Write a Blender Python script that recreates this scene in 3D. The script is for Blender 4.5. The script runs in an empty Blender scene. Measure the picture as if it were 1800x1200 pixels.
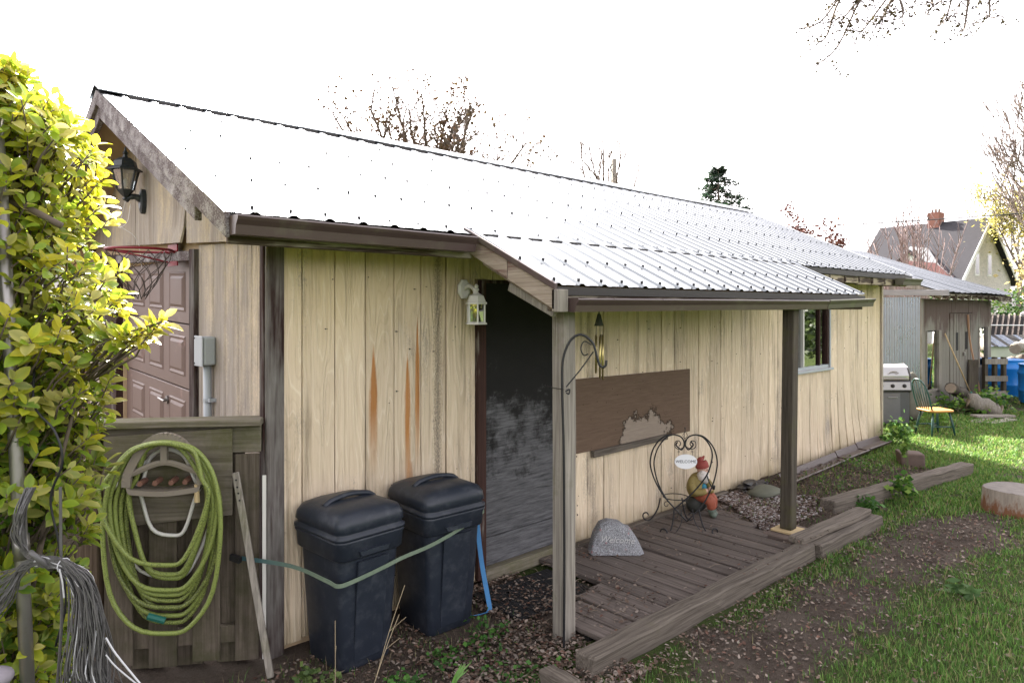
import bpy, bmesh, math, random
import numpy as np
from mathutils import Vector, Matrix, Quaternion
sc = bpy.context.scene
col = sc.collection
R = random.Random(7)
NR = np.random.default_rng(7)
PI = math.pi
YAW = math.radians(47.2)          # camera heading, measured from the long wall
RZ = YAW - PI/2                   # turn of things that face the path

# ------------------------------------------------------------------ camera, sky, sun, exposure
cam = bpy.data.cameras.new('camera'); cam_o = bpy.data.objects.new('camera', cam); col.objects.link(cam_o)
cam.lens = 24.12; cam.sensor_width = 36; cam.shift_y = -60/1800; cam.clip_end = 600; cam.clip_start = 0.05
cam_o.location = (-1.53, -3.58, 1.82); cam_o.rotation_euler = (PI/2, 0, RZ)
sc.camera = cam_o
SUN_EL = math.radians(38)
SUN = Vector((0.36, 0.93, 0)).normalized() * math.cos(SUN_EL) + Vector((0, 0, math.sin(SUN_EL)))
w = bpy.data.worlds.new('World'); sc.world = w; w.use_nodes = True
wn = w.node_tree.nodes; wl = w.node_tree.links
sky = wn.new('ShaderNodeTexSky'); sky.sky_type = 'NISHITA'; sky.sun_disc = False
sky.sun_elevation = SUN_EL; sky.sun_rotation = math.atan2(SUN.x, SUN.y)
sky.air_density = 1.0; sky.dust_density = 4.0; sky.ozone_density = 1.0
hs = wn.new('ShaderNodeHueSaturation'); hs.inputs['Saturation'].default_value = 0.14
wl.new(sky.outputs[0], hs.inputs['Color'])
hz = wn.new('ShaderNodeMix'); hz.data_type = 'RGBA'; hz.blend_type = 'MULTIPLY'; hz.inputs[0].default_value = 1.0; hz.inputs[7].default_value = (1.03, 0.975, 1.0, 1)     # thin white overcast, neutral
wl.new(hs.outputs[0], hz.inputs[6]); wl.new(hz.outputs[2], wn['Background'].inputs[0]); wn['Background'].inputs[1].default_value = 0.13
sl = bpy.data.lights.new('sun', 'SUN'); sl.energy = 5.0; sl.angle = math.radians(0.6); sl.color = (1, 0.94, 0.84)
so = bpy.data.objects.new('sun', sl); col.objects.link(so); so.location = SUN*30
so.rotation_euler = (-SUN).to_track_quat('-Z', 'Y').to_euler()
sc.view_settings.view_transform = 'Standard'; sc.view_settings.look = 'None'
sc.view_settings.exposure = 2.68; sc.view_settings.gamma = 1
sc.cycles.max_bounces = 8; sc.cycles.transparent_max_bounces = 12; sc.cycles.caustics_reflective = False
sc.cycles.use_denoising = True

# ------------------------------------------------------------------ mesh helpers
class B:
    def __init__(s): s.v = []; s.f = []; s.c = None
    def add(s, vs, fs):
        o = len(s.v); s.v += [tuple(p) for p in vs]; s.f += [tuple(i+o for i in f) for f in fs]; return s
    def hexa(s, p): return s.add(p, [(0,3,2,1),(4,5,6,7),(0,1,5,4),(1,2,6,5),(2,3,7,6),(3,0,4,7)])
    def box(s, x0, x1, y0, y1, z0, z1):
        return s.hexa([(x0,y0,z0),(x1,y0,z0),(x1,y1,z0),(x0,y1,z0),(x0,y0,z1),(x1,y0,z1),(x1,y1,z1),(x0,y1,z1)])
    def bar(s, a, b, w, h, up=(0,0,1)):
        a = Vector(a); b = Vector(b); d = (b-a).normalized(); u = Vector(up)
        sd = d.cross(u).normalized()*w/2; u = sd.cross(d).normalized()*h/2
        return s.hexa([a-sd-u, a+sd-u, b+sd-u, b-sd-u, a-sd+u, a+sd+u, b+sd+u, b-sd+u])
    def tube(s, pts, r, n=6, closed=False):
        pts = [Vector(p) for p in pts]; m = len(pts)
        rr = r if isinstance(r, (list, tuple)) else [r]*m
        vs = []; ref = None
        for i, p in enumerate(pts):
            if closed: t = pts[(i+1) % m]-pts[i-1]
            else: t = pts[min(i+1, m-1)]-pts[max(i-1, 0)]
            if t.length < 1e-9: t = Vector((0,0,1))
            t.normalize()
            if ref is None:
                ref = t.orthogonal().normalized()
            ref = (ref - t*ref.dot(t))
            if ref.length < 1e-6: ref = t.orthogonal()
            ref.normalize(); bn = t.cross(ref)
            for k in range(n):
                a = 2*PI*k/n; vs.append(p + (ref*math.cos(a)+bn*math.sin(a))*rr[i])
        fs = []
        for i in range(m if closed else m-1):
            j = (i+1) % m
            for k in range(n): fs.append((i*n+k, i*n+(k+1) % n, j*n+(k+1) % n, j*n+k))
        if not closed: fs += [tuple(range(n-1, -1, -1)), tuple((m-1)*n+k for k in range(n))]
        return s.add(vs, fs)
    def lathe(s, prof, n=14, c=(0,0,0), sx=1, sy=1, rot=0):
        vs = []; fs = []
        for r, z in prof:
            for k in range(n):
                a = 2*PI*k/n+rot; vs.append((c[0]+r*sx*math.cos(a), c[1]+r*sy*math.sin(a), c[2]+z))
        for i in range(len(prof)-1):
            for k in range(n): fs.append((i*n+k, i*n+(k+1) % n, (i+1)*n+(k+1) % n, (i+1)*n+k))
        fs += [tuple(range(n-1, -1, -1)), tuple((len(prof)-1)*n+k for k in range(n))]
        return s.add(vs, fs)
    def ell(s, c, r, n=12, m=8, noise=0, rng=R):
        prof = []; vs = []; fs = []
        for i in range(1, m):
            ph = PI*i/m
            for k in range(n):
                a = 2*PI*k/n; q = 1+rng.uniform(-noise, noise)
                vs.append((c[0]+r[0]*math.sin(ph)*math.cos(a)*q, c[1]+r[1]*math.sin(ph)*math.sin(a)*q, c[2]-r[2]*math.cos(ph)*q))
        for i in range(m-2):
            for k in range(n): fs.append((i*n+k, i*n+(k+1) % n, (i+1)*n+(k+1) % n, (i+1)*n+k))
        vs += [(c[0], c[1], c[2]-r[2]), (c[0], c[1], c[2]+r[2])]; b0 = n*(m-1)
        for k in range(n):
            fs.append((b0, (k+1) % n, k)); fs.append((b0+1, (m-2)*n+k, (m-2)*n+(k+1) % n))
        return s.add(vs, fs)
    def prism(s, poly, a, b, ax='x'):
        n = len(poly)
        def p(q, t): return {'x': (t, q[0], q[1]), 'y': (q[0], t, q[1]), 'z': (q[0], q[1], t)}[ax]
        vs = [p(q, a) for q in poly]+[p(q, b) for q in poly]
        return s.add(vs, [tuple(range(n)), tuple(range(2*n-1, n-1, -1))]+[(i, i+n, (i+1) % n+n, (i+1) % n) for i in range(n)])
    def jit(s, a, rng=R):
        s.v = [tuple(c+rng.uniform(-a, a) for c in p) for p in s.v]; return s
    def tf(s, f): s.v = [tuple(f(*p)) for p in s.v]; return s

def mesh_of(name, b):
    me = bpy.data.meshes.new(name); me.from_pydata(b.v, [], b.f)
    bm = bmesh.new(); bm.from_mesh(me); bmesh.ops.recalc_face_normals(bm, faces=bm.faces); bm.to_mesh(me); bm.free()
    return me
def obj(name, b, mat, parent=None, loc=None, rot=None, smooth=False, bevel=0, seg=1, sub=0):
    me = b if isinstance(b, bpy.types.Mesh) else mesh_of(name, b)
    if mat is not None and not me.materials: me.materials.append(mat)
    o = bpy.data.objects.new(name, me); col.objects.link(o)
    if parent is not None: o.parent = parent
    if loc is not None: o.location = loc
    if rot is not None: o.rotation_euler = rot
    if smooth: me.polygons.foreach_set('use_smooth', [True]*len(me.polygons))
    if bevel:
        m = o.modifiers.new('edge', 'BEVEL'); m.width = bevel; m.segments = seg; m.limit_method = 'ANGLE'; m.angle_limit = 0.6
    if sub:
        m = o.modifiers.new('soft', 'SUBSURF'); m.levels = sub; m.render_levels = sub
    return o
def tag(o, label=None, cat=None, group=None, kind=None):
    if label: o['label'] = label
    if cat: o['category'] = cat
    if group: o['group'] = group
    if kind: o['kind'] = kind
    return o
def thing(name, label, cat, loc=(0,0,0), rz=0, group=None):
    o = bpy.data.objects.new(name, None); col.objects.link(o); o.empty_display_size = 0.1
    o.location = loc; o.rotation_euler = (0, 0, rz)
    return tag(o, label, cat, group)
def copy_tree(o, parent=None):
    c = o.copy(); col.objects.link(c); c.parent = parent
    for ch in list(o.children): copy_tree(ch, c)
    return c
def big_mesh(name, V, F, colors=None, mat=None):
    """V (n,3), F (m,k) arrays; colors (n,3) into a point colour attribute called tone"""
    me = bpy.data.meshes.new(name); n = len(V); m, k = F.shape
    me.vertices.add(n); me.vertices.foreach_set('co', np.asarray(V, np.float32).ravel())
    me.loops.add(m*k); me.loops.foreach_set('vertex_index', F.astype(np.int32).ravel())
    me.polygons.add(m); me.polygons.foreach_set('loop_start', np.arange(0, m*k, k, dtype=np.int32))
    me.update(calc_edges=True)
    if colors is not None:
        a = me.color_attributes.new('tone', 'FLOAT_COLOR', 'POINT')
        a.data.foreach_set('color', np.concatenate([colors, np.ones((n, 1))], 1).astype(np.float32).ravel())
    if mat: me.materials.append(mat)
    return me

# ------------------------------------------------------------------ material helpers
class G:
    def __init__(s, name):
        s.m = bpy.data.materials.new(name); s.m.use_nodes = True; s.t = s.m.node_tree; s.b = s.t.nodes['Principled BSDF']
    def new(s, typ, ins=None, **props):
        n = s.t.nodes.new(typ)
        for k, v in props.items(): setattr(n, k, v)
        for k, v in (ins or {}).items(): s.set(n.inputs[k], v)
        return n
    def set(s, sock, v):
        if isinstance(v, bpy.types.NodeSocket): s.t.links.new(v, sock)
        else:
            if hasattr(sock.default_value, '__len__') and len(sock.default_value) == 4 and len(v) == 3: v = (*v, 1)
            sock.default_value = v
    def pos(s): return s.new('ShaderNodeNewGeometry').outputs['Position']
    def objc(s):
        """object coordinates shifted by a random amount for each object"""
        c = s.new('ShaderNodeTexCoord').outputs['Object']; r = s.new('ShaderNodeObjectInfo').outputs['Random']
        k = s.new('ShaderNodeVectorMath', {0: (37.1, 51.3, 23.7)}, operation='SCALE'); s.set(k.inputs['Scale'], r)
        return s.new('ShaderNodeVectorMath', {0: c, 1: k.outputs[0]}, operation='ADD').outputs[0]
    def rnd(s): return s.new('ShaderNodeObjectInfo').outputs['Random']
    def sc(s, v, scale): return s.new('ShaderNodeMapping', {'Vector': v, 'Scale': scale}).outputs[0]
    def noise(s, v, scale=5, detail=4, rough=0.55, dist=0):
        return s.new('ShaderNodeTexNoise', {'Vector': v, 'Scale': scale, 'Detail': detail, 'Roughness': rough, 'Distortion': dist}).outputs[0]
    def voro(s, v, scale, out='Distance'): return s.new('ShaderNodeTexVoronoi', {'Vector': v, 'Scale': scale}).outputs[out]
    def ramp(s, f, stops):
        n = s.new('ShaderNodeValToRGB', {'Fac': f}); e = n.color_ramp.elements
        while len(e) < len(stops): e.new(0.5)
        for q, (p, c) in zip(e, stops):
            q.position = p; q.color = (c, c, c, 1) if isinstance(c, (int, float)) else (*c, 1)
        return n.outputs[0]
    def step(s, f, a, b): return s.new('ShaderNodeMapRange', {'Value': f, 'From Min': a, 'From Max': b}, clamp=True).outputs[0]
    def mix(s, f, a, b, mode='MIX'):
        n = s.new('ShaderNodeMix', data_type='RGBA', blend_type=mode, clamp_factor=True)
        s.set(n.inputs[0], f); s.set(n.inputs[6], a); s.set(n.inputs[7], b); return n.outputs[2]
    def math(s, op, a, b=0.0, clamp=False):
        n = s.new('ShaderNodeMath', operation=op, use_clamp=clamp); s.set(n.inputs[0], a); s.set(n.inputs[1], b); return n.outputs[0]
    def xyz(s, v): return s.new('ShaderNodeSeparateXYZ', {0: v}).outputs
    def attr(s, n='tone'): return s.new('ShaderNodeAttribute', attribute_name=n).outputs['Color']
    def bump(s, h, st=0.4, d=0.01):
        s.set(s.b.inputs['Normal'], s.new('ShaderNodeBump', {'Height': h, 'Strength': st, 'Distance': d}).outputs[0])
    def done(s, color=None, rough=None, metal=None, spec=None):
        if color is not None: s.set(s.b.inputs['Base Color'], color)
        if rough is not None: s.set(s.b.inputs['Roughness'], rough)
        if metal is not None: s.set(s.b.inputs['Metallic'], metal)
        if spec is not None: s.set(s.b.inputs['Specular IOR Level'], spec)
        return s.m
def wood(name, c1, c2, axis='z', moss=None, moss_amt=0.45, grey=None, grey_at=(0.45, 0.65), rough=0.85, fine=70, st=0.5):
    g = G(name); c = g.objc()
    k = {'x': (2.2, fine, fine), 'y': (fine, 2.2, fine), 'z': (fine, fine, 2.2)}[axis]
    gr = g.noise(g.sc(c, k), 1, 5, 0.6, 0.6); big = g.noise(g.sc(c, tuple(q**0.45 for q in k)), 1.2, 4)
    cc = g.ramp(gr, [(0.32, c1), (0.66, c2)]); ck = g.noise(g.sc(c, tuple(q*1.6 if q > 5 else q*0.6 for q in k)), 1, 2, 0.5, 0.3); cc = g.mix(g.math('MULTIPLY', g.step(ck, 0.29, 0.25), 0.7), cc, tuple(q*0.3 for q in c1))
    cc = g.mix(g.math('MULTIPLY', big, 0.55), cc, tuple(q*0.55 for q in c1))
    if grey: cc = g.mix(g.step(g.math('ADD', big, g.math('MULTIPLY', g.math('SUBTRACT', gr, 0.5), 0.6)), *grey_at), cc, grey)
    if moss: cc = g.mix(g.step(g.noise(c, 3.5, 6, 0.7), 1-moss_amt-0.12, 1-moss_amt+0.15), cc, moss)
    br = g.math('ADD', g.math('MULTIPLY', g.rnd(), 0.35), 0.82)
    cc = g.mix(1.0, cc, g.new('ShaderNodeCombineColor', {0: br, 1: br, 2: br}).outputs[0], 'MULTIPLY')
    g.bump(gr, st, 0.006)
    return g.done(cc, rough, spec=0.2)
def plain(name, c, rough=0.6, metal=0.0, var=0.25, scale=6, bump=0.0, dirt=None, dirt_at=(0.5, 0.75), spec=0.4, bscale=40):
    g = G(name); p = g.objc(); n = g.noise(p, scale, 5, 0.6)
    cc = g.mix(n, tuple(q*(1-var) for q in c), tuple(min(1, q*(1+var)) for q in c))
    if dirt: cc = g.mix(g.step(g.noise(p, scale*0.7+2, 6, 0.7), *dirt_at), cc, dirt)
    if bump: g.bump(g.noise(p, bscale, 4), bump, 0.004)
    return g.done(cc, g.math('ADD', g.math('MULTIPLY', n, 0.2), rough-0.1), metal, spec)
def foliage(name, trans=0.35, rough=0.45, gain=1.0, spec=0.4):
    g = G(name); c = g.attr()
    if gain != 1.0: c = g.mix(1.0, c, (gain, gain, gain), 'MULTIPLY')
    g.done(c, rough, spec=spec); t = g.new('ShaderNodeBsdfTranslucent', {'Color': c})
    mx = g.new('ShaderNodeMixShader', {0: trans, 1: g.b.outputs[0], 2: t.outputs[0]})
    g.t.links.new(mx.outputs[0], g.t.nodes['Material Output'].inputs[0]); return g.m
def glass(name, tint=(0.9, 0.95, 0.95), rough=0.02, alpha=0.3):
    g = G(name); tr = g.new('ShaderNodeBsdfTransparent', {'Color': tint}); gl = g.new('ShaderNodeBsdfGlossy', {'Roughness': rough, 'Color': (1, 1, 1)})
    fr = g.new('ShaderNodeFresnel', {'IOR': 1.5}); f = g.math('ADD', fr.outputs[0], alpha, True)
    mx = g.new('ShaderNodeMixShader', {0: f, 1: tr.outputs[0], 2: gl.outputs[0]})
    g.t.links.new(mx.outputs[0], g.t.nodes['Material Output'].inputs[0]); return g.m

# ------------------------------------------------------------------ materials
def siding_mat(name, worn, streaks=False):
    g = G(name); p = g.pos(); x, y, z = g.xyz(p); oc = g.objc()
    gr = g.noise(g.sc(oc, (55, 55, 1.3)), 1, 6, 0.65, 1.1)
    ring = g.new('ShaderNodeTexWave', {'Vector': g.sc(oc, (1, 1, 0.055)), 'Scale': 11, 'Distortion': 9, 'Detail': 3, 'Detail Scale': 1.4}, wave_type='BANDS', bands_direction='X').outputs['Fac']
    fi = g.noise(g.sc(oc, (210, 210, 5)), 1, 3, 0.7)
    cc = g.mix(g.step(gr, 0.32, 0.68), (0.575, 0.465, 0.34), (0.655, 0.545, 0.41)); cc = g.mix(g.math('MULTIPLY', g.step(fi, 0.42, 0.7), 0.22), cc, (0.72, 0.62, 0.48)); cth = g.math('PINGPONG', g.math('MULTIPLY', g.noise(g.sc(oc, (6.5, 6.5, 0.75)), 1, 2, 0.45, 0.2), 13.0), 0.5)
    cc = g.mix(g.math('MULTIPLY', g.step(cth, 0.40, 0.5), 0.55), cc, (0.76, 0.67, 0.54)); cc = g.mix(g.math('MULTIPLY', g.step(cth, 0.10, 0.0), 0.3), cc, (0.48, 0.37, 0.255))
    
    br = g.math('ADD', g.math('MULTIPLY', g.rnd(), 0.22), 0.9)
    cc = g.mix(1.0, cc, g.new('ShaderNodeCombineColor', {0: br, 1: br, 2: g.math('MULTIPLY', br, 0.97)}).outputs[0], 'MULTIPLY')
    big = g.noise(g.sc(p, (1.1, 1.1, 0.5)), 1.4, 5, 0.6)
    # yellow algae film below the eaves, broken by noise
    alg = g.math('MULTIPLY', g.step(g.math('ADD', g.math('MULTIPLY', z, 0.42), g.math('MULTIPLY', big, 0.5)), 0.86, 1.2), 0.42)
    cc = g.mix(alg, cc, (0.46, 0.36, 0.11))
    # weathered grey where the paint has gone
    sp = g.noise(g.sc(p, (150, 150, 60)), 1, 4, 0.7); pn = g.noise(g.sc(p, (3.2, 3.2, 1.1)), 1, 5, 0.65)
    wmask = g.step(g.math('ADD', g.math('MULTIPLY', sp, 0.55), pn), *worn)
    cc = g.mix(g.math('MULTIPLY', wmask, 0.8), cc, g.mix(gr, (0.15, 0.135, 0.125), (0.36, 0.335, 0.31)))
    # damp stain and moss along the foot of the wall
    ft = g.step(g.math('SUBTRACT', g.math('MULTIPLY', big, 0.9), g.math('MULTIPLY', z, 1.1)), 0.22, 0.55)
    cc = g.mix(g.math('MULTIPLY', ft, 0.6), cc, (0.20, 0.16, 0.06))
    sm = g.noise(g.sc(p, (14, 14, 0.5)), 1, 5, 0.7, 0.4)
    cc = g.mix(g.math('MULTIPLY', g.step(g.math('ADD', sm, g.math('MULTIPLY', pn, 0.55)), 0.80, 0.98), 0.55), cc, (0.17, 0.13, 0.085))
    if streaks:   # rust runs from three nails, and a mildewed strip beside them
        for x0, top, bot, wd, am in ((0.652, 1.62, 0.80, 0.034, 1.0), (0.898, 1.58, 0.62, 0.026, 1.0), (0.972, 1.80, 0.78, 0.020, 1.0), (0.915, 0.95, 0.3, 0.05, 0.5)):
            dx = g.math('ABSOLUTE', g.math('SUBTRACT', g.math('ADD', x, g.math('MULTIPLY', g.math('SUBTRACT', gr, 0.5), 0.025)), x0))
            lat = g.math('SUBTRACT', 1.0, g.math('DIVIDE', dx, g.math('MULTIPLY', g.math('MINIMUM', g.math('MULTIPLY', g.math('SUBTRACT', top, z), 3.2), 1.0), wd)), True)
            ver = g.math('MULTIPLY', g.math('MULTIPLY', g.math('SUBTRACT', top, z), 9.0, True), g.math('MULTIPLY', g.math('SUBTRACT', z, bot), 2.4, True))
            brk = g.step(g.math('ADD', fi, g.math('MULTIPLY', sp, 0.5)), 0.50, 0.85)
            cc = g.mix(g.math('MULTIPLY', g.math('MULTIPLY', g.step(g.math('MULTIPLY', lat, g.math('ADD', brk, 0.45)), 0.02, 0.55), ver), am*0.92), cc, g.mix(gr, (0.22, 0.07, 0.014), (0.52, 0.24, 0.06)))
        dx = g.math('ABSOLUTE', g.math('SUBTRACT', x, 1.13))
        lat = g.math('SUBTRACT', 1.0, g.math('DIVIDE', dx, 0.11), True)
        cc = g.mix(g.math('MULTIPLY', g.step(g.math('MULTIPLY', lat, g.math('ADD', sp, 0.12)), 0.40, 0.62), 0.7), cc, (0.09, 0.075, 0.06))
    g.bump(g.math('ADD', g.math('ADD', gr, g.math('MULTIPLY', fi, 0.5)), g.math('MULTIPLY', cth, 1.6)), 0.8, 0.008)
    return g.done(cc, 0.75, spec=0.25)
M = {}
M['siding'] = siding_mat('siding_paint', (0.86, 1.02), True)
M['siding_front'] = siding_mat('siding_paint_worn', (0.50, 0.80))
M['backing'] = plain('siding_groove', (0.42, 0.31, 0.19), 0.9)
M['dark'] = plain('dark_interior', (0.012, 0.011, 0.010), 0.9, var=0.3)
M['trim'] = wood('trim_worn_brown', (0.028, 0.014, 0.012), (0.055, 0.026, 0.022), 'z', grey=(0.19, 0.18, 0.165), grey_at=(0.40, 0.72), fine=40)
M['trim_x'] = wood('trim_brown_level', (0.035, 0.018, 0.015), (0.07, 0.035, 0.028), 'x', grey=(0.27, 0.25, 0.24), grey_at=(0.52, 0.66))
g = G('rake_peeling'); p = g.pos(); n = g.noise(p, 110, 6, 0.75); n2 = g.noise(p, 7, 4); gr = g.noise(g.sc(p, (30, 5, 30)), 1, 4)
cc = g.mix(gr, (0.16, 0.145, 0.145), (0.32, 0.30, 0.29)); cc = g.mix(g.step(g.math('ADD', n, g.math('MULTIPLY', n2, 0.5)), 0.80, 0.90), cc, (0.42, 0.40, 0.385)); cc = g.mix(g.step(g.math('SUBTRACT', n, g.math('MULTIPLY', n2, 0.6)), 0.16, 0.24), cc, (0.08, 0.06, 0.058))
g.bump(n, 0.5, 0.005); M['rake'] = g.done(cc, 0.85, spec=0.2)
M['jamb'] = wood('jamb_brown', (0.030, 0.016, 0.013), (0.06, 0.03, 0.024), 'z', grey=(0.16, 0.14, 0.12), grey_at=(0.60, 0.72))
def roof_mat(name, tint):
    g = G(name); p = g.pos(); n = g.noise(g.sc(p, (3, 0.7, 0.7)), 2, 5, 0.6); f = g.noise(g.sc(p, (30, 4, 4)), 1, 4, 0.7)
    cc = g.mix(n, tuple(q*0.86 for q in tint), tint); cc = g.mix(g.math('MULTIPLY', g.step(f, 0.58, 0.8), 0.35), cc, (0.14, 0.135, 0.13))
    return g.done(cc, g.math('ADD', g.math('MULTIPLY', f, 0.25), 0.17), 0.95, 0.5)
M['roof'] = roof_mat('galvanised_roof', (0.175, 0.192, 0.20))
M['roof_old'] = roof_mat('galvanised_roof_old', (0.185, 0.20, 0.213))
M['corr'] = roof_mat('corrugated_sheet', (0.27, 0.32, 0.40))
M['gutter'] = plain('gutter_brown', (0.060, 0.040, 0.036), 0.38, var=0.2, scale=3, dirt=(0.10, 0.095, 0.06), dirt_at=(0.55, 0.8))
M['gutter_green'] = plain('gutter_algae', (0.075, 0.068, 0.045), 0.55, var=0.3, scale=5, dirt=(0.10, 0.11, 0.05))
M['drip'] = plain('drip_edge', (0.018, 0.015, 0.014), 0.45)
M['fascia'] = wood('fascia_board', (0.05, 0.035, 0.028), (0.11, 0.08, 0.06), 'x', grey=(0.30, 0.27, 0.21), grey_at=(0.48, 0.6))
M['fascia_pale'] = wood('fascia_flaking', (0.30, 0.25, 0.17), (0.48, 0.42, 0.30), 'x', grey=(0.06, 0.045, 0.035), grey_at=(0.46, 0.54))
M['rake_porch'] = wood('porch_rake', (0.24, 0.19, 0.14), (0.42, 0.36, 0.29), 'y', grey=(0.14, 0.085, 0.07), grey_at=(0.52, 0.66))
M['soffit'] = plain('soffit_ply', (0.33, 0.24, 0.15), 0.8, var=0.15, scale=3)
M['screw'] = plain('screw_heads', (0.02, 0.02, 0.02), 0.6)
M['gdoor'] = plain('overhead_door_paint', (0.142, 0.096, 0.078), 0.5, var=0.12, scale=4, dirt=(0.23, 0.15, 0.13), dirt_at=(0.6, 0.72), bump=0.1)
M['post'] = wood('post_weathered', (0.16, 0.145, 0.12), (0.35, 0.32, 0.275), 'z', moss=(0.11, 0.11, 0.045), moss_amt=0.36)
M['post_dark'] = wood('post_dark_moss', (0.05, 0.042, 0.033), (0.115, 0.098, 0.075), 'z', moss=(0.075, 0.073, 0.03), moss_amt=0.38)
M['deck'] = wood('deck_board', (0.088, 0.072, 0.063), (0.205, 0.172, 0.15), 'y', moss=(0.10, 0.088, 0.066), moss_amt=0.28, rough=0.9)
M['timber'] = wood('timber_weathered', (0.070, 0.058, 0.047), (0.20, 0.172, 0.14), 'x', moss=(0.095, 0.088, 0.05), moss_amt=0.28, rough=0.9)
M['fence'] = wood('fence_board', (0.075, 0.061, 0.046), (0.165, 0.138, 0.105), 'z', moss=(0.045, 0.046, 0.020), moss_amt=0.42)
M['fence_x'] = wood('fence_rail', (0.12, 0.105, 0.075), (0.27, 0.24, 0.19), 'x', moss=(0.10, 0.10, 0.045), moss_amt=0.42)
M['ply'] = wood('plywood_square', (0.11, 0.095, 0.07), (0.25, 0.22, 0.175), 'x', moss=(0.085, 0.085, 0.03), moss_amt=0.42, fine=40)
M['metal_pipe'] = plain('steel_pipe', (0.26, 0.245, 0.235), 0.4, 0.8, 0.2, 4, dirt=(0.20, 0.16, 0.13), dirt_at=(0.55, 0.7))
M['black'] = plain('black_iron', (0.012, 0.012, 0.013), 0.5)
M['black_lamp'] = plain('black_lantern_metal', (0.022, 0.028, 0.030), 0.38)
M['white'] = plain('white_enamel', (0.62, 0.61, 0.57), 0.45, var=0.1, dirt=(0.22, 0.20, 0.16), dirt_at=(0.62, 0.8))
M['bin'] = plain('bin_plastic', (0.016, 0.021, 0.031), 0.42, var=0.2, scale=16, bump=0.08, dirt=(0.050, 0.056, 0.068), dirt_at=(0.50, 0.80))
M['pvc'] = plain('grey_pvc', (0.34, 0.37, 0.385), 0.45, var=0.06)
M['red'] = plain('red_rim', (0.20, 0.012, 0.022), 0.45)
M['glass'] = glass('pane_glass'); M['glass_dark'] = glass('window_reflective', (0.25, 0.28, 0.28), 0.015, 0.35); M['glass_dark'].name = 'window_glass'
M['leaf'] = foliage('leaf_glossy', 0.5, 0.4); M['grass'] = foliage('grass_blade', 0.35, 0.6, spec=0.25); M['dead'] = foliage('dead_leaf', 0.12, 0.8, spec=0.15)
M['bark'] = plain('bark', (0.11, 0.085, 0.065), 0.9, var=0.4, scale=20, bump=0.4)
M['bark_far'] = plain('bark_far', (0.20, 0.16, 0.14), 0.9, var=0.3, scale=5)
M['stone'] = plain('grey_stone', (0.27, 0.26, 0.26), 0.9, var=0.4, scale=30, bump=0.6)
M['fresh'] = plain('fresh_lumber', (0.52, 0.40, 0.22), 0.7, var=0.15)
# ------------------------------------------------------------------ ground
def fbm(x, y, s=1.0, seed=0):
    v = 0
    for k, (f, a) in enumerate(((0.7, 1), (1.7, 0.6), (3.9, 0.4), (8.3, 0.25), (17, 0.15))):
        f *= s; v = v + a*np.sin(x*f*1.31+y*f*0.77+seed*1.7+k*2.1)*np.cos(y*f*1.13-x*f*0.59+seed*2.3+k*1.3)
    return v/1.6
def sst(v, a, b): t = np.clip((v-a)/(b-a), 0, 1); return t*t*(3-2*t)
def bare(x, y):
    """1 where the ground is bare soil and litter, 0 where grass grows"""
    n = fbm(x, y, 1.3, 3)*0.42+fbm(x, y, 4.0, 5)*0.40+0.06
    path = np.exp(-(((y+1.80+0.06*(x-3))/0.36)**2))*sst(x, 1.2, 2.2)*(1-sst(x, 5.0, 6.6))      # worn strip in front of the timber
    path2 = np.exp(-(((y+2.9-0.2*(x-4))/0.35)**2))*0.75*sst(x, 2.6, 3.6)
    near = sst(y, -1.25, -0.85)*(1-sst(x, 1.5, 1.9))                                              # litter round the bins and deck end
    bed = sst(y, -1.25, -1.05)*sst(x, 3.6, 3.9)*(1-sst(x, 7.2, 7.6))
    return np.clip(np.maximum.reduce([path*1.0, path2*0.6, near, bed])+n, 0, 1)
def gz(x, y): 
    bed = sst(y, -1.1-0.06*(np.clip(x, 4, 8)-4), -0.95)*sst(x, 3.75, 4.1)*(1-sst(x, 7.0, 7.5))*(1-sst(y, -0.02, 0.02))
    return -0.055+fbm(x, y, 1.0, 1)*0.012+fbm(x, y, 5, 2)*0.006+bed*0.045
def axis(lo, hi, step, far):
    mid = np.arange(lo, hi, step); o = []; d = step
    v = hi
    while v < far: o.append(v); d *= 1.35; v += d
    i = []; d = step*1.35; v = lo-d
    while v > -far: i.append(v); d *= 1.35; v -= d
    return np.array(i[::-1]+list(mid)+o)
gx = axis(-3.5, 13, 0.06, 260); gy = axis(-6.5, 1.0, 0.06, 260)
GX, GY = np.meshgrid(gx, gy, indexing='ij'); GZ = gz(GX, GY)
GZ[np.hypot(GX-4, GY) > 60] = -0.055
nx, ny = GX.shape; idx = np.arange(nx*ny).reshape(nx, ny)
F = np.stack([idx[:-1, :-1], idx[1:, :-1], idx[1:, 1:], idx[:-1, 1:]], -1).reshape(-1, 4)
br = bare(GX, GY).ravel()
bc = np.stack([br, np.clip(0.5+fbm(GX, GY, 2.2, 9), 0, 1).ravel(), np.zeros(nx*ny)], 1)
g = G('soil_and_turf'); a = g.new('ShaderNodeSeparateColor', {0: g.attr()}).outputs; p = g.pos()
n1 = g.noise(p, 9, 6, 0.7); n2 = g.noise(p, 60, 5, 0.7)
n3 = g.noise(p, 2.2, 6, 0.7)
soil = g.mix(n2, (0.034, 0.026, 0.021), (0.165, 0.130, 0.104)); soil = g.mix(g.step(n1, 0.48, 0.72), soil, (0.058, 0.045, 0.036)); soil = g.mix(g.math('MULTIPLY', g.step(n3, 0.5, 0.62), 0.55), soil, (0.15, 0.125, 0.10))
turf = g.mix(n2, (0.026, 0.044, 0.012), (0.085, 0.115, 0.034)); turf = g.mix(g.math('MULTIPLY', g.step(n1, 0.52, 0.7), 0.6), turf, (0.08, 0.06, 0.035))
g.bump(g.math('ADD', g.math('ADD', n2, n1), g.noise(p, 170, 3, 0.7)), 0.9, 0.03)
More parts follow.
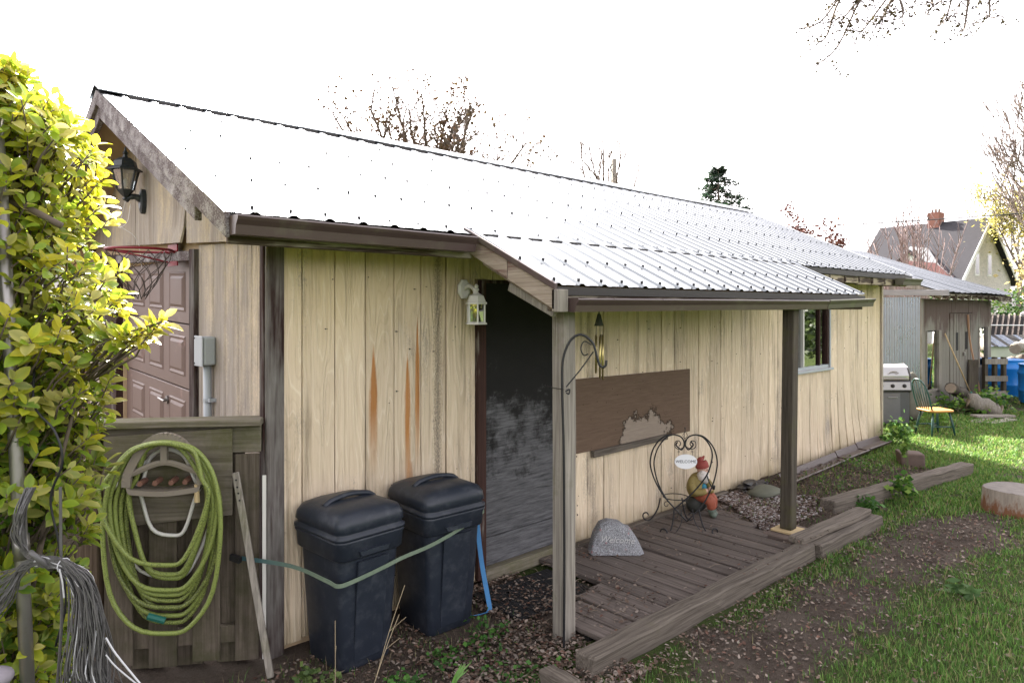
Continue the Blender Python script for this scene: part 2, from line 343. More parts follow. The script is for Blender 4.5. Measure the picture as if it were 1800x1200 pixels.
M['ground'] = g.done(g.mix(g.step(g.math('ADD', a[0], g.math('MULTIPLY', g.math('SUBTRACT', n2, 0.5), 0.5)), 0.35, 0.6), turf, soil), 0.95, spec=0.1)
gm = big_mesh('ground', np.stack([GX.ravel(), GY.ravel(), GZ.ravel()], 1), F, bc, M['ground'])
gm.polygons.foreach_set('use_smooth', [True]*len(gm.polygons))
ground = bpy.data.objects.new('ground', gm); col.objects.link(ground); tag(ground, 'worn turf and bare soil of the back garden', 'ground', kind='structure')

# ------------------------------------------------------------------ the long garage
EY, EZ, RY, RZZ = -0.38, 2.265, 2.1, 3.40            # eave line, ridge line
X0, X1 = -0.37, 8.98                                 # ends of the roof
SL = (RZZ-EZ)/(RY-EY)
def roof_z(y): return EZ+SL*((y if y < RY else 2*RY-y)-EY)
garage = thing('garage', 'long cream garage with ribbed metal roof, lean-to porch and brown overhead door', 'garage')
wall = obj('wall', B().box(0.03, 8.87, 0.035, 0.10, -0.1, 2.3), M['backing'], garage)
wall['label'] = 'long cream side wall of grooved upright boards with rust runs'
WX, WZ = (6.15, 7.13), (1.08, 1.98)                  # side window opening
DX, DZ = (1.515, 2.29), (0.0, 2.0)                   # side door opening
def board(x0, x1, z0, z1, parent, mat, flare=0.0, tilt=0.0, axis='x', y=0.0, th=0.02, topf=None):
    """one upright board, subdivided in height; flare pushes its foot outwards"""
    vs = []; fs = []; m = 7
    for i in range(m):
        t = i/(m-1)
        for (u, dy) in ((x0, 0), (x1, 0), (x1, th), (x0, th)):
            zt = z1 if topf is None else topf(u)
            z = z0+(zt-z0)*t
            fl = flare*max(0, 1-t*2.2)**2
            vs.append((u+tilt*t, y-fl+dy, z) if axis == 'x' else (y-fl+dy, u, z))
    for i in range(m-1):
        for k in range(4): fs.append((i*4+k, i*4+(k+1) % 4, i*4+4+(k+1) % 4, i*4+4+k))
    fs += [(3, 2, 1, 0), tuple((m-1)*4+k for k in range(4))]
    o = obj('siding_board', B().add(vs, fs), mat, parent, bevel=0.0025)
    return o
for k in range(44):
    x0 = max(0.09, 0.2*k+0.003); x1 = 0.2*k+0.197
    if k == 43: x1 = 8.86
    pan = 1 if k % 6 == 5 else 0
    x1 -= 0.004*pan
    z0 = -0.02+0.012*math.sin(k*1.7); fl = 0.0; yy = R.uniform(-0.0015, 0.0015)-0.003*((k//6) % 2)
    if 36 <= k <= 40: fl = 0.02+0.016*(k-35)
    if 41 <= k: fl = 0.015
    if 31 <= k <= 35: fl = 0.006*(k-30)
    if x1 <= DX[0]-0.07 or x0 >= DX[1]+0.10:
        if x1 <= WX[0] or x0 >= WX[1]: board(x0, x1, z0, 2.3, wall, M['siding'], fl, y=yy)
        else:
            board(x0, x1, z0, WZ[0], wall, M['siding'], fl, y=yy); board(x0, x1, WZ[1], 2.3, wall, M['siding'], 0, y=yy)
    elif x0 < DX[0]-0.07 or x1 > DX[1]+0.10:
        a0, a1 = (x0, DX[0]-0.072) if x0 < DX[0]-0.07 else (DX[1]+0.102, x1)
        if a1-a0 > 0.02: board(a0, a1, z0, 2.3, wall, M['siding'], 0, y=yy)
        board(max(x0, DX[0]-0.069), min(x1, DX[1]+0.1), 2.01, 2.3, wall, M['siding'], 0, y=yy)
    else: board(x0, x1, 2.01, 2.3, wall, M['siding'], 0, y=yy)
# open black seams between the sprung panels, nail heads
nb = B()
for _ in range(150):
    x = R.uniform(0.15, 8.8); z = R.choice((0.25, 0.75, 1.25, 1.62, 2.02))+R.uniform(-0.1, 0.1)
    if DX[0]-0.1 < x < DX[1]+0.15 or (WX[0]-0.1 < x < WX[1]+0.1 and z > 0.9): continue
    r = R.uniform(0.002, 0.0038); nb.box(x-r, x+r, -0.006, -0.002, z-r, z+r*R.uniform(1, 2.2))
    if R.random() < 0.35: nb.box(x+r*2, x+r*4, -0.006, -0.002, z-r*.6, z+r*.6)
tag(obj('nail_heads', nb, M['screw'], wall), kind='stuff')
# insulated back, far and hidden walls
obj('rear_wall', B().box(0.03, 8.87, 4.1, 4.16, -0.1, 2.25), M['backing'], garage)
obj('end_wall', B().prism([(0.1, -0.1), (4.1, -0.1), (4.1, 2.25), (2.1, 3.2), (0.1, 2.25)], 8.8, 8.87), M['backing'], garage)
obj('floor_slab', B().box(0.1, 8.8, 0.1, 4.1, -0.09, -0.06), M['dark'], garage)
obj('corner_post', B().box(8.862, 8.91, -0.03, 0.10, -0.05, 2.25), M['siding_front'], garage)
# front wall, y runs along it
front = obj('front_wall', B().prism([(0.04, -0.1), (1.15, -0.1), (1.15, 2.16), (3.0, 2.16), (3.0, -0.1), (4.16, -0.1), (4.16, 2.3), (2.1, 3.22), (0.04, 2.3)], 0.025, 0.08), M['backing'], garage)
def tilt(y, z): return z+0.037*(y-1.15)
for k in range(6):
    y0 = max(0.055, 0.2*k+0.003); y1 = min(0.2*k+0.197, 1.06)
    if y1 > y0: board(y0, y1, -0.03, 0, front, M['siding_front'], axis='y', topf=lambda u: 2.18+0.04*u)
for k in range(18, 21): board(max(3.62, 0.2*k+0.003), 0.2*k+0.197 if k < 20 else 4.15, -0.03, 0, front, M['siding_front'], axis='y', topf=lambda u: 2.18+0.04*u)
gb = lambda y: 2.182+0.055*(y-0.1)                       # foot of the gable panels
gt = lambda y: roof_z(y)-0.10
for y0, y1, cu in ((-0.30, 1.185, 0.0), (1.205, 2.385, 0.035), (2.40, 3.0, 0.0), (3.01, 4.5, 0.0)):
    vs = []; fs = []; m = 7; ys = [y0+(y1-y0)*i/8 for i in range(9)]
    for q in ys:
        for i in range(m):
            t = i/(m-1); z = gb(q)+(gt(q)-gb(q))*t
            c = cu*max(0, 1-t*2.5)**2*max(0, 1-(q-y0)/(y1-y0)*1.6)**1
            vs.append((-0.022-c, q, z))
    for a in range(8):
        for i in range(m-1): fs.append((a*m+i, (a+1)*m+i, (a+1)*m+i+1, a*m+i+1))
    o = obj('gable_panel', B().add(vs, fs), M['siding_front'], garage); md = o.modifiers.new('thick', 'SOLIDIFY'); md.thickness = 0.014; md.offset = 1
# corner trim
obj('corner_trim', B().box(-0.012, 0.088, -0.022, 0.0, -0.06, 2.2), M['trim'], garage, bevel=0.004)
obj('corner_trim', B().box(-0.020, -0.001, 0.0015, 0.052, -0.06, 2.17), M['trim'], garage, bevel=0.004)
# soffit under the gable overhang, rake boards
for s in (0, 1):
    f = (lambda y: y) if s == 0 else (lambda y: 2*RY-y)
    pts = lambda dz: [(X0+0.02, f(EY), EZ-dz), (0.0, f(EY), EZ-dz), (0.0, f(RY), RZZ-dz), (X0+0.02, f(RY), RZZ-dz)]
    obj('gable_soffit', B().hexa(pts(0.105)+pts(0.09)), M['soffit'], garage)
    d = 0.11
    pr = [(f(EY-0.03), EZ-0.128), (f(EY-0.03), EZ-0.012), (f(RY), RZZ-0.012), (f(RY), RZZ-d-0.005)]
    obj('rake_board', B().prism(pr, X0, X0+0.022), M['rake'], garage, bevel=0.003)
    pr2 = [(f(EY+0.45), EZ+SL*0.45-0.21), (f(EY+0.45), EZ+SL*0.45-0.107), (f(RY), RZZ-0.107), (f(RY), RZZ-0.21)]
    obj('rake_rail', B().prism(pr2, X0+0.024, X0+0.06), M['rake'], garage, bevel=0.003)
# ribbed metal roof: one sheet for every three ribs
def rib_sheet(xa, xb, pitch, low, high, lift=0.0, ribh=0.011, x_ref=0.0, wob=0.0):
    """sheet between x=xa..xb; low/high are functions of x giving (y,z) at eave and ridge"""
    xs = []; k0 = math.floor((xa-x_ref)/pitch)-1
    for k in range(k0, k0+int((xb-xa)/pitch)+4):
        c = x_ref+k*pitch
        for dx, h in ((-0.028, 0), (-0.011, 1), (0.011, 1), (0.028, 0), (pitch*0.33, 0.0), (pitch*0.36, 0.16), (pitch*0.62, 0.16), (pitch*0.65, 0)): xs.append((c+dx, h))
    xs = [q for q in xs if xa < q[0] < xb]; xs = [(xa, 0)]+xs+[(xb, 0)]
    m = 7; vs = []; fs = []
    for x, h in xs:
        (yl, zl), (yh, zh) = low(x), high(x)
        for i in range(m):
            t = i/(m-1); vs.append((x, yl+(yh-yl)*t, zl+(zh-zl)*t+h*ribh+lift+wob*math.sin(x*2.3+t*7)))
    for a in range(len(xs)-1):
        for i in range(m-1): fs.append((a*m+i, (a+1)*m+i, (a+1)*m+i+1, a*m+i+1))
    return B().add(vs, fs)
roof = obj('roof', B().prism([(EY+0.04, EZ-0.075), (EY+0.04, EZ-0.01), (RY, RZZ-0.01), (2*RY-EY-0.04, EZ-0.01), (2*RY-EY-0.04, EZ-0.075), (RY, RZZ-0.075)], X0+0.03, X1-0.02), M['fascia'], garage)
PIT = 0.192
k = 0; xa = X0
while xa < X1-0.05:
    xb = min(1.12+PIT*(math.floor((xa-1.12)/PIT+0.5)+5)-0.09, X1)
    if X1-xb < 0.3: xb = X1
    lf = 0.0012*(k % 2)
    obj('roof_sheet', rib_sheet(xa, xb, PIT, lambda x: (EY-0.02, EZ-0.008), lambda x: (RY-0.01, RZZ), lf, x_ref=1.12, wob=0.0015), M['roof'], roof)
    obj('roof_sheet', rib_sheet(xa, xb, PIT, lambda x: (2*RY-EY+0.02, EZ-0.008), lambda x: (RY+0.01, RZZ), lf, x_ref=1.12), M['roof'], roof)
    xa = xb; k += 1
# folded ridge cap in overlapping lengths
xa = X0-0.01; k = 0
while xa < X1:
    xb = min(xa+1.53, X1+0.01)
    pr = [(RY-0.15, RZZ-0.045), (RY-0.15, RZZ-0.036), (RY-0.01, RZZ+0.036), (RY+0.01, RZZ+0.036), (RY+0.15, RZZ-0.036), (RY+0.15, RZZ-0.045), (RY, RZZ+0.024)]
    obj('ridge_cap', B().prism([(a, b+0.002*(k % 2)) for a, b in pr], xa, xb-0.002), M['roof'], roof); xa = xb; k += 1
for i in range(-8, 42):
    x = 1.12+i*PIT
    if X0+0.02 < x < X1-PIT: obj('foam_closure', B().hexa([(x+0.03, RY-0.156, RZZ-0.074), (x+PIT-0.03, RY-0.156, RZZ-0.074), (x+PIT-0.03, RY-0.13, RZZ-0.062), (x+0.03, RY-0.13, RZZ-0.062), (x+0.03, RY-0.156, RZZ-0.047), (x+PIT-0.03, RY-0.156, RZZ-0.047), (x+PIT-0.03, RY-0.13, RZZ-0.04), (x+0.03, RY-0.13, RZZ-0.04)]), M['drip'], roof)
sb = B()
def screw(x, y, z): sb.box(x-0.006, x+0.006, y-0.006, y+0.006, z-0.004, z+0.012)
for i in range(-8, 42):
    x = 1.12+i*PIT
    if x < X0+0.03 or x > X1-0.02: continue
    for y in (EY+0.03, 0.12, 0.62, 1.12, 1.62): screw(x+R.uniform(-.004, .004), y+R.uniform(-.012, .012), roof_z(y)+0.012)
# eave: drip edge, fascia, gutters
obj('drip_edge', B().box(X0+0.02, X1-0.02, EY-0.004, EY+0.012, EZ-0.075, EZ-0.014), M['drip'], garage)
def gutter_len(name, x0, x1, yb, zt, mat, parent, dz=0.0, s=1.0):
    o = [(0, 0), (-0.118, 0.0), (-0.125, -0.008), (-0.118, -0.022), (-0.100, -0.045), (-0.092, -0.088), (0, -0.088)]
    i = [(-0.004, -0.084), (-0.088, -0.084), (-0.096, -0.045), (-0.112, -0.024), (-0.114, -0.006), (-0.114, -0.003), (-0.004, -0.003)]
    vs = []
    for x, d in ((x0, 0), (x1, dz)):
        for a, b in o+i[::-1]: vs.append((x, yb+a*s, zt+b*s+d))
    n = 14; fs = []
    for k in range(n): fs.append((k, (k+1) % n, n+(k+1) % n, n+k))
    for e in (0, 1):
        fs.append(tuple(range(7)) if e == 0 else tuple(range(n, n+7)))      # closed ends
    bb = B().add(vs, [f for q, f in enumerate(fs) if q != 6 and q != 13])
    return obj(name, bb, mat, parent, bevel=0)
gt1 = gutter_len('gutter', X0+0.02, 1.05, EY-0.006, EZ-0.028, M['gutter'], garage, -0.004)
obj('fascia', B().box(X0+0.03, 1.12, EY+0.015, EY+0.04, EZ-0.150, EZ-0.078), M['fascia'], garage, bevel=0.003)
obj('eave_board', B().box(0.0, 1.2, EY+0.045, -0.003, EZ-0.120, EZ-0.105), M['soffit'], garage)
# far eave beyond the porch: flaking fascia in blocks, rafter ends and a short gutter
for k in range(8):
    x0 = 5.45+k*0.42; obj('fascia_block', B().box(x0, x0+0.405, EY+0.02+R.uniform(-.006, .006), EY+0.055, EZ-0.16+R.uniform(-.01, .01), EZ-0.08), M['fascia_pale'], garage, bevel=0.003)
    obj('rafter_end', B().box(x0+0.405, x0+0.42, EY+0.0, -0.003, EZ-0.15, EZ-0.08), M['fascia'], garage)
gutter_len('gutter', 8.25, 8.95, EY-0.02, EZ-0.065, M['gutter_green'], garage, 0.005)

# ------------------------------------------------------------------ lean-to porch
porch = obj('porch_roof', B().box(1.14, 5.30, -1.03, -0.98, 1.80, 1.90), M['fascia'], garage)
porch['label'] = 'lean-to porch roof of ribbed sheets carried on two posts'
PY, PZ = -1.08, 1.935
jy = EY+0.06; jz = roof_z(jy)
xa = 1.10; k = 0
while xa < 5.3:
    xb = min(1.12+PIT*(math.floor((xa-1.12)/PIT+0.5)+5)-0.09, 5.36)
    if 5.36-xb < 0.3: xb = 5.36
    obj('roof_sheet', rib_sheet(xa, xb, PIT, lambda x: (PY, PZ), lambda x: (jy, jz+0.006), 0.004+0.001*(k % 2), x_ref=1.12, wob=0.001), M['roof'], porch); xa = xb; k += 1
for i in range(0, 23):
    x = 1.12+i*PIT
    for y in (PY+0.03, PY+0.30): screw(x+R.uniform(-.004, .004), y, PZ+(jz-PZ)*(y-PY)/(jy-PY)+0.018)
tag(obj('screw_heads', sb, M['screw'], roof), kind='stuff')
# dark strips added as the shadow line where the porch sheets tuck under
for i in range(0, 22):
    x = 1.12+i*PIT
    obj('lap_shadow_strip', B().box(x+0.035, x+PIT-0.035, EY-0.046, EY-0.0215, EZ-0.014, EZ-0.001), M['drip'], porch) if i < 22 else 0
def rakeb(x0, x1, ya, yb, dzt, dzb, nm, mat, parent):
    zf = lambda y: PZ+(jz-PZ)*(y-PY)/(jy-PY)
    return obj(nm, B().prism([(ya, zf(ya)-dzb), (ya, zf(ya)-dzt), (yb, zf(yb)-dzt), (yb, zf(yb)-dzb)], x0, x1), mat, parent, bevel=0.003)
rakeb(1.085, 1.105, PY-0.01, jy, -0.015, 0.022, 'drip_edge', M['gutter'], porch)
rakeb(1.10, 1.125, PY+0.01, -0.70, 0.024, 0.135, 'rake_board', M['rake_porch'], porch)
rakeb(1.10, 1.125, -0.695, jy-0.02, 0.024, 0.130, 'rake_board', M['rake_porch'], porch)
rakeb(1.127, 1.15, PY+0.02, -0.45, 0.10, 0.155, 'rake_rail', M['rake_porch'], porch)
obj('brace', B().bar((1.16, -0.66, 1.94), (1.16, -1.02, 1.79), 0.03, 0.05), M['post'], porch, bevel=0.003)
obj('fascia', B().box(1.10, 5.30, PY+0.005, PY+0.03, PZ-0.135, PZ-0.02), M['fascia'], porch, bevel=0.002)
obj('end_block', B().box(1.085, 1.16, PY-0.035, PY+0.002, PZ-0.14, PZ-0.02), M['post'], porch, bevel=0.003)
obj('drip_edge', B().box(1.10, 5.33, PY-0.010, PY+0.003, PZ-0.05, PZ-0.006), M['drip'], porch)
gutter_len('gutter', 1.17, 4.35, PY+0.003, PZ-0.068, M['gutter'], porch, 0.012, 0.82)
gutter_len('gutter', 4.33, 5.34, PY+0.001, PZ-0.054, M['gutter_green'], porch, 0.022, 0.84)
for i in range(9):
    x = 1.45+i*0.46; obj('gutter_strap', B().bar((x, PY, PZ-0.06), (x+0.03, PY-0.095, PZ-0.066), 0.02, 0.003), M['gutter'], porch)
for i in range(8): obj('rafter', B().bar((1.2+i*0.57, PY+0.03, PZ-0.06), (1.2+i*0.57, 0.0, PZ-0.06+0.487*1.05), 0.04, 0.085), M['fascia'], porch)
obj('porch_ceiling', B().hexa([(1.13, PY+0.03, PZ-0.014), (5.32, PY+0.03, PZ-0.014), (5.32, jy, jz-0.016), (1.13, jy, jz-0.016), (1.13, PY+0.03, PZ-0.008), (5.32, PY+0.03, PZ-0.008), (5.32, jy, jz-0.01), (1.13, jy, jz-0.01)]), M['soffit'], porch)
# posts
po = obj('post', B().tube([(0, 0, -0.12), (0, 0, 0.5), (0.003, 0, 1.1), (-0.004, 0, 1.86)], [0.068, 0.068, 0.070, 0.068], 4), M['post'], garage, loc=(1.325, -0.93, 0), rot=(0, 0, 0.02), bevel=0.006)
po['label'] = 'grey mossy porch post beside the side door'
po = obj('post', B().tube([(-0.04, 0, 0.03), (-0.02, 0, 0.8), (0.01, 0, 1.86)], 0.068, 4), M['post_dark'], garage, loc=(3.93, -1.02, 0), rot=(0, 0, 0.0), bevel=0.006)
po['label'] = 'dark damp porch post on a pale wooden shim'
obj('post_shim', B().box(3.79, 3.99, -1.12, -0.92, 0.012, 0.03), M['fresh'], garage, bevel=0.003)

# ------------------------------------------------------------------ side door
g = G('door_black_worn'); p = g.pos(); x, y, z = g.xyz(p); n = g.noise(g.sc(p, (2.6, 1, 2.6)), 1.3, 7, 0.72, 0.0); gr = g.noise(g.new('ShaderNodeMapping', {'Vector': p, 'Scale': (5, 40, 60), 'Rotation': (0, -0.12, 0)}).outputs[0], 1, 6, 0.72, 0.3)
wm = g.step(g.math('ADD', g.math('SUBTRACT', n, g.math('MULTIPLY', z, 0.36)), g.math('MULTIPLY', gr, 0.14)), 0.16, 0.30)
gr2 = g.step(gr, 0.3, 0.7)
cc = g.mix(wm, g.mix(n, (0.006, 0.006, 0.006), (0.016, 0.015, 0.015)), g.mix(gr2, (0.028, 0.028, 0.030), (0.145, 0.145, 0.15)))
g.bump(gr, 0.4, 0.004); M['door'] = g.done(cc, 0.7, spec=0.2)
door = obj('side_door', B().box(DX[0]+0.02, DX[1], 0.0, 0.03, 0.24, DZ[1]), M['door'], garage, bevel=0.003)
door['label'] = 'black plywood door worn to grey bare wood at its foot'
obj('kick_board', B().box(DX[0]+0.02, DX[1], -0.008, 0.028, 0.045, 0.237), M['door'], door, bevel=0.003)
obj('door_sill', B().box(DX[0]-0.02, DX[1]+0.06, -0.06, 0.03, -0.05, 0.04), M['fence_x'], garage, bevel=0.004)
obj('door_jamb', B().box(DX[0]-0.068, DX[0]+0.006, -0.03, 0.02, -0.03, 1.72), M['jamb'], garage, bevel=0.003)
obj('door_jamb', B().box(DX[0]-0.03, DX[0]+0.006, -0.028, 0.02, 1.722, 2.005), M['jamb'], garage, bevel=0.003)
obj('door_jamb', B().box(DX[1]+0.002, DX[1]+0.10, -0.03, 0.02, -0.03, 2.005), M['jamb'], garage, bevel=0.003)
obj('door_head', B().box(DX[0]+0.008, DX[1]+0.0, -0.012, 0.02, 1.985, 2.008), M['jamb'], garage)

# ------------------------------------------------------------------ boarded-up window, batten
g = G('plywood_brown'); p = g.pos(); x, y, z = g.xyz(p); gr = g.noise(g.sc(p, (5, 60, 55)), 1, 5, 0.65, 0.7); n = g.noise(p, 5, 6, 0.7); v = g.voro(g.sc(p, (1, 1, 1)), 16)
cc = g.mix(gr, (0.075, 0.048, 0.033), (0.165, 0.113, 0.078)); cc = g.mix(g.step(v, 0.10, 0.03), cc, (0.02, 0.013, 0.01))
dx = g.math('MULTIPLY', g.math('SUBTRACT', x, 3.33), 2.1); dz = g.math('MULTIPLY', g.math('SUBTRACT', z, 0.66), 3.2)
d = g.math('SQRT', g.math('ADD', g.math('MULTIPLY', dx, dx), g.math('MULTIPLY', dz, dz)))
mk = g.math('SUBTRACT', 1.0, g.math('ADD', d, g.math('MULTIPLY', g.math('SUBTRACT', n, 0.5), 1.7)))
cc = g.mix(g.step(mk, 0.17, 0.26), cc, (0.03, 0.02, 0.014)); cc = g.mix(g.step(mk, 0.27, 0.33), cc, g.mix(gr, (0.17, 0.135, 0.105), (0.33, 0.275, 0.22)))
g.bump(g.math('SUBTRACT', gr, g.math('MULTIPLY', g.step(mk, 0.22, 0.3), 0.8)), 0.6, 0.006); M['brownply'] = g.done(cc, 0.8, spec=0.2)
pl = obj('plywood_sheet', B().hexa([(2.44, -0.018, 0.685), (4.03, -0.018, 0.668), (4.03, -0.004, 0.668), (2.44, -0.004, 0.685), (2.44, -0.018, 1.263), (4.03, -0.018, 1.247), (4.03, -0.004, 1.247), (2.44, -0.004, 1.263)]), M['brownply'], garage, bevel=0.002)
pl['label'] = 'brown plywood sheet over a window, delaminated along its lower edge'
obj('batten', B().hexa([(2.63, -0.045, 0.63), (3.64, -0.045, 0.645), (3.64, -0.006, 0.645), (2.63, -0.006, 0.63), (2.63, -0.045, 0.682), (3.64, -0.045, 0.692), (3.64, -0.006, 0.692), (2.63, -0.006, 0.682)]), M['timber'], garage, bevel=0.004)
# ------------------------------------------------------------------ side window
win = obj('window', B().box(WX[0]-0.01, WX[1]+0.01, 0.12, 0.14, WZ[0], WZ[1]), M['dark'], garage); win['label'] = 'sliding side window with brown casing reflecting the garden'
obj('frame', B().box(WX[0], WX[1], -0.004, 0.06, WZ[0], WZ[0]+0.035), M['pvc'], win); obj('frame', B().box(WX[0], WX[1], -0.004, 0.06, WZ[1]-0.035, WZ[1]), M['pvc'], win)
for a, b_, mt in ((WX[0], WX[0]+0.04, 'pvc'), (6.43, 6.455, 'white'), (6.86, 6.90, 'jamb'), (WX[1]-0.035, WX[1], 'jamb')):
    obj('mullion', B().box(a, b_, -0.006, 0.055, WZ[0]+0.036, WZ[1]-0.036), M[mt], win, bevel=0.002)
for a, b_, yy in ((WX[0]+0.041, 6.429, 0.03), (6.456, 6.859, 0.018), (6.901, WX[1]-0.036, 0.03)):
    obj('pane', B().box(a, b_, yy, yy+0.004, WZ[0]+0.036, WZ[1]-0.036), M['glass_dark'], win)
obj('sill', B().box(6.10, WX[1]+0.05, -0.05, -0.003, WZ[0]-0.03, WZ[0]-0.002), M['pvc'], win, bevel=0.003)
obj('casing', B().box(6.03, 6.10, -0.03, -0.003, WZ[0]-0.03, 1.99), M['jamb'], win, bevel=0.003)
obj('casing', B().box(WX[1]+0.012, WX[1]+0.04, -0.02, -0.003, WZ[0], 1.99), M['pvc'], win, bevel=0.002)

# ------------------------------------------------------------------ overhead door
od = obj('overhead_door', B().prism([(1.05, -0.04), (3.05, -0.04), (3.05, 2.28), (1.05, 2.2)], 0.075, 0.095), M['dark'], garage); od['label'] = 'brown sectional overhead door with raised panels'
dy0, dy1 = 1.08, 3.0
zz = [0.0, 0.355, 0.80, 1.24, 1.69, 2.14]
for i in range(5):
    z0, z1 = zz[i]+0.004, zz[i+1]-0.004
    sec = obj('door_section', B().hexa([(0.048, dy0, tilt(dy0, z0)), (0.074, dy0, tilt(dy0, z0)), (0.074, dy1, tilt(dy1, z0)), (0.048, dy1, tilt(dy1, z0)), (0.048, dy0, tilt(dy0, z1)), (0.074, dy0, tilt(dy0, z1)), (0.074, dy1, tilt(dy1, z1)), (0.048, dy1, tilt(dy1, z1))]), M['gdoor'], od, bevel=0.005)
    for c in (1.13, 1.64, 2.14, 2.63):
        a, b_ = c-0.17, c+0.18
        if a < dy0: a = dy0+0.01
        q0, q1 = z0+0.08, z1-0.08
        bb = B()
        def ring(m, x): return [(x, a+m, tilt(a+m, q0+m)), (x, b_-m, tilt(b_-m, q0+m)), (x, b_-m, tilt(b_-m, q1-m)), (x, a+m, tilt(a+m, q1-m))]
        v = ring(0, 0.0475)+ring(0.012, 0.040)+ring(0.03, 0.0465)+ring(0.05, 0.036)
        bb.add(v, [(r*4+k, r*4+(k+1) % 4, r*4+4+(k+1) % 4, r*4+4+k) for r in range(3) for k in range(4)]+[(12, 13, 14, 15)])
        obj('raised_panel', bb, M['gdoor'], sec)
hz = 1.12
obj('handle', B().lathe([(0.03, 0), (0.03, 0.012), (0.012, 0.014), (0.012, 0.04)], 10).tf(lambda x, y, z: (0.046-z, 1.86+x, hz+0.02+y)).tube([(0.0, 1.93, hz+0.03), (0.0, 1.79, hz+0.02)], 0.008, 6), M['metal_pipe'], od)
jb = lambda y0, y1, z1, nm, x0, x1, mt: obj(nm, B().hexa([(x0, y0, -0.05), (x1, y0, -0.05), (x1, y1, -0.05), (x0, y1, -0.05), (x0, y0, tilt(y0, z1)), (x1, y0, tilt(y0, z1)), (x1, y1, tilt(y1, z1)), (x0, y1, tilt(y1, z1))]), M[mt], garage, bevel=0.003)
jb(1.062, 1.155, 2.20, 'door_jamb', -0.03, 0.045, 'trim'); jb(3.02, 3.615, 2.20, 'door_jamb', -0.03, 0.045, 'jamb')
obj('door_header', B().hexa([(-0.032, 1.16, tilt(1.16, 2.125)), (0.045, 1.16, tilt(1.16, 2.125)), (0.045, 3.02, tilt(3.02, 2.125)), (-0.032, 3.02, tilt(3.02, 2.125)), (-0.032, 1.16, tilt(1.16, 2.19)), (0.045, 1.16, tilt(1.16, 2.19)), (0.045, 3.02, tilt(3.02, 2.19)), (-0.032, 3.02, tilt(3.02, 2.19))]), M['rake'], garage, bevel=0.003)

# ------------------------------------------------------------------ deck, timbers, beds
deck = thing('deck', 'low deck of worn brown planks under the porch', 'deck', (2.5, -0.6, -0.05))
x = 1.40; k = 0
while x < 4.30:
    wd = R.choice((0.135, 0.14, 0.14, 0.145)); yb = -0.04+R.uniform(-0.02, 0.01); yf = -1.19+R.uniform(-0.012, 0.006)
    if x < 2.15: yb = -0.02-0.0*(2.15-x); 
    if x < 1.9: yb = -0.62-(1.9-x)*0.35+R.uniform(-.03, .03)
    if x+wd > 3.66: yf = -0.20-(4.30-x-wd)*1.45
    if yf > yb-0.1: break
    dz = R.uniform(-0.006, 0.005); sk = R.uniform(-0.004, 0.004); e = 0.003
    b = B(); m = 5; vs = []; fs = []
    for i in range(m):
        t = i/(m-1); y = yb+(yf-yb)*t; wv = R.uniform(-0.002, 0.002)
        for (u, v) in ((0+e, -0.032), (wd-e-0.004, -0.032), (wd-e-0.004, 0), (0+e, 0)): vs.append((x+u+sk*t+wv-2.5, y+0.6, v+dz+0.05+R.uniform(-.0015, .0015)))
    for i in range(m-1):
        for q in range(4): fs.append((i*4+q, i*4+(q+1) % 4, i*4+4+(q+1) % 4, i*4+4+q))
    fs += [(3, 2, 1, 0), tuple((m-1)*4+q for q in range(4))]
    obj('plank', b.add(vs, fs), M['deck'], deck, bevel=0.004)
    x += wd+R.choice((0.003, 0.005, 0.006, 0.016)); k += 1
obj('joist', B().box(-1.05, 1.2, 0.30, 0.34, -0.06, 0.012), M['dark'], deck); obj('joist', B().box(-1.1, 1.2, -0.45, -0.41, -0.06, 0.012), M['dark'], deck)
def timber(nm, a, b, w, h, z, label, rough=0.006, mat='timber', group='weathered timbers edging the deck and bed'):
    a = Vector((*a, 0)); b = Vector((*b, 0)); L = (b-a).length; n = max(4, int(L/0.18)); vs = []; fs = []
    for i in range(n+1):
        t = i/n
        for (u, v) in ((-w/2, 0), (w/2, 0), (w/2, h), (-w/2, h)): vs.append((t*L+(R.uniform(-.02, .02) if i in (0, n) else 0), u+R.uniform(-rough, rough), v+R.uniform(-rough, rough)))
    for i in range(n):
        for q in range(4): fs.append((i*4+q, i*4+(q+1) % 4, i*4+4+(q+1) % 4, i*4+4+q))
    fs += [(3, 2, 1, 0), tuple(n*4+q for q in range(4))]
    o = obj(nm, B().add(vs, fs), M[mat], None, (a.x, a.y, z), (0, 0, math.atan2(b.y-a.y, b.x-a.x)), bevel=0.01)
    return tag(o, label, 'timber', group)
timber('edging_timber', (1.10, -1.268), (3.62, -1.305), 0.125, 0.125, -0.07, 'long weathered edging timber along the front of the plank deck')
timber('edging_timber', (3.64, -1.335), (4.78, -1.375), 0.125, 0.115, -0.07, 'short edging timber in line with the deck front, under a second timber')
timber('edging_timber', (3.52, -1.255), (4.70, -1.315), 0.12, 0.05, 0.052, 'rotten dark timber lying on top of the edging past the post')
timber('edging_timber', (4.78, -0.96), (7.45, -1.40), 0.13, 0.15, -0.07, 'grey edging timber of the planting bed ending in the grass')
timber('timber_offcut', (0.90, -1.40), (0.91, -1.20), 0.10, 0.10, -0.06, 'small green timber offcut at the foot of the hook')
timber('base_timber', (2.35, -0.075), (4.62, -0.045), 0.07, 0.06, -0.045, 'thin bottom timber along the wall behind the stone', 0.003)
tag(obj('paving_slab', B().box(-0.2, 0.2, -0.13, 0.13, -0.03, 0.03).jit(0.006), plain('slab', (0.13, 0.10, 0.085), 0.9, var=0.3, bump=0.4), None, (3.90, -1.03, -0.02), (0, 0, -0.12), bevel=0.008), 'brown paving slab carrying the dark porch post', 'slab')
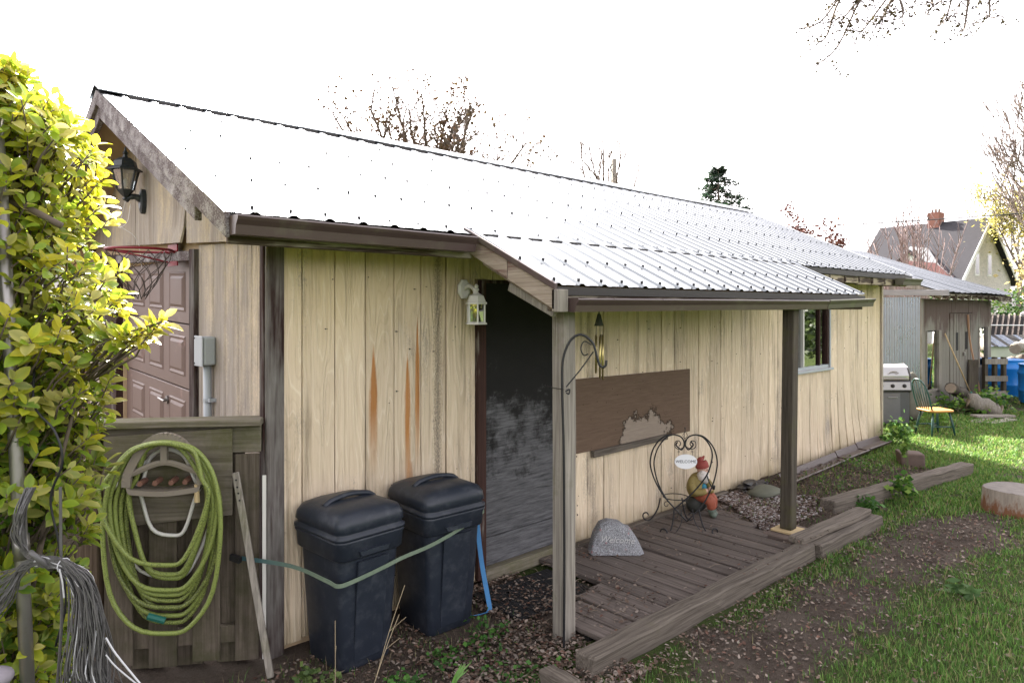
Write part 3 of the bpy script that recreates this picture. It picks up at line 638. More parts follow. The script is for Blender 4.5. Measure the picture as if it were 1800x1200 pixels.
# old gutter trough lying at the foot of the wall
dn = thing('fallen_gutter', 'fallen brown gutter trough lying along the foot of the wall', 'gutter', (5.4, -0.30, 0.0), math.atan2(0.04, 2.9))
for i, (a, b_) in enumerate(((0, 1.55), (1.56, 2.2), (2.21, 2.95))):
    obj('length', B().prism([(0.09, 0.07), (0.10, 0.075), (0.07, 0.0), (-0.06, -0.01), (-0.085, 0.025), (-0.07, 0.032), (-0.055, 0.008), (0.062, 0.015)], a, b_).tf(lambda x, y, z: (x, y+0.03*math.sin(x*0.9), z+0.01*i)), M['gutter'], dn)
# welcome mat
mat_ = thing('door_mat', 'dark ribbed rubber mat half buried in leaves before the door', 'mat', (1.62, -0.42, -0.03), -0.05)
obj('base', B().box(-0.36, 0.30, -0.24, 0.24, 0, 0.008), M['black'], mat_)
for i in range(26): obj('rib', B().box(-0.36, 0.30, -0.235+i*0.018, -0.225+i*0.018, 0.008, 0.014), M['black'], mat_)
# ------------------------------------------------------------------ small things on and by the garage
def spiral(cx, cz, r0, r1, a0, a1, n=16, y=0): return [(cx+(r0+(r1-r0)*i/n)*math.cos(a0+(a1-a0)*i/n), y, cz+(r0+(r1-r0)*i/n)*math.sin(a0+(a1-a0)*i/n)) for i in range(n+1)]
def smooth(pts, n=5):
    """Catmull-Rom through the points"""
    P = [Vector(p) for p in pts]; P = [2*P[0]-P[1]]+P+[2*P[-1]-P[-2]]; o = []
    for i in range(1, len(P)-2):
        for k in range(n):
            t = k/n; a, b, c, d = P[i-1:i+3]
            o.append(0.5*((2*b)+(c-a)*t+(2*a-5*b+4*c-d)*t*t+(3*b-a-3*c+d)*t**3))
    return o+[P[-2]]
# black gable lantern
L1 = thing('wall_lantern', 'black metal carriage lantern on the gable above the hoop', 'lantern', (0.0, 2.13, 2.62))
obj('wall_plate', B().lathe([(0.075, -0.002), (0.075, 0.03), (0.05, 0.04)], 12, sx=0.62).tf(lambda x, y, z: (-0.036-z, x, y*1.25)), M['black_lamp'], L1)
obj('arm', B().tube(smooth([(-0.05, 0, 0.0), (-0.10, 0, 0.03), (-0.14, 0, 0.02), (-0.165, 0, -0.01)]), [0.026]*5+[0.022]*5+[0.016]*6, 8), M['black_lamp'], L1, smooth=True)
def lantern_body(root, c, s, mt, gl):
    x, y, z = c
    obj('cage_base', B().lathe([(0.012, -0.10), (0.022, -0.09), (0.012, -0.075), (0.03, -0.06), (0.055, -0.03), (0.06, -0.02)], 6, (0, 0, 0)).tf(lambda a, b, d: (x+a*s, y+b*s, z+d*s)), mt, root)
    lamp = obj('glazing', B().lathe([(0.055, -0.02), (0.088, 0.12)], 6).tf(lambda a, b, d: (x+a*s, y+b*s, z+d*s)), gl, root)
    for k in range(6):
        a = 2*PI*k/6; obj('bar', B().tube([(x+0.057*s*math.cos(a), y+0.057*s*math.sin(a), z-0.02*s), (x+0.09*s*math.cos(a), y+0.09*s*math.sin(a), z+0.12*s)], 0.007*s, 5), mt, lamp)
    obj('roof', B().lathe([(0.092, 0.118), (0.118, 0.122), (0.118, 0.132), (0.085, 0.15), (0.075, 0.19), (0.045, 0.215), (0.02, 0.22), (0.014, 0.24), (0.022, 0.25), (0.01, 0.27), (0.004, 0.30)], 6).tf(lambda a, b, d: (x+a*s, y+b*s, z+d*s)), mt, root)
    obj('bulb', B().ell((x, y, z+0.03*s), (0.016*s, 0.016*s, 0.035*s), 8, 6), M['white'], lamp)
lantern_body(L1, (-0.17, 0.0, 0.095), 1.0, M['black_lamp'], M['glass'])
obj('loose_wire', B().tube(smooth([(-0.17, 0, -0.01), (-0.17, 0.09, -0.10), (-0.2, 0.06, -0.2), (-0.17, -0.05, -0.17), (-0.14, -0.02, -0.03)]), 0.0022, 4).tube(smooth([(-0.2, 0.0, -0.2), (-0.1, -0.04, -0.3), (-0.06, 0.0, -0.5)]), 0.0022, 4), M['white'], L1)
# white lantern by the side door
L2 = thing('wall_lantern', 'white flaking lantern beside the dark side door', 'lantern', (1.325, 0.0, 1.94))
obj('wall_plate', B().lathe([(0.062, 0), (0.062, 0.012), (0.05, 0.02)], 8, rot=PI/8).tf(lambda x, y, z: (x*0.85, -0.022-z, y*1.1)), M['white'], L2)
obj('arm', B().tube(smooth([(0.0, -0.03, 0.0), (0.0, -0.08, 0.02), (0.0, -0.13, 0.0), (0, -0.15, -0.035)]), 0.014, 8), M['white'], L2, smooth=True)
cx, cy = 0.0, -0.155
obj('roof', B().lathe([(0.074, -0.10), (0.074, -0.088), (0.066, -0.085), (0.05, -0.045), (0.022, -0.03), (0.012, -0.018), (0.02, -0.005), (0.012, 0.008), (0.016, 0.02), (0.006, 0.03)], 6, (cx, cy, 0.0)), M['white'], L2)
lm = obj('glazing', B().lathe([(0.056, -0.215), (0.056, -0.10)], 6, (cx, cy, 0)), M['glass'], L2)
for k in range(6): obj('bar', B().tube([(cx+0.058*math.cos(PI*k/3), cy+0.058*math.sin(PI*k/3), -0.217), (cx+0.058*math.cos(PI*k/3), cy+0.058*math.sin(PI*k/3), -0.098)], 0.007, 5), M['white'], lm)
obj('cage_base', B().lathe([(0.06, -0.232), (0.074, -0.230), (0.074, -0.222), (0.062, -0.214)], 6, (cx, cy, 0)), M['white'], L2)
obj('bulb', B().ell((cx, cy, -0.16), (0.02, 0.02, 0.035), 8, 6), M['fresh'], lm)
# basketball hoop
hp = thing('basketball_hoop', 'red basketball rim with a dark net above the overhead door', 'hoop', (-0.235, 1.50, 2.205))
r = 0.20; n = 12
obj('rim', B().tube([(r*math.cos(2*PI*k/24), r*math.sin(2*PI*k/24), 0) for k in range(24)], 0.009, 6, True), M['red'], hp, smooth=True)
obj('bracket', B().bar((0.17, -0.06, 0), (0.235, -0.06, -0.02), 0.03, 0.01).bar((0.17, 0.06, 0), (0.235, 0.06, -0.02), 0.03, 0.01).tube([(-0.1, 0.16, -0.004), (0.02, 0.1, -0.03), (0.2, 0.08, -0.07)], 0.006, 5).box(0.205, 0.213, -0.1, 0.1, -0.10, 0.05), M['red'], hp)
nb = B(); rows = 6
def npt(i, k):
    rr = r*(1-0.09*i-0.016*i*i*0.5); return (rr*math.cos(2*PI*(k+0.5*(i % 2))/n), rr*math.sin(2*PI*(k+0.5*(i % 2))/n), -0.012-0.052*i+0.01*math.sin(k*2.1+i))
for i in range(rows):
    for k in range(n):
        if i % 2 == 0: tg = (npt(i+1, k), npt(i+1, k-1))
        else: tg = (npt(i+1, k), npt(i+1, k+1))
        for q in tg: nb.tube([npt(i, k), q], 0.0028, 4)
obj('net', nb, plain('net_cord', (0.075, 0.06, 0.052), 0.9), hp)
# conduit
cd = thing('electrical_conduit', 'grey plastic conduit with a tall junction box on the front wall', 'conduit', (-0.03, 0.80, -0.05))
obj('pipe', B().tube([(0, -0.01, 0), (0, 0.0, 0.9), (0.0, 0.015, 1.55)], 0.024, 10), M['pvc'], cd, smooth=True)
obj('junction_box', B().box(-0.045, 0.03, -0.055, 0.075, 1.515, 1.69), M['pvc'], cd, bevel=0.012, seg=2)
obj('cover', B().box(-0.056, -0.046, -0.058, 0.085, 1.508, 1.695), M['pvc'], cd, bevel=0.004)
obj('clamp', B().lathe([(0.03, 1.29), (0.03, 1.31)], 10).box(-0.01, 0.03, -0.055, 0.0, 1.29, 1.31), M['pvc'], cd)
for z in (1.525, 1.68): obj('screw', B().ell((-0.058, 0.07, z), (0.004, 0.006, 0.006), 6, 4), M['screw'], cd)

# ------------------------------------------------------------------ fence panel with hose
FO = (-0.80, 0.505); FA = math.atan2(-0.5426, 0.84)
fe = thing('fence_panel', 'short board fence panel with a flat cap rail by the garage corner', 'fence', (FO[0], FO[1], -0.06), FA)
obj('cap_rail', B().box(-0.25, 0.93, -0.075, 0.075, 1.262, 1.297).tf(lambda x, y, z: (x, y, z-0.006*math.sin(x*3))), M['fence_x'], fe, bevel=0.005)
obj('post', B().box(0.045, 0.145, -0.06, 0.04, -0.02, 1.262), wood('fence_post_brown', (0.06, 0.042, 0.03), (0.15, 0.11, 0.08), 'z'), fe, bevel=0.006)
obj('rail', B().box(0.146, 0.92, -0.02, 0.02, 1.115, 1.258), M['fence_x'], fe, bevel=0.004)
obj('rail', B().box(0.146, 0.92, -0.02, 0.02, 0.12, 0.21), M['fence'], fe, bevel=0.004)
for i, (a, b_) in enumerate(((0.165, 0.30), (0.375, 0.51), (0.585, 0.72), (0.795, 0.915))): obj('fence_board', B().box(a, b_, -0.041, -0.022, 0.03+R.uniform(-.02, .02), 1.11), M['fence'], fe, bevel=0.003)
for i, (a, b_) in enumerate(((0.27, 0.41), (0.48, 0.62), (0.69, 0.83), (-0.24, 0.04))): obj('fence_board', B().box(a, b_, 0.022, 0.04, 0.0, 1.2), M['fence'], fe, bevel=0.003)
obj('plywood_square', B().hexa([(0.17, -0.062, 0.76), (0.785, -0.062, 0.80), (0.785, -0.044, 0.80), (0.17, -0.044, 0.76), (0.17, -0.062, 1.225), (0.785, -0.062, 1.252), (0.785, -0.044, 1.252), (0.17, -0.044, 1.225)]), M['ply'], fe, bevel=0.003)
def fpt(u, z, d=-0.10): c, s = math.cos(FA), math.sin(FA); return (FO[0]+u*c-d*s, FO[1]+u*s+d*c, z)
# hanger
g = plain('hanger_plastic', (0.23, 0.20, 0.165), 0.5, var=0.12)
hg = thing('hose_hanger', 'beige plastic hose hanger screwed to the fence plywood', 'hanger', fpt(0.483, 0.90, -0.062), FA)
arch = smooth([(-0.175, 0, 0.03), (-0.165, 0, 0.10), (-0.10, 0, 0.22), (-0.035, 0, 0.268), (0.035, 0, 0.268), (0.10, 0, 0.22), (0.165, 0, 0.10), (0.175, 0, 0.03)], 4)
bb = B()
for i in range(len(arch)-1):
    a, b_ = arch[i], arch[i+1]; na = Vector((-(b_-a).z, 0, (b_-a).x)).normalized()*0.02
    bb.hexa([a+na+Vector((0, -0.10, 0)), a-na+Vector((0, -0.10, 0)), b_-na+Vector((0, -0.10, 0)), b_+na+Vector((0, -0.10, 0)), a+na+Vector((0, -0.07, 0)), a-na+Vector((0, -0.07, 0)), b_-na+Vector((0, -0.07, 0)), b_+na+Vector((0, -0.07, 0))])
obj('front_flange', bb, g, hg)
obj('cross_rib', B().bar((0, -0.085, 0.14), (0, -0.085, 0.262), 0.03, 0.03, (0, 1, 0)).tube(smooth([(-0.16, -0.085, 0.09), (0, -0.085, 0.145), (0.16, -0.085, 0.09)]), 0.016, 6), g, hg)
sad = smooth([(-0.175, 0, 0.05), (-0.165, 0, 0.0), (-0.12, 0, -0.012), (0, 0, -0.022), (0.12, 0, -0.012), (0.165, 0, 0.0), (0.175, 0, 0.05)], 4)
bb = B()
for i in range(len(sad)-1):
    a, b_ = sad[i], sad[i+1]; bb.hexa([a+Vector((0, -0.10, 0)), b_+Vector((0, -0.10, 0)), b_, a, a+Vector((0, -0.10, 0.025)), b_+Vector((0, -0.10, 0.025)), b_+Vector((0, 0, 0.025)), a+Vector((0, 0, 0.025))])
obj('saddle', bb, g, hg); obj('back_plate', B().prism([(-0.17, 0.0), (0.17, 0.0), (0.15, 0.12), (0.0, 0.15), (-0.15, 0.12)], -0.006, 0, 'y'), M['ply'], hg)
for x in (-0.11, -0.04, 0.035, 0.10): obj('peg', B().lathe([(0.013, -0.10), (0.016, -0.02)], 8).tf(lambda a, b, c: (x+a, c, 0.045+b)), plain('terracotta_peg', (0.17, 0.085, 0.06), 0.7), hg)
# green hose: loops hung over the hanger
g = G('hose_green'); p = g.pos(); n = g.noise(p, 12, 5, 0.7); f = g.noise(p, 170, 3, 0.6)
n = g.math('ADD', g.math('MULTIPLY', n, 0.55), g.math('MULTIPLY', g.rnd(), 0.5)); cc = g.mix(n, (0.15, 0.20, 0.045), (0.38, 0.44, 0.115)); cc = g.mix(g.math('MULTIPLY', g.step(g.math('ADD', g.math('MULTIPLY', f, 0.9), g.math('MULTIPLY', n, 0.5)), 0.62, 0.80), 0.8), cc, (0.025, 0.03, 0.012))
M['hose'] = g.done(cc, 0.5)
def loop_pts(uL, uR, zb, d, top=1.125, w=0.14, cx=0.483, n=44):
    out = []; h = []
    pts = [(cx-w, top-0.03), (cx-w*0.5, top+0.01), (cx, top+0.022), (cx+w*0.5, top+0.01), (cx+w, top-0.03), (uR-0.03, top-0.16), (uR, (top+zb)/2+0.06), (uR-0.04, zb+0.20), (cx+(uR-cx)*0.45, zb+0.03), (cx+0.02, zb), (cx-(cx-uL)*0.5, zb+0.04), (uL+0.03, zb+0.22), (uL, (top+zb)/2+0.08), (uL+0.04, top-0.15)]
    q = [(u, 0, z) for u, z in pts]; q2 = q+q[:1]
    P = [Vector(a) for a in q]; m = len(P)
    for i in range(m):
        a, b, c, e = P[i-1], P[i], P[(i+1) % m], P[(i+2) % m]
        for k in range(4):
            t = k/4; v = 0.5*((2*b)+(c-a)*t+(2*a-5*b+4*c-e)*t*t+(3*b-a-3*c+e)*t**3)
            dd = d-0.02*math.sin(2*PI*(i+k/4)/m); out.append(fpt(v.x, v.z, dd))
    return out
hose = thing('garden_hose', 'green algae-spotted garden hose coiled on the fence hanger', 'hose', fpt(0.483, 0.17, -0.1))
hloc = Vector(hose.location)
spec = [(0.20, 0.755, 0.19, -0.165, 0.168), (0.185, 0.70, 0.535, -0.175, 0.155), (0.225, 0.735, 0.40, -0.15, 0.15), (0.245, 0.715, 0.37, -0.135, 0.135), (0.265, 0.70, 0.335, -0.12, 0.12), (0.215, 0.745, 0.305, -0.13, 0.14), (0.285, 0.69, 0.29, -0.105, 0.11), (0.235, 0.72, 0.255, -0.11, 0.125), (0.30, 0.675, 0.44, -0.10, 0.10), (0.26, 0.71, 0.215, -0.098, 0.115), (0.31, 0.69, 0.475, -0.14, 0.10)]
for (uL, uR, zb, d, w_) in spec:
    pts = [Vector(q)-hloc for q in loop_pts(uL, uR, zb, d, 1.13-0.012*R.random(), w_)]
    obj('coil', B().tube(pts, 0.0115, 8, True), M['hose'], hose, smooth=True)
obj('coupling', B().tube([Vector(fpt(0.40, 0.275, -0.128))-hloc, Vector(fpt(0.48, 0.245, -0.128))-hloc], 0.017, 8), plain('teal_tape', (0.015, 0.12, 0.095), 0.5), hose)
obj('coupling', B().tube([Vector(fpt(0.635, 0.93, -0.15))-hloc, Vector(fpt(0.638, 0.84, -0.15))-hloc], [0.011, 0.014], 8), M['fresh'], hose)
wh = thing('white_hose', 'thin white hose looped inside the green coil', 'hose', fpt(0.483, 0.55, -0.085)); wl_ = Vector(wh.location)
obj('loop', B().tube([Vector(q)-wl_ for q in loop_pts(0.315, 0.655, 0.655, -0.088, 1.08, 0.09)], 0.0095, 8, True), M['white'], wh, smooth=True)
obj('loop', B().tube([Vector(q)-wl_ for q in loop_pts(0.205, 0.70, 0.44, -0.082, 1.08, 0.09)], 0.008, 8, True), M['white'], wh, smooth=True)
# leaning stake
stk = thing('wooden_stake', 'grey wooden stake with drilled holes leaning on the fence end', 'stake', fpt(1.0, -0.05, -0.20), FA)
obj('shaft', B().bar((0.0, 0, 0.0), (-0.19, 0.10, 1.02), 0.034, 0.02, (0, 1, 0.1)), M['post'], stk, bevel=0.003)
for t in (0.965, 0.93, 0.90, 0.865): obj('hole', B().lathe([(0.005, 0), (0.005, 0.003)], 8).tf(lambda x, y, z: (-0.19*t+x, 0.10*t-0.0115-z, 1.02*t+y)), M['screw'], stk)
tag(obj('white_strip', B().bar((0, 0, 0.0), (0.0, 0, 0.96), 0.018, 0.008, (0, 1, 0)), M['white'], None, fpt(0.945, -0.02, -0.06), (0, 0, FA)), 'pale upright strip between the fence end and the corner trim', 'strip')

# ------------------------------------------------------------------ bins
def rrect(w, d, r, n=4, bulge=0.0):
    o = []
    for (cx, cy, a0) in ((w/2-r, d/2-r, 0), (-w/2+r, d/2-r, PI/2), (-w/2+r, -d/2+r, PI), (w/2-r, -d/2+r, 3*PI/2)):
        for i in range(n+1):
            a = a0+PI/2*i/n; o.append((cx+r*math.cos(a), cy+r*math.sin(a)))
    return o
def loft(sections):
    """sections: list of (outline, z)"""
    vs = []; fs = []; n = len(sections[0][0])
    for o, z in sections:
        for q in o: vs.append((q[0], q[1], z if not callable(z) else z(*q)))
    for i in range(len(sections)-1):
        for k in range(n): fs.append((i*n+k, i*n+(k+1) % n, (i+1)*n+(k+1) % n, (i+1)*n+k))
    fs += [tuple(range(n-1, -1, -1)), tuple((len(sections)-1)*n+k for k in range(n))]
    return B().add(vs, fs)
def make_bin(loc, rz, label):
    t = thing('rubbish_bin', label, 'bin', loc, rz, 'rubbish bins by the side wall')
    body = obj('body', loft([(rrect(0.34, 0.40, 0.04), 0.0), (rrect(0.36, 0.42, 0.05), 0.015), (rrect(0.405, 0.485, 0.055), 0.40), (rrect(0.43, 0.52, 0.06), 0.66), (rrect(0.435, 0.525, 0.06), 0.70)]), M['bin'], t, smooth=True, bevel=0.004)
    for s in (-1, 1): obj('side_rib', loft([(rrect(0.20, 0.012, 0.005, 2), 0.05), (rrect(0.22, 0.012, 0.005, 2), 0.60)]).tf(lambda x, y, z: (x, s*(0.205+0.078*z/0.62)+y, z)), M['bin'], body)
    obj('moulding', B().bar((-0.05, -0.266, 0.53), (0.07, -0.268, 0.555), 0.012, 0.01), M['bin'], body)
    obj('rim', loft([(rrect(0.45, 0.54, 0.065), 0.615), (rrect(0.475, 0.565, 0.07), 0.625), (rrect(0.485, 0.58, 0.07), 0.70), (rrect(0.50, 0.595, 0.07), 0.715), (rrect(0.50, 0.595, 0.07), 0.725), (rrect(0.46, 0.55, 0.06), 0.73)]), M['bin'], t, smooth=True)
    for s in (-1, 1): obj('grip', loft([(rrect(0.20, 0.03, 0.01, 2), 0.635), (rrect(0.22, 0.03, 0.01, 2), 0.66)]).tf(lambda x, y, z: (x, s*0.288+y, z)), M['bin'], t)
    lid = obj('lid', loft([(rrect(0.505, 0.60, 0.07), 0.728), (rrect(0.505, 0.60, 0.07), 0.745), (rrect(0.47, 0.56, 0.06), 0.752), (rrect(0.47, 0.56, 0.06), 0.765), (rrect(0.495, 0.585, 0.07), 0.775), (rrect(0.49, 0.58, 0.08), 0.815), (rrect(0.45, 0.54, 0.09), 0.85), (rrect(0.34, 0.43, 0.09), 0.872), (rrect(0.16, 0.22, 0.07), 0.882)]), M['bin'], t, smooth=True)
    obj('handle', B().tube(smooth([(0.0, -0.17, 0.862), (0.0, -0.12, 0.888), (0, 0, 0.903), (0, 0.12, 0.888), (0.0, 0.17, 0.862)]), 0.015, 8).tf(lambda x, y, z: (y*1.05, x*1.7, z)), M['bin'], lid, smooth=True)
    for o in t.children_recursive: o.data.transform(Matrix.Diagonal((0.87, 0.80, 0.96, 1)))
    return t
make_bin((0.35, -0.255, -0.055), 0.06, 'black plastic bin nearer the corner post with the strap around its middle')
make_bin((0.925, -0.255, -0.055), -0.03, 'black plastic bin next to the side door, beside the hanging strap tail')
# strap round the bins
def ribbon(pts, w, axis=(0, 0, 1)):
    pts = [Vector(p) for p in pts]; up = Vector(axis); vs = []; fs = []
    for i, p in enumerate(pts):
        u = up.lerp(Vector((0.2, 0.3, 1)), 0.15*math.sin(i*0.7)).normalized()*w/2; vs += [p-u, p+u]
    for i in range(len(pts)-1): fs.append((2*i, 2*i+1, 2*i+3, 2*i+2))
    return B().add(vs, fs)
g = G('strap_webbing'); p = g.pos(); x, y, z = g.xyz(p); M['strap'] = g.done(g.mix(g.step(x, -0.12, 0.1), (0.025, 0.075, 0.085), g.mix(g.noise(p, 40, 3), (0.085, 0.13, 0.09), (0.17, 0.21, 0.145))), 0.7)
M['strap_blue'] = plain('strap_blue', (0.045, 0.17, 0.36), 0.6, var=0.2, scale=20)
st = thing('tie_strap', 'green webbing strap stretched across both bins', 'strap', (0.2, -0.7, 0.42))
a = Vector(st.location)
path = smooth([(-0.19, 0.0, 0.535), (0.02, -0.24, 0.50), (0.12, -0.43, 0.452), (0.15, -0.492, 0.435), (0.23, -0.497, 0.437), (0.42, -0.487, 0.46), (0.545, -0.482, 0.48), (0.72, -0.484, 0.50), (0.92, -0.484, 0.545), (1.08, -0.482, 0.60), (1.135, -0.44, 0.615), (1.14, -0.2, 0.62)], 5)
o = obj('webbing', ribbon([q-a for q in path], 0.021), M['strap'], st); m_ = o.modifiers.new('t', 'SOLIDIFY'); m_.thickness = 0.003
obj('buckle', B().bar(Vector((-0.19, 0.0, 0.535))-a, Vector((-0.165, -0.06, 0.528))-a, 0.02, 0.032), M['black'], st)
tl = thing('strap_tail', 'bright blue strap end hanging down beside the door', 'strap', (1.17, -0.5, -0.05)); a = Vector(tl.location)
o = obj('webbing', ribbon([q-a for q in smooth([(1.150, -0.36, 0.62), (1.16, -0.37, 0.45), (1.175, -0.39, 0.25), (1.195, -0.42, 0.06), (1.20, -0.43, -0.015), (1.16, -0.42, -0.03), (1.07, -0.41, -0.02)], 4)], 0.03, (1, -0.3, 0)), M['strap_blue'], tl); m_ = o.modifiers.new('t', 'SOLIDIFY'); m_.thickness = 0.003

# ------------------------------------------------------------------ hook, chime
def cw(px, py, d):
    """a point given as offsets across, up and along the heading from the camera spot, in metres at depth d"""
    t = d/1206; u = (px-900)*t; f = Vector((math.cos(YAW), math.sin(YAW), 0)); r_ = Vector((math.sin(YAW), -math.cos(YAW), 0))
    return Vector((-1.53, -3.58, 1.82))+f*d+r_*u+Vector((0, 0, (540-py)*t))
sh = thing('shepherd_hook', 'black iron shepherd hook tied to the grey porch post', 'hook', cw(992, 1150, 3.72)); a = Vector(sh.location)
obj('shaft', B().tube(smooth([q-a for q in (cw(991, 1165, 3.72), cw(992, 1000, 3.72), cw(991, 800, 3.72), cw(988, 680, 3.72), cw(990, 630, 3.72), cw(1003, 598, 3.72), cw(1022, 588, 3.72), cw(1042, 603, 3.72), cw(1050, 630, 3.72), cw(1056, 644, 3.72), cw(1064, 643, 3.72), cw(1066, 633, 3.72))], 5), 0.007, 7), M['black'], sh, smooth=True)
obj('brace', B().tube([q-a for q in (cw(995, 680, 3.72), cw(1020, 650, 3.72), cw(1043, 618, 3.72))], 0.004, 6).tube(smooth([q-a for q in (cw(1040, 606, 3.72), cw(1027, 600, 3.72), cw(1021, 612, 3.72), cw(1026, 624, 3.72), cw(1034, 622, 3.72))]), 0.0035, 6).tube(smooth([q-a for q in (cw(994, 688, 3.72), cw(1001, 684, 3.72), cw(1000, 692, 3.72), cw(995, 690, 3.72))]), 0.004, 6), M['black'], sh)
obj('cable_tie', B().tube([(q-a) for q in (cw(990, 684, 3.70), cw(975, 682, 3.79), cw(957, 677, 3.86), cw(958, 677, 3.95), cw(1000, 684, 4.0), cw(1001, 685, 3.85), cw(996, 684, 3.72))], 0.0025, 5), M['black'], sh)
ch = thing('wind_chime', 'wind chime with brass tubes and a dark cap hanging under the porch', 'wind chime', cw(1053, 560, 4.3)); a = Vector(ch.location)
obj('cap', B().lathe([(0.032, -0.045), (0.026, -0.03), (0.018, 0.0), (0.012, 0.025), (0.004, 0.035), (0.002, 0.17)], 10), plain('chime_cap', (0.035, 0.04, 0.025), 0.6), ch, smooth=True)
g = plain('brass', (0.50, 0.42, 0.17), 0.3, 0.9)
for k in range(5):
    an = 2*PI*k/5+0.3; x, y = 0.023*math.cos(an), 0.023*math.sin(an); z0 = -0.10-0.01*(k % 2); obj('tube', B().tube([(x, y, z0), (x, y, z0-0.20-0.02*k)], 0.006, 8), g, ch, smooth=True)
    obj('cord', B().tube([(x, y, z0), (x*0.8, y*0.8, -0.04)], 0.0012, 4), M['post'], ch)
# ------------------------------------------------------------------ text helper
def text_mesh(s, size, extrude, shear=0.0):
    cu = bpy.data.curves.new('t', 'FONT'); cu.body = s; cu.size = size; cu.extrude = extrude; cu.align_x = 'CENTER'; cu.align_y = 'CENTER'; cu.shear = shear; cu.resolution_u = 2
    o = bpy.data.objects.new('t', cu); col.objects.link(o); dg = bpy.context.evaluated_depsgraph_get()
    me = bpy.data.meshes.new_from_object(o.evaluated_get(dg)); bpy.data.objects.remove(o); bpy.data.curves.remove(cu); return me
# ------------------------------------------------------------------ welcome stone
stn = thing('welcome_stone', 'grey speckled stone with carved lettering standing on the deck', 'stone', (2.50, -0.36, 0.0), RZ)
pr = [(-0.20, 0.0), (-0.185, 0.08), (-0.165, 0.14), (-0.12, 0.215), (-0.06, 0.235), (0.02, 0.225), (0.07, 0.20), (0.105, 0.185), (0.15, 0.12), (0.19, 0.05), (0.205, 0.0)]
secs = [(0.05, 0.0, 1.0), (0.0, -0.045, 0.98), (-0.02, -0.06, 0.86), (0.05, 0.0, 1.0)]
bb = B(); N_ = len(pr); vs = []; fs = []
lay = [(-0.075, 0.80), (-0.065, 0.93), (-0.03, 1.0), (0.05, 1.0), (0.075, 0.9)]
for yy, s in lay:
    for (x, z) in pr: vs.append((x*s+R.uniform(-.006, .006), yy+0.12*max(0, z)*0.6+R.uniform(-.006, .006), z*s+(0 if z == 0 else R.uniform(-.005, .005))))
for i in range(len(lay)-1):
    for k in range(N_-1): fs.append((i*N_+k, i*N_+k+1, (i+1)*N_+k+1, (i+1)*N_+k))
    fs.append((i*N_+N_-1, i*N_, (i+1)*N_, (i+1)*N_+N_-1))
fs += [tuple(range(N_)), tuple((len(lay)-1)*N_+k for k in range(N_-1, -1, -1))]
g = G('speckled_stone'); p = g.objc(); v = g.noise(p, 150, 3, 0.8); n = g.noise(p, 16, 4); c = g.voro(p, 19)
cc = g.ramp(v, [(0.36, (0.06, 0.06, 0.065)), (0.5, (0.20, 0.205, 0.215)), (0.64, (0.42, 0.43, 0.44))]); cc = g.mix(g.math('MULTIPLY', g.step(c, 0.27, 0.12), g.step(n, 0.50, 0.56)), cc, (0.30, 0.16, 0.17)); g.bump(v, 0.6, 0.006)
obj('block', bb.add(vs, fs), g.done(cc, 0.85), stn, bevel=0.008, seg=2)
me = text_mesh('Welcome', 0.064, 0.003, 0.35); obj('lettering', me, plain('letter_pale', (0.44, 0.44, 0.43), 0.8), stn, loc=(0.0, -0.071, 0.115), rot=(PI/2-0.09, 0.05, 0))
# ------------------------------------------------------------------ heart stand
HS = 5.62/1206
hs_ = thing('heart_stand', 'black wire garden stand shaped like a heart on scroll feet', 'garden stand', (3.34, -0.42, 0.0), RZ)
K = HS/5.4556
def hp_(x, y, d=0.0): return ((x-480)*K, d, (1085-y)*K+0.0)
def htube(pts, d0=0.0, d1=0.0, r=0.0062, n=6):
    m = len(pts); q = [hp_(x, y, d0+(d1-d0)*i/(m-1)) for i, (x, y) in enumerate(pts)]; return B().tube(smooth(q, 5), r, n)
obj('outer_heart', htube([(400, 245), (385, 275), (410, 300), (440, 320), (465, 275), (455, 225), (420, 190), (350, 176), (260, 200), (175, 295), (138, 420), (150, 520), (195, 640), (270, 765), (370, 880), (490, 1008)]), M['black'], hs_, smooth=True)
obj('outer_heart', htube([(530, 245), (550, 272), (530, 300), (500, 318), (475, 275), (485, 225), (520, 190), (585, 178), (665, 205), (745, 300), (780, 420), (770, 540), (725, 690), (640, 850), (490, 1008)]), M['black'], hs_, smooth=True)
obj('inner_heart', htube([(350, 178), (290, 205), (215, 300), (176, 430), (190, 560), (235, 690), (300, 800), (375, 885)], 0.004, 0.004), M['black'], hs_, smooth=True)
obj('inner_heart', htube([(590, 180), (650, 205), (710, 280), (735, 375), (710, 500), (660, 600), (560, 720), (460, 815), (375, 885)], 0.004, 0.004), M['black'], hs_, smooth=True)
for s in (-1, 1): obj('scroll', htube([(475+s*4, 290), (475+s*60, 315), (475+s*100, 290), (475+s*95, 245), (475+s*62, 235), (475+s*45, 262), (475+s*58, 285)], r=0.0038), M['black'], hs_, smooth=True)
obj('finial', B().tube([hp_(472, 270), hp_(472, 215)], 0.003, 5).tube(smooth([hp_(472, 215), hp_(450, 185), hp_(472, 140)]), 0.002, 5).tube(smooth([hp_(472, 215), hp_(494, 185), hp_(472, 140)]), 0.002, 5).tube(smooth([hp_(472, 215), hp_(472, 185, 0.02), hp_(472, 140)]), 0.002, 5).tube([hp_(472, 140), hp_(472, 118)], 0.003, 5).ell(hp_(472, 113), (0.006, 0.006, 0.007), 6, 5), M['black'], hs_)
obj('scroll_leg', htube([(365, 890), (355, 980), (335, 1060), (300, 1125), (255, 1135), (222, 1105), (225, 1062), (255, 1050), (275, 1075), (265, 1100)], 0.0, -0.10), M['black'], hs_, smooth=True)
obj('scroll_leg', htube([(605, 895), (620, 980), (645, 1060), (690, 1125), (730, 1135), (760, 1100), (755, 1060), (720, 1050), (702, 1075), (715, 1100)], 0.0, -0.10), M['black'], hs_, smooth=True)
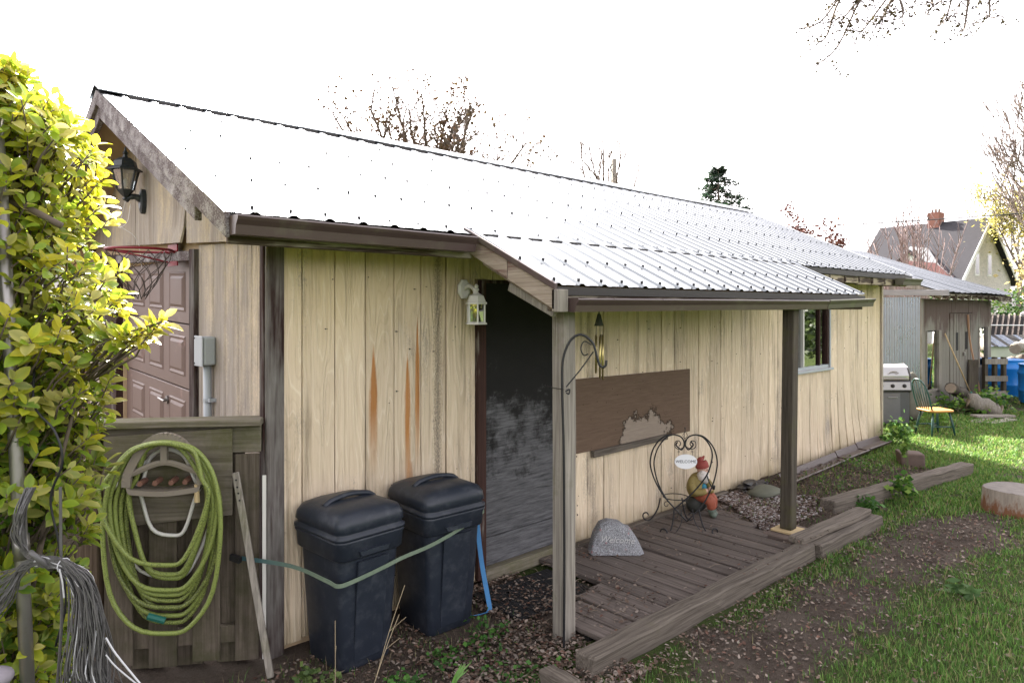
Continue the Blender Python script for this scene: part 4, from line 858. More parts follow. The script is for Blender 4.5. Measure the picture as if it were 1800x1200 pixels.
obj('scroll_leg', htube([(285, 780), (265, 870), (235, 930), (190, 990), (150, 1000), (115, 975), (118, 935), (150, 925), (168, 950)], 0.02, 0.02).tf(lambda x, y, z: (x, y+0.18, z-0.145*0.4)), M['black'], hs_, smooth=True)
obj('scroll_leg', htube([(500, 780), (515, 880), (540, 960), (575, 998), (610, 985), (615, 945), (585, 930), (565, 950)], 0.02, 0.02).tf(lambda x, y, z: (x, y+0.18, z-0.145*0.4)), M['black'], hs_, smooth=True)
obj('hoop', B().tube([(0.105*math.cos(q*PI/10)-0.06, 0.1+0.10*math.sin(q*PI/10), 0.24+0.0*q) for q in range(20)], 0.004, 6, True), M['black'], hs_, smooth=True)
obj('brace_scroll', htube([(430, 890), (437, 960), (420, 1020), (370, 1085), (315, 1108)], 0.0, -0.08, 0.0035).add([], []), M['black'], hs_, smooth=True)
obj('brace_scroll', htube([(545, 890), (548, 960), (570, 1030), (620, 1085), (668, 1108)], 0.0, -0.08, 0.0035), M['black'], hs_, smooth=True)
for cx_ in (390, 300, 475): obj('curl', B().tube([(q[0], 0.02, q[2]) for q in spiral((cx_-480)*K, (1085-(965 if cx_ == 390 else 850))*K, 0.026, 0.012, 0.5, 6.5)], 0.003, 5), M['black'], hs_)
# oval sign
sg = thing('oval_sign', 'small white oval sign lettered WELCOME hanging in the wire heart', 'sign', (3.34-0.0, -0.42, 0.0), RZ)
c = hp_(475, 430, -0.012); rx, rz_ = 108*K, 70*K
obj('plate', B().lathe([(1, 0), (1, 0.006)], 32).tf(lambda x, y, z: (c[0]+x*rx, c[1]-z, c[2]+y*rz_)), plain('sign_white', (0.72, 0.73, 0.74), 0.5, var=0.05), sg)
me = text_mesh('WELCOME', 0.035, 0.0006); obj('lettering', me, plain('sign_ink', (0.10, 0.11, 0.12), 0.7), sg, loc=(c[0], c[1]-0.0075, c[2]), rot=(PI/2, 0, 0))
for s in (-1, 1): obj('hanger', B().tube([hp_(475+s*65, 380, -0.012), hp_(475+s*65, 345, -0.003), hp_(475+s*62, 318)], 0.0015, 5).tube([(q[0], -0.004, q[2]) for q in spiral((475+s*65-480)*K, (1085-338)*K, 0.007, 0.007, 0, 2*PI, 8)], 0.0015, 4), M['black'], sg)
# ------------------------------------------------------------------ gnome
gn = thing('garden_gnome', 'painted garden gnome in red hat and yellow jacket sitting with a pipe', 'gnome', (3.85, -0.26, 0.0), RZ); gn.scale = (0.92, 0.92, 0.92)
q = 5.75/1206/5.4556
def gp(x, y, d=0.0): return ((x-640)*q, d, (945-y)*q)
def paintm(nm, c): return plain(nm, c, 0.7, var=0.25, scale=30, dirt=tuple(k*0.25 for k in c), dirt_at=(0.58, 0.72), bump=0.3)
mr, my, mw, mf, mo, mg, mk = paintm('gnome_red', (0.26, 0.05, 0.04)), paintm('gnome_yellow', (0.23, 0.18, 0.06)), paintm('gnome_white', (0.60, 0.56, 0.52)), paintm('gnome_skin', (0.52, 0.33, 0.25)), paintm('gnome_orange', (0.28, 0.075, 0.04)), paintm('gnome_green', (0.10, 0.13, 0.10)), paintm('gnome_rock', (0.03, 0.032, 0.028))
bd = obj('jacket', B().tube(smooth([gp(590, 740), gp(578, 680), gp(575, 620), gp(590, 560), gp(620, 520)], 4), [0.082, 0.088, 0.092, 0.095, 0.098, 0.098, 0.097, 0.094, 0.09, 0.086, 0.08, 0.074, 0.068, 0.06, 0.05, 0.042, 0.036], 14), my, gn, smooth=True)
for pts, rr in (([gp(540, 560, -0.02), gp(505, 610, -0.05), gp(520, 680, -0.09), gp(580, 690, -0.115), gp(640, 670, -0.12)], 0.036), ([gp(660, 570, -0.01), gp(700, 620, -0.05), gp(700, 670, -0.10), gp(690, 650, -0.12)], 0.032)):
    s_ = smooth(pts, 4); obj('sleeve', B().tube(s_, [rr*(1.15-0.35*i/len(s_)) for i in range(len(s_))], 10), my, bd, smooth=True)
    obj('hand', B().ell(s_[-1], (0.024, 0.02, 0.022), 10, 8), mf, bd, smooth=True)
obj('waistcoat', B().ell(gp(632, 660, -0.075), (0.03, 0.03, 0.05), 10, 8), paintm('gnome_blue', (0.03, 0.19, 0.27)), bd, smooth=True)
hd = obj('head', B().ell(gp(635, 465, -0.02), (0.052, 0.055, 0.06), 14, 10), mf, gn, smooth=True)
obj('nose', B().ell(gp(655, 472, -0.07), (0.013, 0.016, 0.012), 8, 6), mf, hd, smooth=True)
for x in (637, 668): obj('eye', B().ell(gp(x, 455, -0.068), (0.006, 0.005, 0.006), 8, 6), mk, hd, smooth=True)
obj('ear', B().ell(gp(590, 470, -0.0), (0.012, 0.012, 0.02), 8, 6), mf, hd, smooth=True)
obj('beard', B().tube(smooth([gp(615, 490, -0.035), gp(630, 530, -0.06), gp(645, 570, -0.07), gp(655, 608, -0.065)], 4), [0.045, 0.05, 0.054, 0.056, 0.056, 0.054, 0.05, 0.045, 0.038, 0.03, 0.022, 0.014, 0.006], 12).jit(0.003), mw, hd, smooth=True)
obj('moustache', B().tube(smooth([gp(625, 500, -0.075), gp(650, 488, -0.085), gp(680, 500, -0.07)]), 0.011, 8), mw, hd, smooth=True)
obj('hat', B().tube(smooth([gp(632, 440, -0.02), gp(625, 405, -0.02), gp(612, 380, -0.015), gp(615, 360, -0.01), gp(640, 345, 0), gp(660, 318, 0)], 4), [0.064, 0.064, 0.063, 0.062, 0.060, 0.057, 0.054, 0.05, 0.045, 0.040, 0.036, 0.033, 0.03, 0.027, 0.024, 0.021, 0.017, 0.014, 0.011, 0.008, 0.005], 14), mr, hd, smooth=True)
lg = obj('trousers', B().tube(smooth([gp(590, 735, 0.0), gp(620, 750, -0.05), gp(665, 760, -0.11), gp(690, 800, -0.13), gp(700, 850, -0.12)], 4), [0.06]*4+[0.056]*4+[0.05]*4+[0.045]*5, 12).tube(smooth([gp(610, 735, 0.03), gp(660, 745, -0.02), gp(705, 750, -0.07), gp(725, 800, -0.08), gp(722, 850, -0.07)], 4), [0.058]*4+[0.054]*4+[0.05]*4+[0.045]*5, 12), mo, gn, smooth=True)
for x, d in ((705, -0.13), (735, -0.075)): obj('boot', B().ell(gp(x, 915, d-0.02), (0.032, 0.06, 0.028), 12, 8).ell(gp(x-8, 880, d+0.01), (0.033, 0.035, 0.04), 10, 8), mg, gn, smooth=True)
obj('seat_rock', B().ell(gp(575, 850, 0.03), (0.10, 0.10, 0.085), 12, 8, 0.1), mk, gn, smooth=True)
obj('pipe', B().tube(smooth([gp(655, 500, -0.10), gp(668, 560, -0.125), gp(690, 610, -0.135), gp(712, 630, -0.135)]), 0.006, 7).lathe([(0.012, -0.02), (0.017, 0.015), (0.013, 0.018)], 8, gp(718, 625, -0.135)), M['black'], gn, smooth=True)
# ------------------------------------------------------------------ far shed
g = G('grey_planks'); p = g.pos(); x, y, z = g.xyz(p); oc = g.objc(); gr = g.noise(g.sc(oc, (40, 40, 1.6)), 1, 5, 0.6, 0.6); n = g.noise(g.sc(p, (1.6, 1.6, 0.7)), 1, 5, 0.7)
cc = g.mix(gr, (0.10, 0.092, 0.075), (0.26, 0.245, 0.205)); cc = g.mix(g.step(g.math('ADD', g.math('MULTIPLY', z, 0.5), n), 1.18, 1.32), cc, g.mix(gr, (0.055, 0.038, 0.032), (0.125, 0.09, 0.075)))
g.bump(gr, 0.4, 0.005); M['grey_plank'] = g.done(cc, 0.85, spec=0.2)
SY = 0.35
shed = thing('plank_shed', 'grey plank shed with corrugated end and double doors behind the garage', 'shed')
sw = obj('side_wall', B().box(11.78, 16.5, SY+0.03, SY+0.08, -0.08, 1.95), M['dark'], shed)
def pl_board(x0, x1, z0, z1): obj('wall_board', B().box(x0+0.003, x1-0.003, SY+R.uniform(-.004, .004), SY+0.028, z0, z1), M['grey_plank'], sw, bevel=0.003)
WA, WB, DD = (12.07, 12.88, 0.30, 1.40), (15.50, 16.29, 0.55, 1.39), (13.475, 15.04, 0.02, 1.71)
x = 11.76
while x < 16.5:
    x1 = min(x+R.choice((0.26, 0.3, 0.34)), 16.52); cuts = [q for q in (WA, WB, DD) if x1 > q[0]+0.01 and x < q[1]-0.01]
    if not cuts: pl_board(x, x1, -0.06, 1.97)
    else:
        q = cuts[0]
        if x < q[0]-0.03: pl_board(x, q[0], -0.06, 1.97)
        if x1 > q[1]+0.03: pl_board(q[1], x1, -0.06, 1.97)
        a, b_ = max(x, q[0]), min(x1, q[1]); pl_board(a, b_, q[3], 1.97)
        if q[2] > 0.1: pl_board(a, b_, -0.06, q[2])
    x = x1
for (x0, x1, z0, z1) in (WA, WB):
    wn_ = obj('window', B().box(x0, x1, SY+0.04, SY+0.06, z0, z1), M['dark'], shed)
    obj('pane', B().box(x0+0.04, x1-0.14, SY+0.012, SY+0.018, z0+0.04, z1-0.02), M['glass_dark'], wn_)
    for q in ((x0, x0+0.04, SY-0.02, SY+0.03, z0, z1), (x1-0.14, x1, SY-0.03, SY+0.03, z0, z1), (x0+0.041, x1-0.141, SY-0.02, SY+0.03, z0, z0+0.04)): obj('frame', B().box(*q), M['post'], wn_, bevel=0.003)
for k, (x0, x1) in enumerate(((13.48, 14.25), (14.262, 15.03))):
    d_ = obj('door', B().box(x0, x1, SY-0.012, SY+0.025, 0.02, 1.70), M['grey_plank'], shed, bevel=0.003); d_['label'] = 'left plank leaf of the shed doors' if k == 0 else 'right plank leaf of the shed doors with a latch'
    xs = x0+0.36 if k == 0 else x0+0.22
    obj('slot', B().box(xs, xs+0.14, SY-0.017, SY-0.013, 0.98, 1.33), M['dark'], d_); 
    for i in range(3): obj('plank_joint', B().box(x0+0.19*(i+1), x0+0.19*(i+1)+0.008, SY-0.016, SY-0.0125, 0.03, 1.69), M['post_dark'], d_)
    if k: obj('latch', B().box(x0+0.03, x0+0.10, SY-0.05, SY-0.013, 0.86, 0.93), M['metal_pipe'], d_, bevel=0.005)
# corrugated end
for i in range(3):
    y0 = 0.33+i*0.32; vs = []; fs = []; m = 48
    for k in range(m+1):
        yy = y0+0.34*k/m; xx = 11.74+0.007*math.cos(2*PI*yy/0.042)-0.004*(i % 2)
        vs += [(xx, yy, -0.05), (xx, yy, 2.0)]
    for k in range(m): fs.append((2*k, 2*k+2, 2*k+3, 2*k+1))
    obj('corrugated_sheet', B().add(vs, fs), M['corr'], shed, smooth=True)
obj('end_wall', B().box(11.76, 11.80, 0.42, 4.2, -0.08, 2.0), M['dark'], shed)
obj('end_beam', B().bar((11.66, -0.12, 2.065), (11.66, 1.6, 2.09), 0.05, 0.10), wood('beam_grey', (0.17, 0.17, 0.18), (0.33, 0.33, 0.34), 'y'), shed, bevel=0.004)
obj('corner_post', B().box(11.74, 11.86, SY-0.03, SY-0.006, -0.06, 1.97), M['post'], shed, bevel=0.004)
SX0, SX1, SE, SR, SRY = 11.68, 16.85, 2.085, 3.22, 3.15      # roof ends, eave and ridge heights, ridge line
roof2 = obj('roof', B().hexa([(SX0+0.05, 0.05, SE-0.06), (SX1-0.05, 0.05, SE-0.06), (SX1-0.05, SRY, SR-0.08), (SX0+0.05, SRY, SR-0.08), (SX0+0.05, 0.05, SE-0.03), (SX1-0.05, 0.05, SE-0.03), (SX1-0.05, SRY, SR-0.04), (SX0+0.05, SRY, SR-0.04)]), M['fascia'], shed)
xa = SX0
while xa < SX1-0.05:
    xb = min(xa+0.82, SX1); obj('roof_sheet', rib_sheet(xa, xb, 0.11, lambda x: (-0.02+0.02*math.sin(x*40), SE), lambda x: (SRY, SR), R.uniform(0, 0.008), ribh=0.012, wob=0.006), M['roof_old'], roof2); xa = xb
obj('roof_sheet', B().hexa([(SX0, SRY, SR), (SX1, SRY, SR), (SX1, 6.2, 2.1), (SX0, 6.2, 2.1), (SX0, SRY, SR+0.01), (SX1, SRY, SR+0.01), (SX1, 6.2, 2.11), (SX0, 6.2, 2.11)]), M['roof_old'], roof2)
for i in range(12): obj('rafter_tail', B().bar((SX0+0.1+i*0.45, 0.02, SE-0.09), (SX0+0.1+i*0.45, 0.4, SE+0.05), 0.045, 0.09), M['fascia'], roof2)
obj('barge_board', B().bar((SX0+0.02, 0.0, SE-0.06), (SX0+0.02, 3.1, SR-0.07), 0.03, 0.09), M['post'], roof2)
obj('eave_beam', B().box(15.9, SX1-0.02, 0.03, 0.07, SE-0.15, SE-0.04), M['fascia'], roof2); obj('rear_wall', B().box(11.8, 16.5, 5.9, 5.96, -0.08, 2.1), M['dark'], shed); obj('end_wall', B().box(16.44, 16.5, 0.44, 5.9, -0.08, 1.95), M['grey_plank'], shed)

# ------------------------------------------------------------------ things by the shed
gr_ = thing('gas_grill', 'grey gas barbecue with a steel hood tucked between garage and shed', 'barbecue', (10.33, 0.42, -0.055), RZ); gr_.scale = (0.84, 0.85, 0.80)
g = plain('hood_steel', (0.36, 0.36, 0.36), 0.35, 0.6, 0.15); gd = plain('grill_grey', (0.06, 0.062, 0.068), 0.5)
obj('cart', B().box(-0.36, 0.32, -0.24, 0.22, 0.06, 0.70), gd, gr_, bevel=0.01)
obj('cart_door', B().box(-0.34, 0.14, -0.252, -0.242, 0.10, 0.66), plain('grill_door', (0.10, 0.10, 0.11), 0.45), gr_, bevel=0.004)
obj('door_handle', B().tube([(-0.10, -0.28, 0.58), (0.08, -0.28, 0.58)], 0.008, 6), g, gr_)
obj('side_panel', B().prism([(-0.30, 0.72), (-0.27, 0.90), (0.24, 0.90), (0.24, 0.70), (-0.22, 0.66)], -0.38, 0.34), gd, gr_, bevel=0.006)
fp_ = obj('control_panel', B().hexa([(-0.36, -0.31, 0.73), (0.30, -0.31, 0.73), (0.30, -0.29, 0.73), (-0.36, -0.29, 0.73), (-0.36, -0.285, 0.88), (0.30, -0.285, 0.88), (0.30, -0.265, 0.88), (-0.36, -0.265, 0.88)]), plain('panel_grey', (0.25, 0.25, 0.25), 0.4, 0.4), gr_)
for x in (-0.24, -0.03, 0.19): obj('knob', B().lathe([(0.04, 0), (0.036, 0.012), (0.02, 0.014), (0.018, 0.035)], 10).tf(lambda a, b, c: (x+a, -0.298-c, 0.805+b)), M['black'], fp_)
hd = obj('hood', B().prism([(-0.27, 0.91), (-0.28, 1.0), (-0.20, 1.16), (-0.06, 1.22), (0.12, 1.20), (0.22, 1.08), (0.23, 0.91)], -0.34, 0.30), g, gr_, bevel=0.02, seg=2)
obj('hood_end', B().prism([(-0.272, 0.905), (-0.285, 1.0), (-0.203, 1.165), (-0.06, 1.226), (0.122, 1.206), (0.225, 1.082), (0.235, 0.905)], 0.302, 0.33), gd, hd, bevel=0.01)
obj('badge', B().tube([(-0.08, -0.285, 1.05), (-0.04, -0.268, 1.085), (0.04, -0.268, 1.085), (0.09, -0.285, 1.05)], 0.012, 6), M['metal_pipe'], hd)
obj('hood_handle', B().tube([(-0.28, -0.33, 0.95), (0.24, -0.33, 0.95)], 0.013, 8), M['metal_pipe'], hd)
for x in (-0.33, 0.29):
    for y in (-0.21, 0.19): obj('wheel', B().lathe([(0.03, -0.015), (0.035, 0), (0.03, 0.015)], 10).tf(lambda a, b, c: (x+c, y+a, 0.035+b)), M['black'], gr_)
# cloth bag on the grill's side
tag(obj('draped_cover', loft([(rrect(0.26, 0.20, 0.06), 0.05), (rrect(0.24, 0.17, 0.06), 0.35), (rrect(0.20, 0.12, 0.05), 0.62), (rrect(0.13, 0.06, 0.02), 0.85)]).jit(0.018), plain('cover_cloth', (0.11, 0.105, 0.085), 0.9, var=0.35, scale=8), None, (10.55, 0.10, -0.05), (0, 0, RZ), smooth=True, sub=1), 'crumpled grey green cover slumped beside the barbecue', 'cover')
# chair
cg = plain('chair_green', (0.012, 0.05, 0.042), 0.4); cwd = plain('chair_seat_wood', (0.42, 0.20, 0.055), 0.45, var=0.2, scale=8)
chr_ = thing('hoop_back_chair', 'green hoop-back chair with a bare orange wood seat on the grass', 'chair', (9.83, -0.42, -0.05), RZ+0.12); chr_.scale = (0.84, 0.84, 0.86)
obj('seat', loft([(rrect(0.42, 0.40, 0.09), 0.41), (rrect(0.46, 0.43, 0.09), 0.425), (rrect(0.46, 0.43, 0.09), 0.445), (rrect(0.42, 0.39, 0.09), 0.452)]), cwd, chr_, smooth=False, bevel=0.004)
for sx, sy in ((1, 1), (1, -1), (-1, 1), (-1, -1)): obj('leg', B().tube([(sx*0.15, sy*0.14, 0.42), (sx*0.19, sy*0.18, 0.2), (sx*0.22, sy*0.20, 0.0)], [0.014, 0.02, 0.012], 8), cg, chr_, smooth=True)
for s in (-1, 1): obj('stretcher', B().tube([(-0.195, s*0.18, 0.17), (0.195, s*0.18, 0.17)], 0.011, 7), cg, chr_, smooth=True)
obj('stretcher', B().tube([(0, -0.18, 0.17), (0, 0.18, 0.17)], 0.011, 7), cg, chr_, smooth=True)
def bk(y, z): return (-0.19-0.30*(z-0.45), y, z)
obj('hoop', B().tube(smooth([bk(-0.17, 0.45), bk(-0.185, 0.65), bk(-0.16, 0.84), bk(-0.08, 0.94), bk(0, 0.96), bk(0.08, 0.94), bk(0.16, 0.84), bk(0.185, 0.65), bk(0.17, 0.45)], 5), 0.014, 8), cg, chr_, smooth=True)
for i in range(5): yy = (i-2)*0.055; obj('spindle', B().tube([bk(yy*0.9, 0.45), bk(yy*1.25, 0.95-abs(i-2)*0.016)], 0.008, 6), cg, chr_, smooth=True)
# broom against the doors
bm_ = thing('broom', 'broom with pale handle and green bristles leaning on the shed door', 'broom', (13.52, 0.02, -0.04))
obj('handle', B().tube([(0, 0, 0.26), (-0.60, 0.26, 1.38)], 0.013, 8), plain('broom_handle', (0.45, 0.33, 0.18), 0.6), bm_, smooth=True)
obj('head', loft([(rrect(0.30, 0.07, 0.02, 2), 0.0), (rrect(0.22, 0.06, 0.02, 2), 0.14), (rrect(0.07, 0.05, 0.02, 2), 0.28)]), plain('bristles', (0.015, 0.13, 0.10), 0.8, var=0.4, scale=60), bm_)
tag(obj('leaning_lath', B().tube(smooth([(0, 0, 0.0), (0.02, 0.1, 0.6), (-0.06, 0.18, 1.2), (-0.12, 0.2, 1.72)]), 0.02, 4), plain('lath', (0.38, 0.22, 0.13), 0.7), None, (14.72, 0.12, -0.05)), 'thin orange brown lath leaning on the right shed door', 'lath')
# pallet
pa = thing('wooden_pallet', 'grey wooden pallet standing on edge in front of the far window', 'pallet', (14.78, -0.02, -0.05), RZ)
for z in (0.10, 0.40, 0.74): obj('slat', B().box(-0.16, 0.29, -0.085, -0.065, z, z+0.11), M['post'], pa, bevel=0.003)
for x in (-0.15, 0.04, 0.22): obj('stringer', B().box(x, x+0.06, -0.063, 0.03, 0.0, 0.88), M['post_dark'], pa, bevel=0.003)
for x in (-0.30, ): obj('slat', B().box(x-0.1, x+0.1, 0.05, 0.08, 0.0, 0.82), M['post_dark'], pa, bevel=0.003)
# barrels
ba_m = plain('barrel_blue', (0.012, 0.19, 0.55), 0.35, var=0.15, scale=3, dirt=(0.10, 0.26, 0.52), dirt_at=(0.58, 0.7))
for (x, y, s, lab) in ((15.15, -0.78, 1.0, 'blue plastic barrel beside the standing pallet'), (16.0, 0.02, 1.02, 'blue plastic barrel against the shed wall behind the pallet')):
    b_ = thing('plastic_barrel', lab, 'barrel', (x, y, -0.05), 0, 'blue barrels by the shed')
    pf = [(0.27, 0.0), (0.29, 0.02), (0.295, 0.22), (0.305, 0.24), (0.305, 0.26), (0.295, 0.28), (0.30, 0.55), (0.31, 0.57), (0.31, 0.59), (0.295, 0.62), (0.285, 0.72), (0.30, 0.74), (0.30, 0.76), (0.27, 0.765)]
    obj('drum', B().lathe([(r*s*1.25, z*s) for r, z in pf], 28), ba_m, b_, smooth=True, bevel=0.004)
    obj('bung', B().lathe([(0.03, 0.765*s), (0.03, 0.785*s)], 10, (0.15, 0, 0)), ba_m, b_)
# logs, stump, boards
def log_(loc, a, b_, r, lab, mt='bark', grp=None, cat='log', nm='log'):
    t = thing(nm, lab, cat, loc, 0, grp); a, b_ = Vector(a), Vector(b_); n = 7
    pts = [a.lerp(b_, i/n)+Vector((0, 0, 0.02*math.sin(i*1.9)))*(r/0.1) for i in range(n+1)]
    bb = B().tube(pts, [r*R.uniform(0.88, 1.1) for _ in pts], 11).jit(r*0.05); obj('bark_cylinder', bb, M[mt], t, smooth=True)
    d_ = (b_-a).normalized()
    for e, sg_ in ((a, -1), (b_, 1)): obj('cut_face', B().tube([e+d_*sg_*0.002, e+d_*sg_*0.012], [r*0.9, r*0.88], 11), M['cutwood'], t)
    return t
g = G('cut_wood'); p = g.objc(); n = g.noise(p, 14, 5, 0.7); M['cutwood'] = g.done(g.mix(n, (0.16, 0.12, 0.085), (0.40, 0.33, 0.25)), 0.9)
log_((13.1, 0.05, -0.05), (-0.5, 0.05, 0.42), (0.45, 0.0, 0.18), 0.10, 'split grey log propped against the shed under the window', 'post_dark')
log_((12.9, -0.06, -0.05), (-0.3, 0.0, 0.10), (0.35, 0.0, 0.12), 0.11, 'brown log lying on the ground under the propped one')
log_((12.35, -0.42, -0.05), (-0.02, 0.18, 0.26), (0.18, -0.22, 0.10), 0.13, 'short thick log tilted on the grass by the boards', 'post')
for i, (x, y, rz_, z) in enumerate(((11.85, -0.80, 0.1, 0.0), (12.2, -0.62, -0.25, 0.035), (11.75, -0.55, 0.25, 0.0))):
    tag(obj('loose_board', B().box(-0.38, 0.38, -0.08, 0.08, 0, 0.03).jit(0.004), M['post'], None, (x, y, -0.045+z), (0, 0.03 if i == 1 else 0, rz_+RZ*0.4), bevel=0.004), ('grey board flat on the grass below the others', 'grey board lying across the top of the others', 'mossy board in the weeds beside the short log')[i], 'board', 'loose boards on the grass by the shed')
sp_ = thing('tree_stump', 'sawn tree stump section standing in the grass by the bed timber', 'stump', (6.12, -2.13, -0.06))
n = 26; rr = [0.265*(1+0.05*math.sin(k*0.9)+R.uniform(-.015, .015)) for k in range(n)]
g = G('stump_bark'); p = g.pos(); x, y, z = g.xyz(p); n1 = g.noise(g.sc(p, (14, 14, 5)), 1, 6, 0.7); n2 = g.noise(g.sc(p, (40, 40, 6)), 1, 4)
cc = g.mix(n2, (0.16, 0.13, 0.10), (0.40, 0.35, 0.29)); cc = g.mix(g.step(g.math('SUBTRACT', n1, g.math('MULTIPLY', z, 1.5)), 0.36, 0.5), cc, (0.17, 0.075, 0.035)); g.bump(n1, 0.6, 0.01)
vs = []; fs = []
for z in (0, 0.06, 0.12, 0.18, 0.225):
    for k in range(n): q = rr[k]*(1.06-0.25*z); vs.append((q*math.cos(2*PI*k/n), q*math.sin(2*PI*k/n), z))
for i in range(4):
    for k in range(n): fs.append((i*n+k, i*n+(k+1) % n, (i+1)*n+(k+1) % n, (i+1)*n+k))
obj('bark_ring', B().add(vs, fs), g.done(cc, 0.9), sp_, smooth=True)
obj('sawn_top', B().add([(rr[k]*1.0*math.cos(2*PI*k/n), rr[k]*1.0*math.sin(2*PI*k/n), 0.222+R.uniform(-.004, .006)) for k in range(n)]+[(0, 0, 0.22)], [(k, (k+1) % n, n) for k in range(n)]), plain('stump_top', (0.14, 0.125, 0.11), 0.9, var=0.5, scale=14, bump=0.5), sp_)
tag(obj('stone_block', B().box(-0.16, 0.16, -0.12, 0.12, -0.05, 0.13).jit(0.02), plain('brownstone', (0.12, 0.085, 0.07), 0.9, var=0.4, scale=12, bump=0.5), None, (7.35, -0.85, 0.0), (0, 0, 0.5), bevel=0.02, seg=2), 'squared brown stone at the far end of the planting bed', 'stone')
tag(obj('flat_stone', B().ell((0, 0, 0), (0.22, 0.15, 0.05), 12, 6, 0.08), plain('flatstone', (0.11, 0.115, 0.085), 0.9, var=0.3, scale=10, bump=0.4), None, (4.85, -0.33, 0.02), smooth=True), 'flat mossy stone at the edge of the gravel', 'stone')
tag(obj('boulder', B().ell((0, 0, 0.12), (0.28, 0.24, 0.2), 14, 9, 0.07), plain('boulder_pink', (0.30, 0.20, 0.17), 0.9, var=0.3, bump=0.5), None, (14.2, -0.95, -0.06), smooth=True), 'rounded pinkish boulder in front of the blue barrel', 'boulder')
# crumpled dark sheet in the gravel
tag(obj('plastic_scrap', B().ell((0, 0, 0), (0.26, 0.13, 0.035), 16, 8, 0.3), plain('scrap_dark', (0.018, 0.018, 0.02), 0.5, var=0.4), None, (4.98, -0.16, 0.03), (0, 0.1, 0.1)), 'crumpled dark plastic scrap at the foot of the wall', 'scrap')
# firewood and branches beyond the shed
for i, (a, b_, r) in enumerate((((-0.4, 0, 0.95), (0.85, -0.1, 1.05), 0.13), ((-0.4, 0.1, 0.62), (0.3, -0.1, 0.72), 0.12), ((-0.4, 0, 0.36), (0.35, 0.1, 0.36), 0.14), ((-0.3, 0.1, 0.12), (0.4, -0.1, 0.12), 0.13))):
    log_((17.3, -0.02, -0.05), a, b_, r, ('long pale log sticking out on top of the woodpile', 'dark log under the long pale one', 'thick log in the middle of the woodpile', 'lowest log of the woodpile on the ground')[i], 'post' if i == 0 else 'bark', 'logs of the woodpile beside the shed')
wp = thing('brush_branch', 'thin forked dead branch over the woodpile', 'branch', (17.3, -0.3, -0.05))
obj('stick', B().tube(smooth([(-0.3, 0.1, 0.5), (0.4, -0.1, 0.95), (1.0, -0.3, 0.9), (1.5, -0.45, 1.0)]), [0.03]*5+[0.02]*5+[0.014]*6, 6).tube(smooth([(0.4, -0.1, 0.95), (0.8, -0.25, 0.75), (1.0, -0.35, 0.3)]), [0.018]*6+[0.01]*5, 6), M['bark'], wp, smooth=True)

# ------------------------------------------------------------------ vegetation helpers
def tree_mesh(seed, h, r0, lean=(0, 0), levels=4, kids=(3, 4), spread=0.7, first=0.35, lenk=0.62, up=0.25, trunk_n=7, wob=0.12, tipr=0.006):
    """returns (trunk builder, twig builder, tips)"""
    g_ = random.Random(seed); T = B(); W = B(); tips = []
    def grow(p, d, L, r, lev):
        n = 5 if lev == 0 else 4; pts = [p]; q = p; dd = d
        for i in range(n):
            dd = (dd+Vector((g_.uniform(-1, 1), g_.uniform(-1, 1), g_.uniform(-0.6, 1)*1.0))*wob+Vector((0, 0, up*0.2))).normalized()
            q = q+dd*L/n; pts.append(q)
        rad = [r*(1-0.55*i/n) for i in range(n+1)]
        if lev == levels: rad = [max(x_*0.6, tipr) for x_ in rad]
        (T if lev == 0 else W).tube(pts, rad, trunk_n if lev == 0 else (5 if lev < 3 else 3))
        if lev == levels:
            tips.extend(pts[2:]); return
        m = g_.randint(*kids)+(2 if lev == 0 else 0)
        for k in range(m):
            t = first+(1-first)*(k+g_.random())/m if lev == 0 else g_.uniform(0.3, 1.0)
            t = min(t, 0.999); i = int(t*n); base = pts[i].lerp(pts[i+1], t*n-i)
            az = g_.uniform(0, 2*PI); s = spread*g_.uniform(0.7, 1.25)
            o = dd.orthogonal().normalized(); o = Quaternion(dd, az) @ o
            nd = (dd*math.cos(s)+o*math.sin(s)+Vector((0, 0, up))).normalized()
            grow(base, nd, L*lenk*g_.uniform(0.75, 1.2), rad[i]*0.62, lev+1)
        grow(pts[-1], (dd+Vector((g_.uniform(-.3, .3), g_.uniform(-.3, .3), 0))).normalized(), L*lenk, rad[-1]*0.9, lev+1)
    grow(Vector((0, 0, 0)), Vector((lean[0], lean[1], 1)).normalized(), h, r0, 0)
    return T, W, tips
def leaf_cloud(pts, n, size, cols, jit, seed, flat=0.6, ql=1.6):
    rg = np.random.default_rng(seed); P = np.array([tuple(p) for p in pts]); c = P[rg.integers(0, len(P), n)]+rg.normal(0, jit, (n, 3))
    a = rg.normal(0, 1, (n, 3)); a[:, 2] *= flat; a /= np.linalg.norm(a, axis=1)[:, None]; b = np.cross(a, rg.normal(0, 1, (n, 3))); b /= np.linalg.norm(b, axis=1)[:, None]
    s = size*rg.uniform(0.6, 1.3, (n, 1)); V = np.stack([c-a*s*ql/2, c+b*s/2, c+a*s*ql/2, c-b*s/2], 1).reshape(-1, 3)
    F = np.arange(4*n).reshape(n, 4); C = np.array(cols); cc = C[rg.integers(0, len(C), n)]*rg.uniform(0.7, 1.2, (n, 1)); return V, F, np.repeat(cc, 4, 0)
def make_tree(name, label, loc, seed, h, r0, leaves=None, cat='tree', bark='bark_far', group=None, rz=0, dead=False, **kw):
    t = thing(name, label, cat, loc, rz, group); T, W, tips = tree_mesh(seed, h, r0, **kw)
    obj('trunk', T, M[bark], t, smooth=True); obj('branches', W, M[bark], t, smooth=True)
    if leaves:
        n, size, cols, jit = leaves; V, F, C = leaf_cloud(tips, n, size, cols, jit, seed); o = obj('crown', big_mesh('crown', V, F, C, M['dead' if dead else 'leaf']), None, t); tag(o, kind='stuff')
    return t
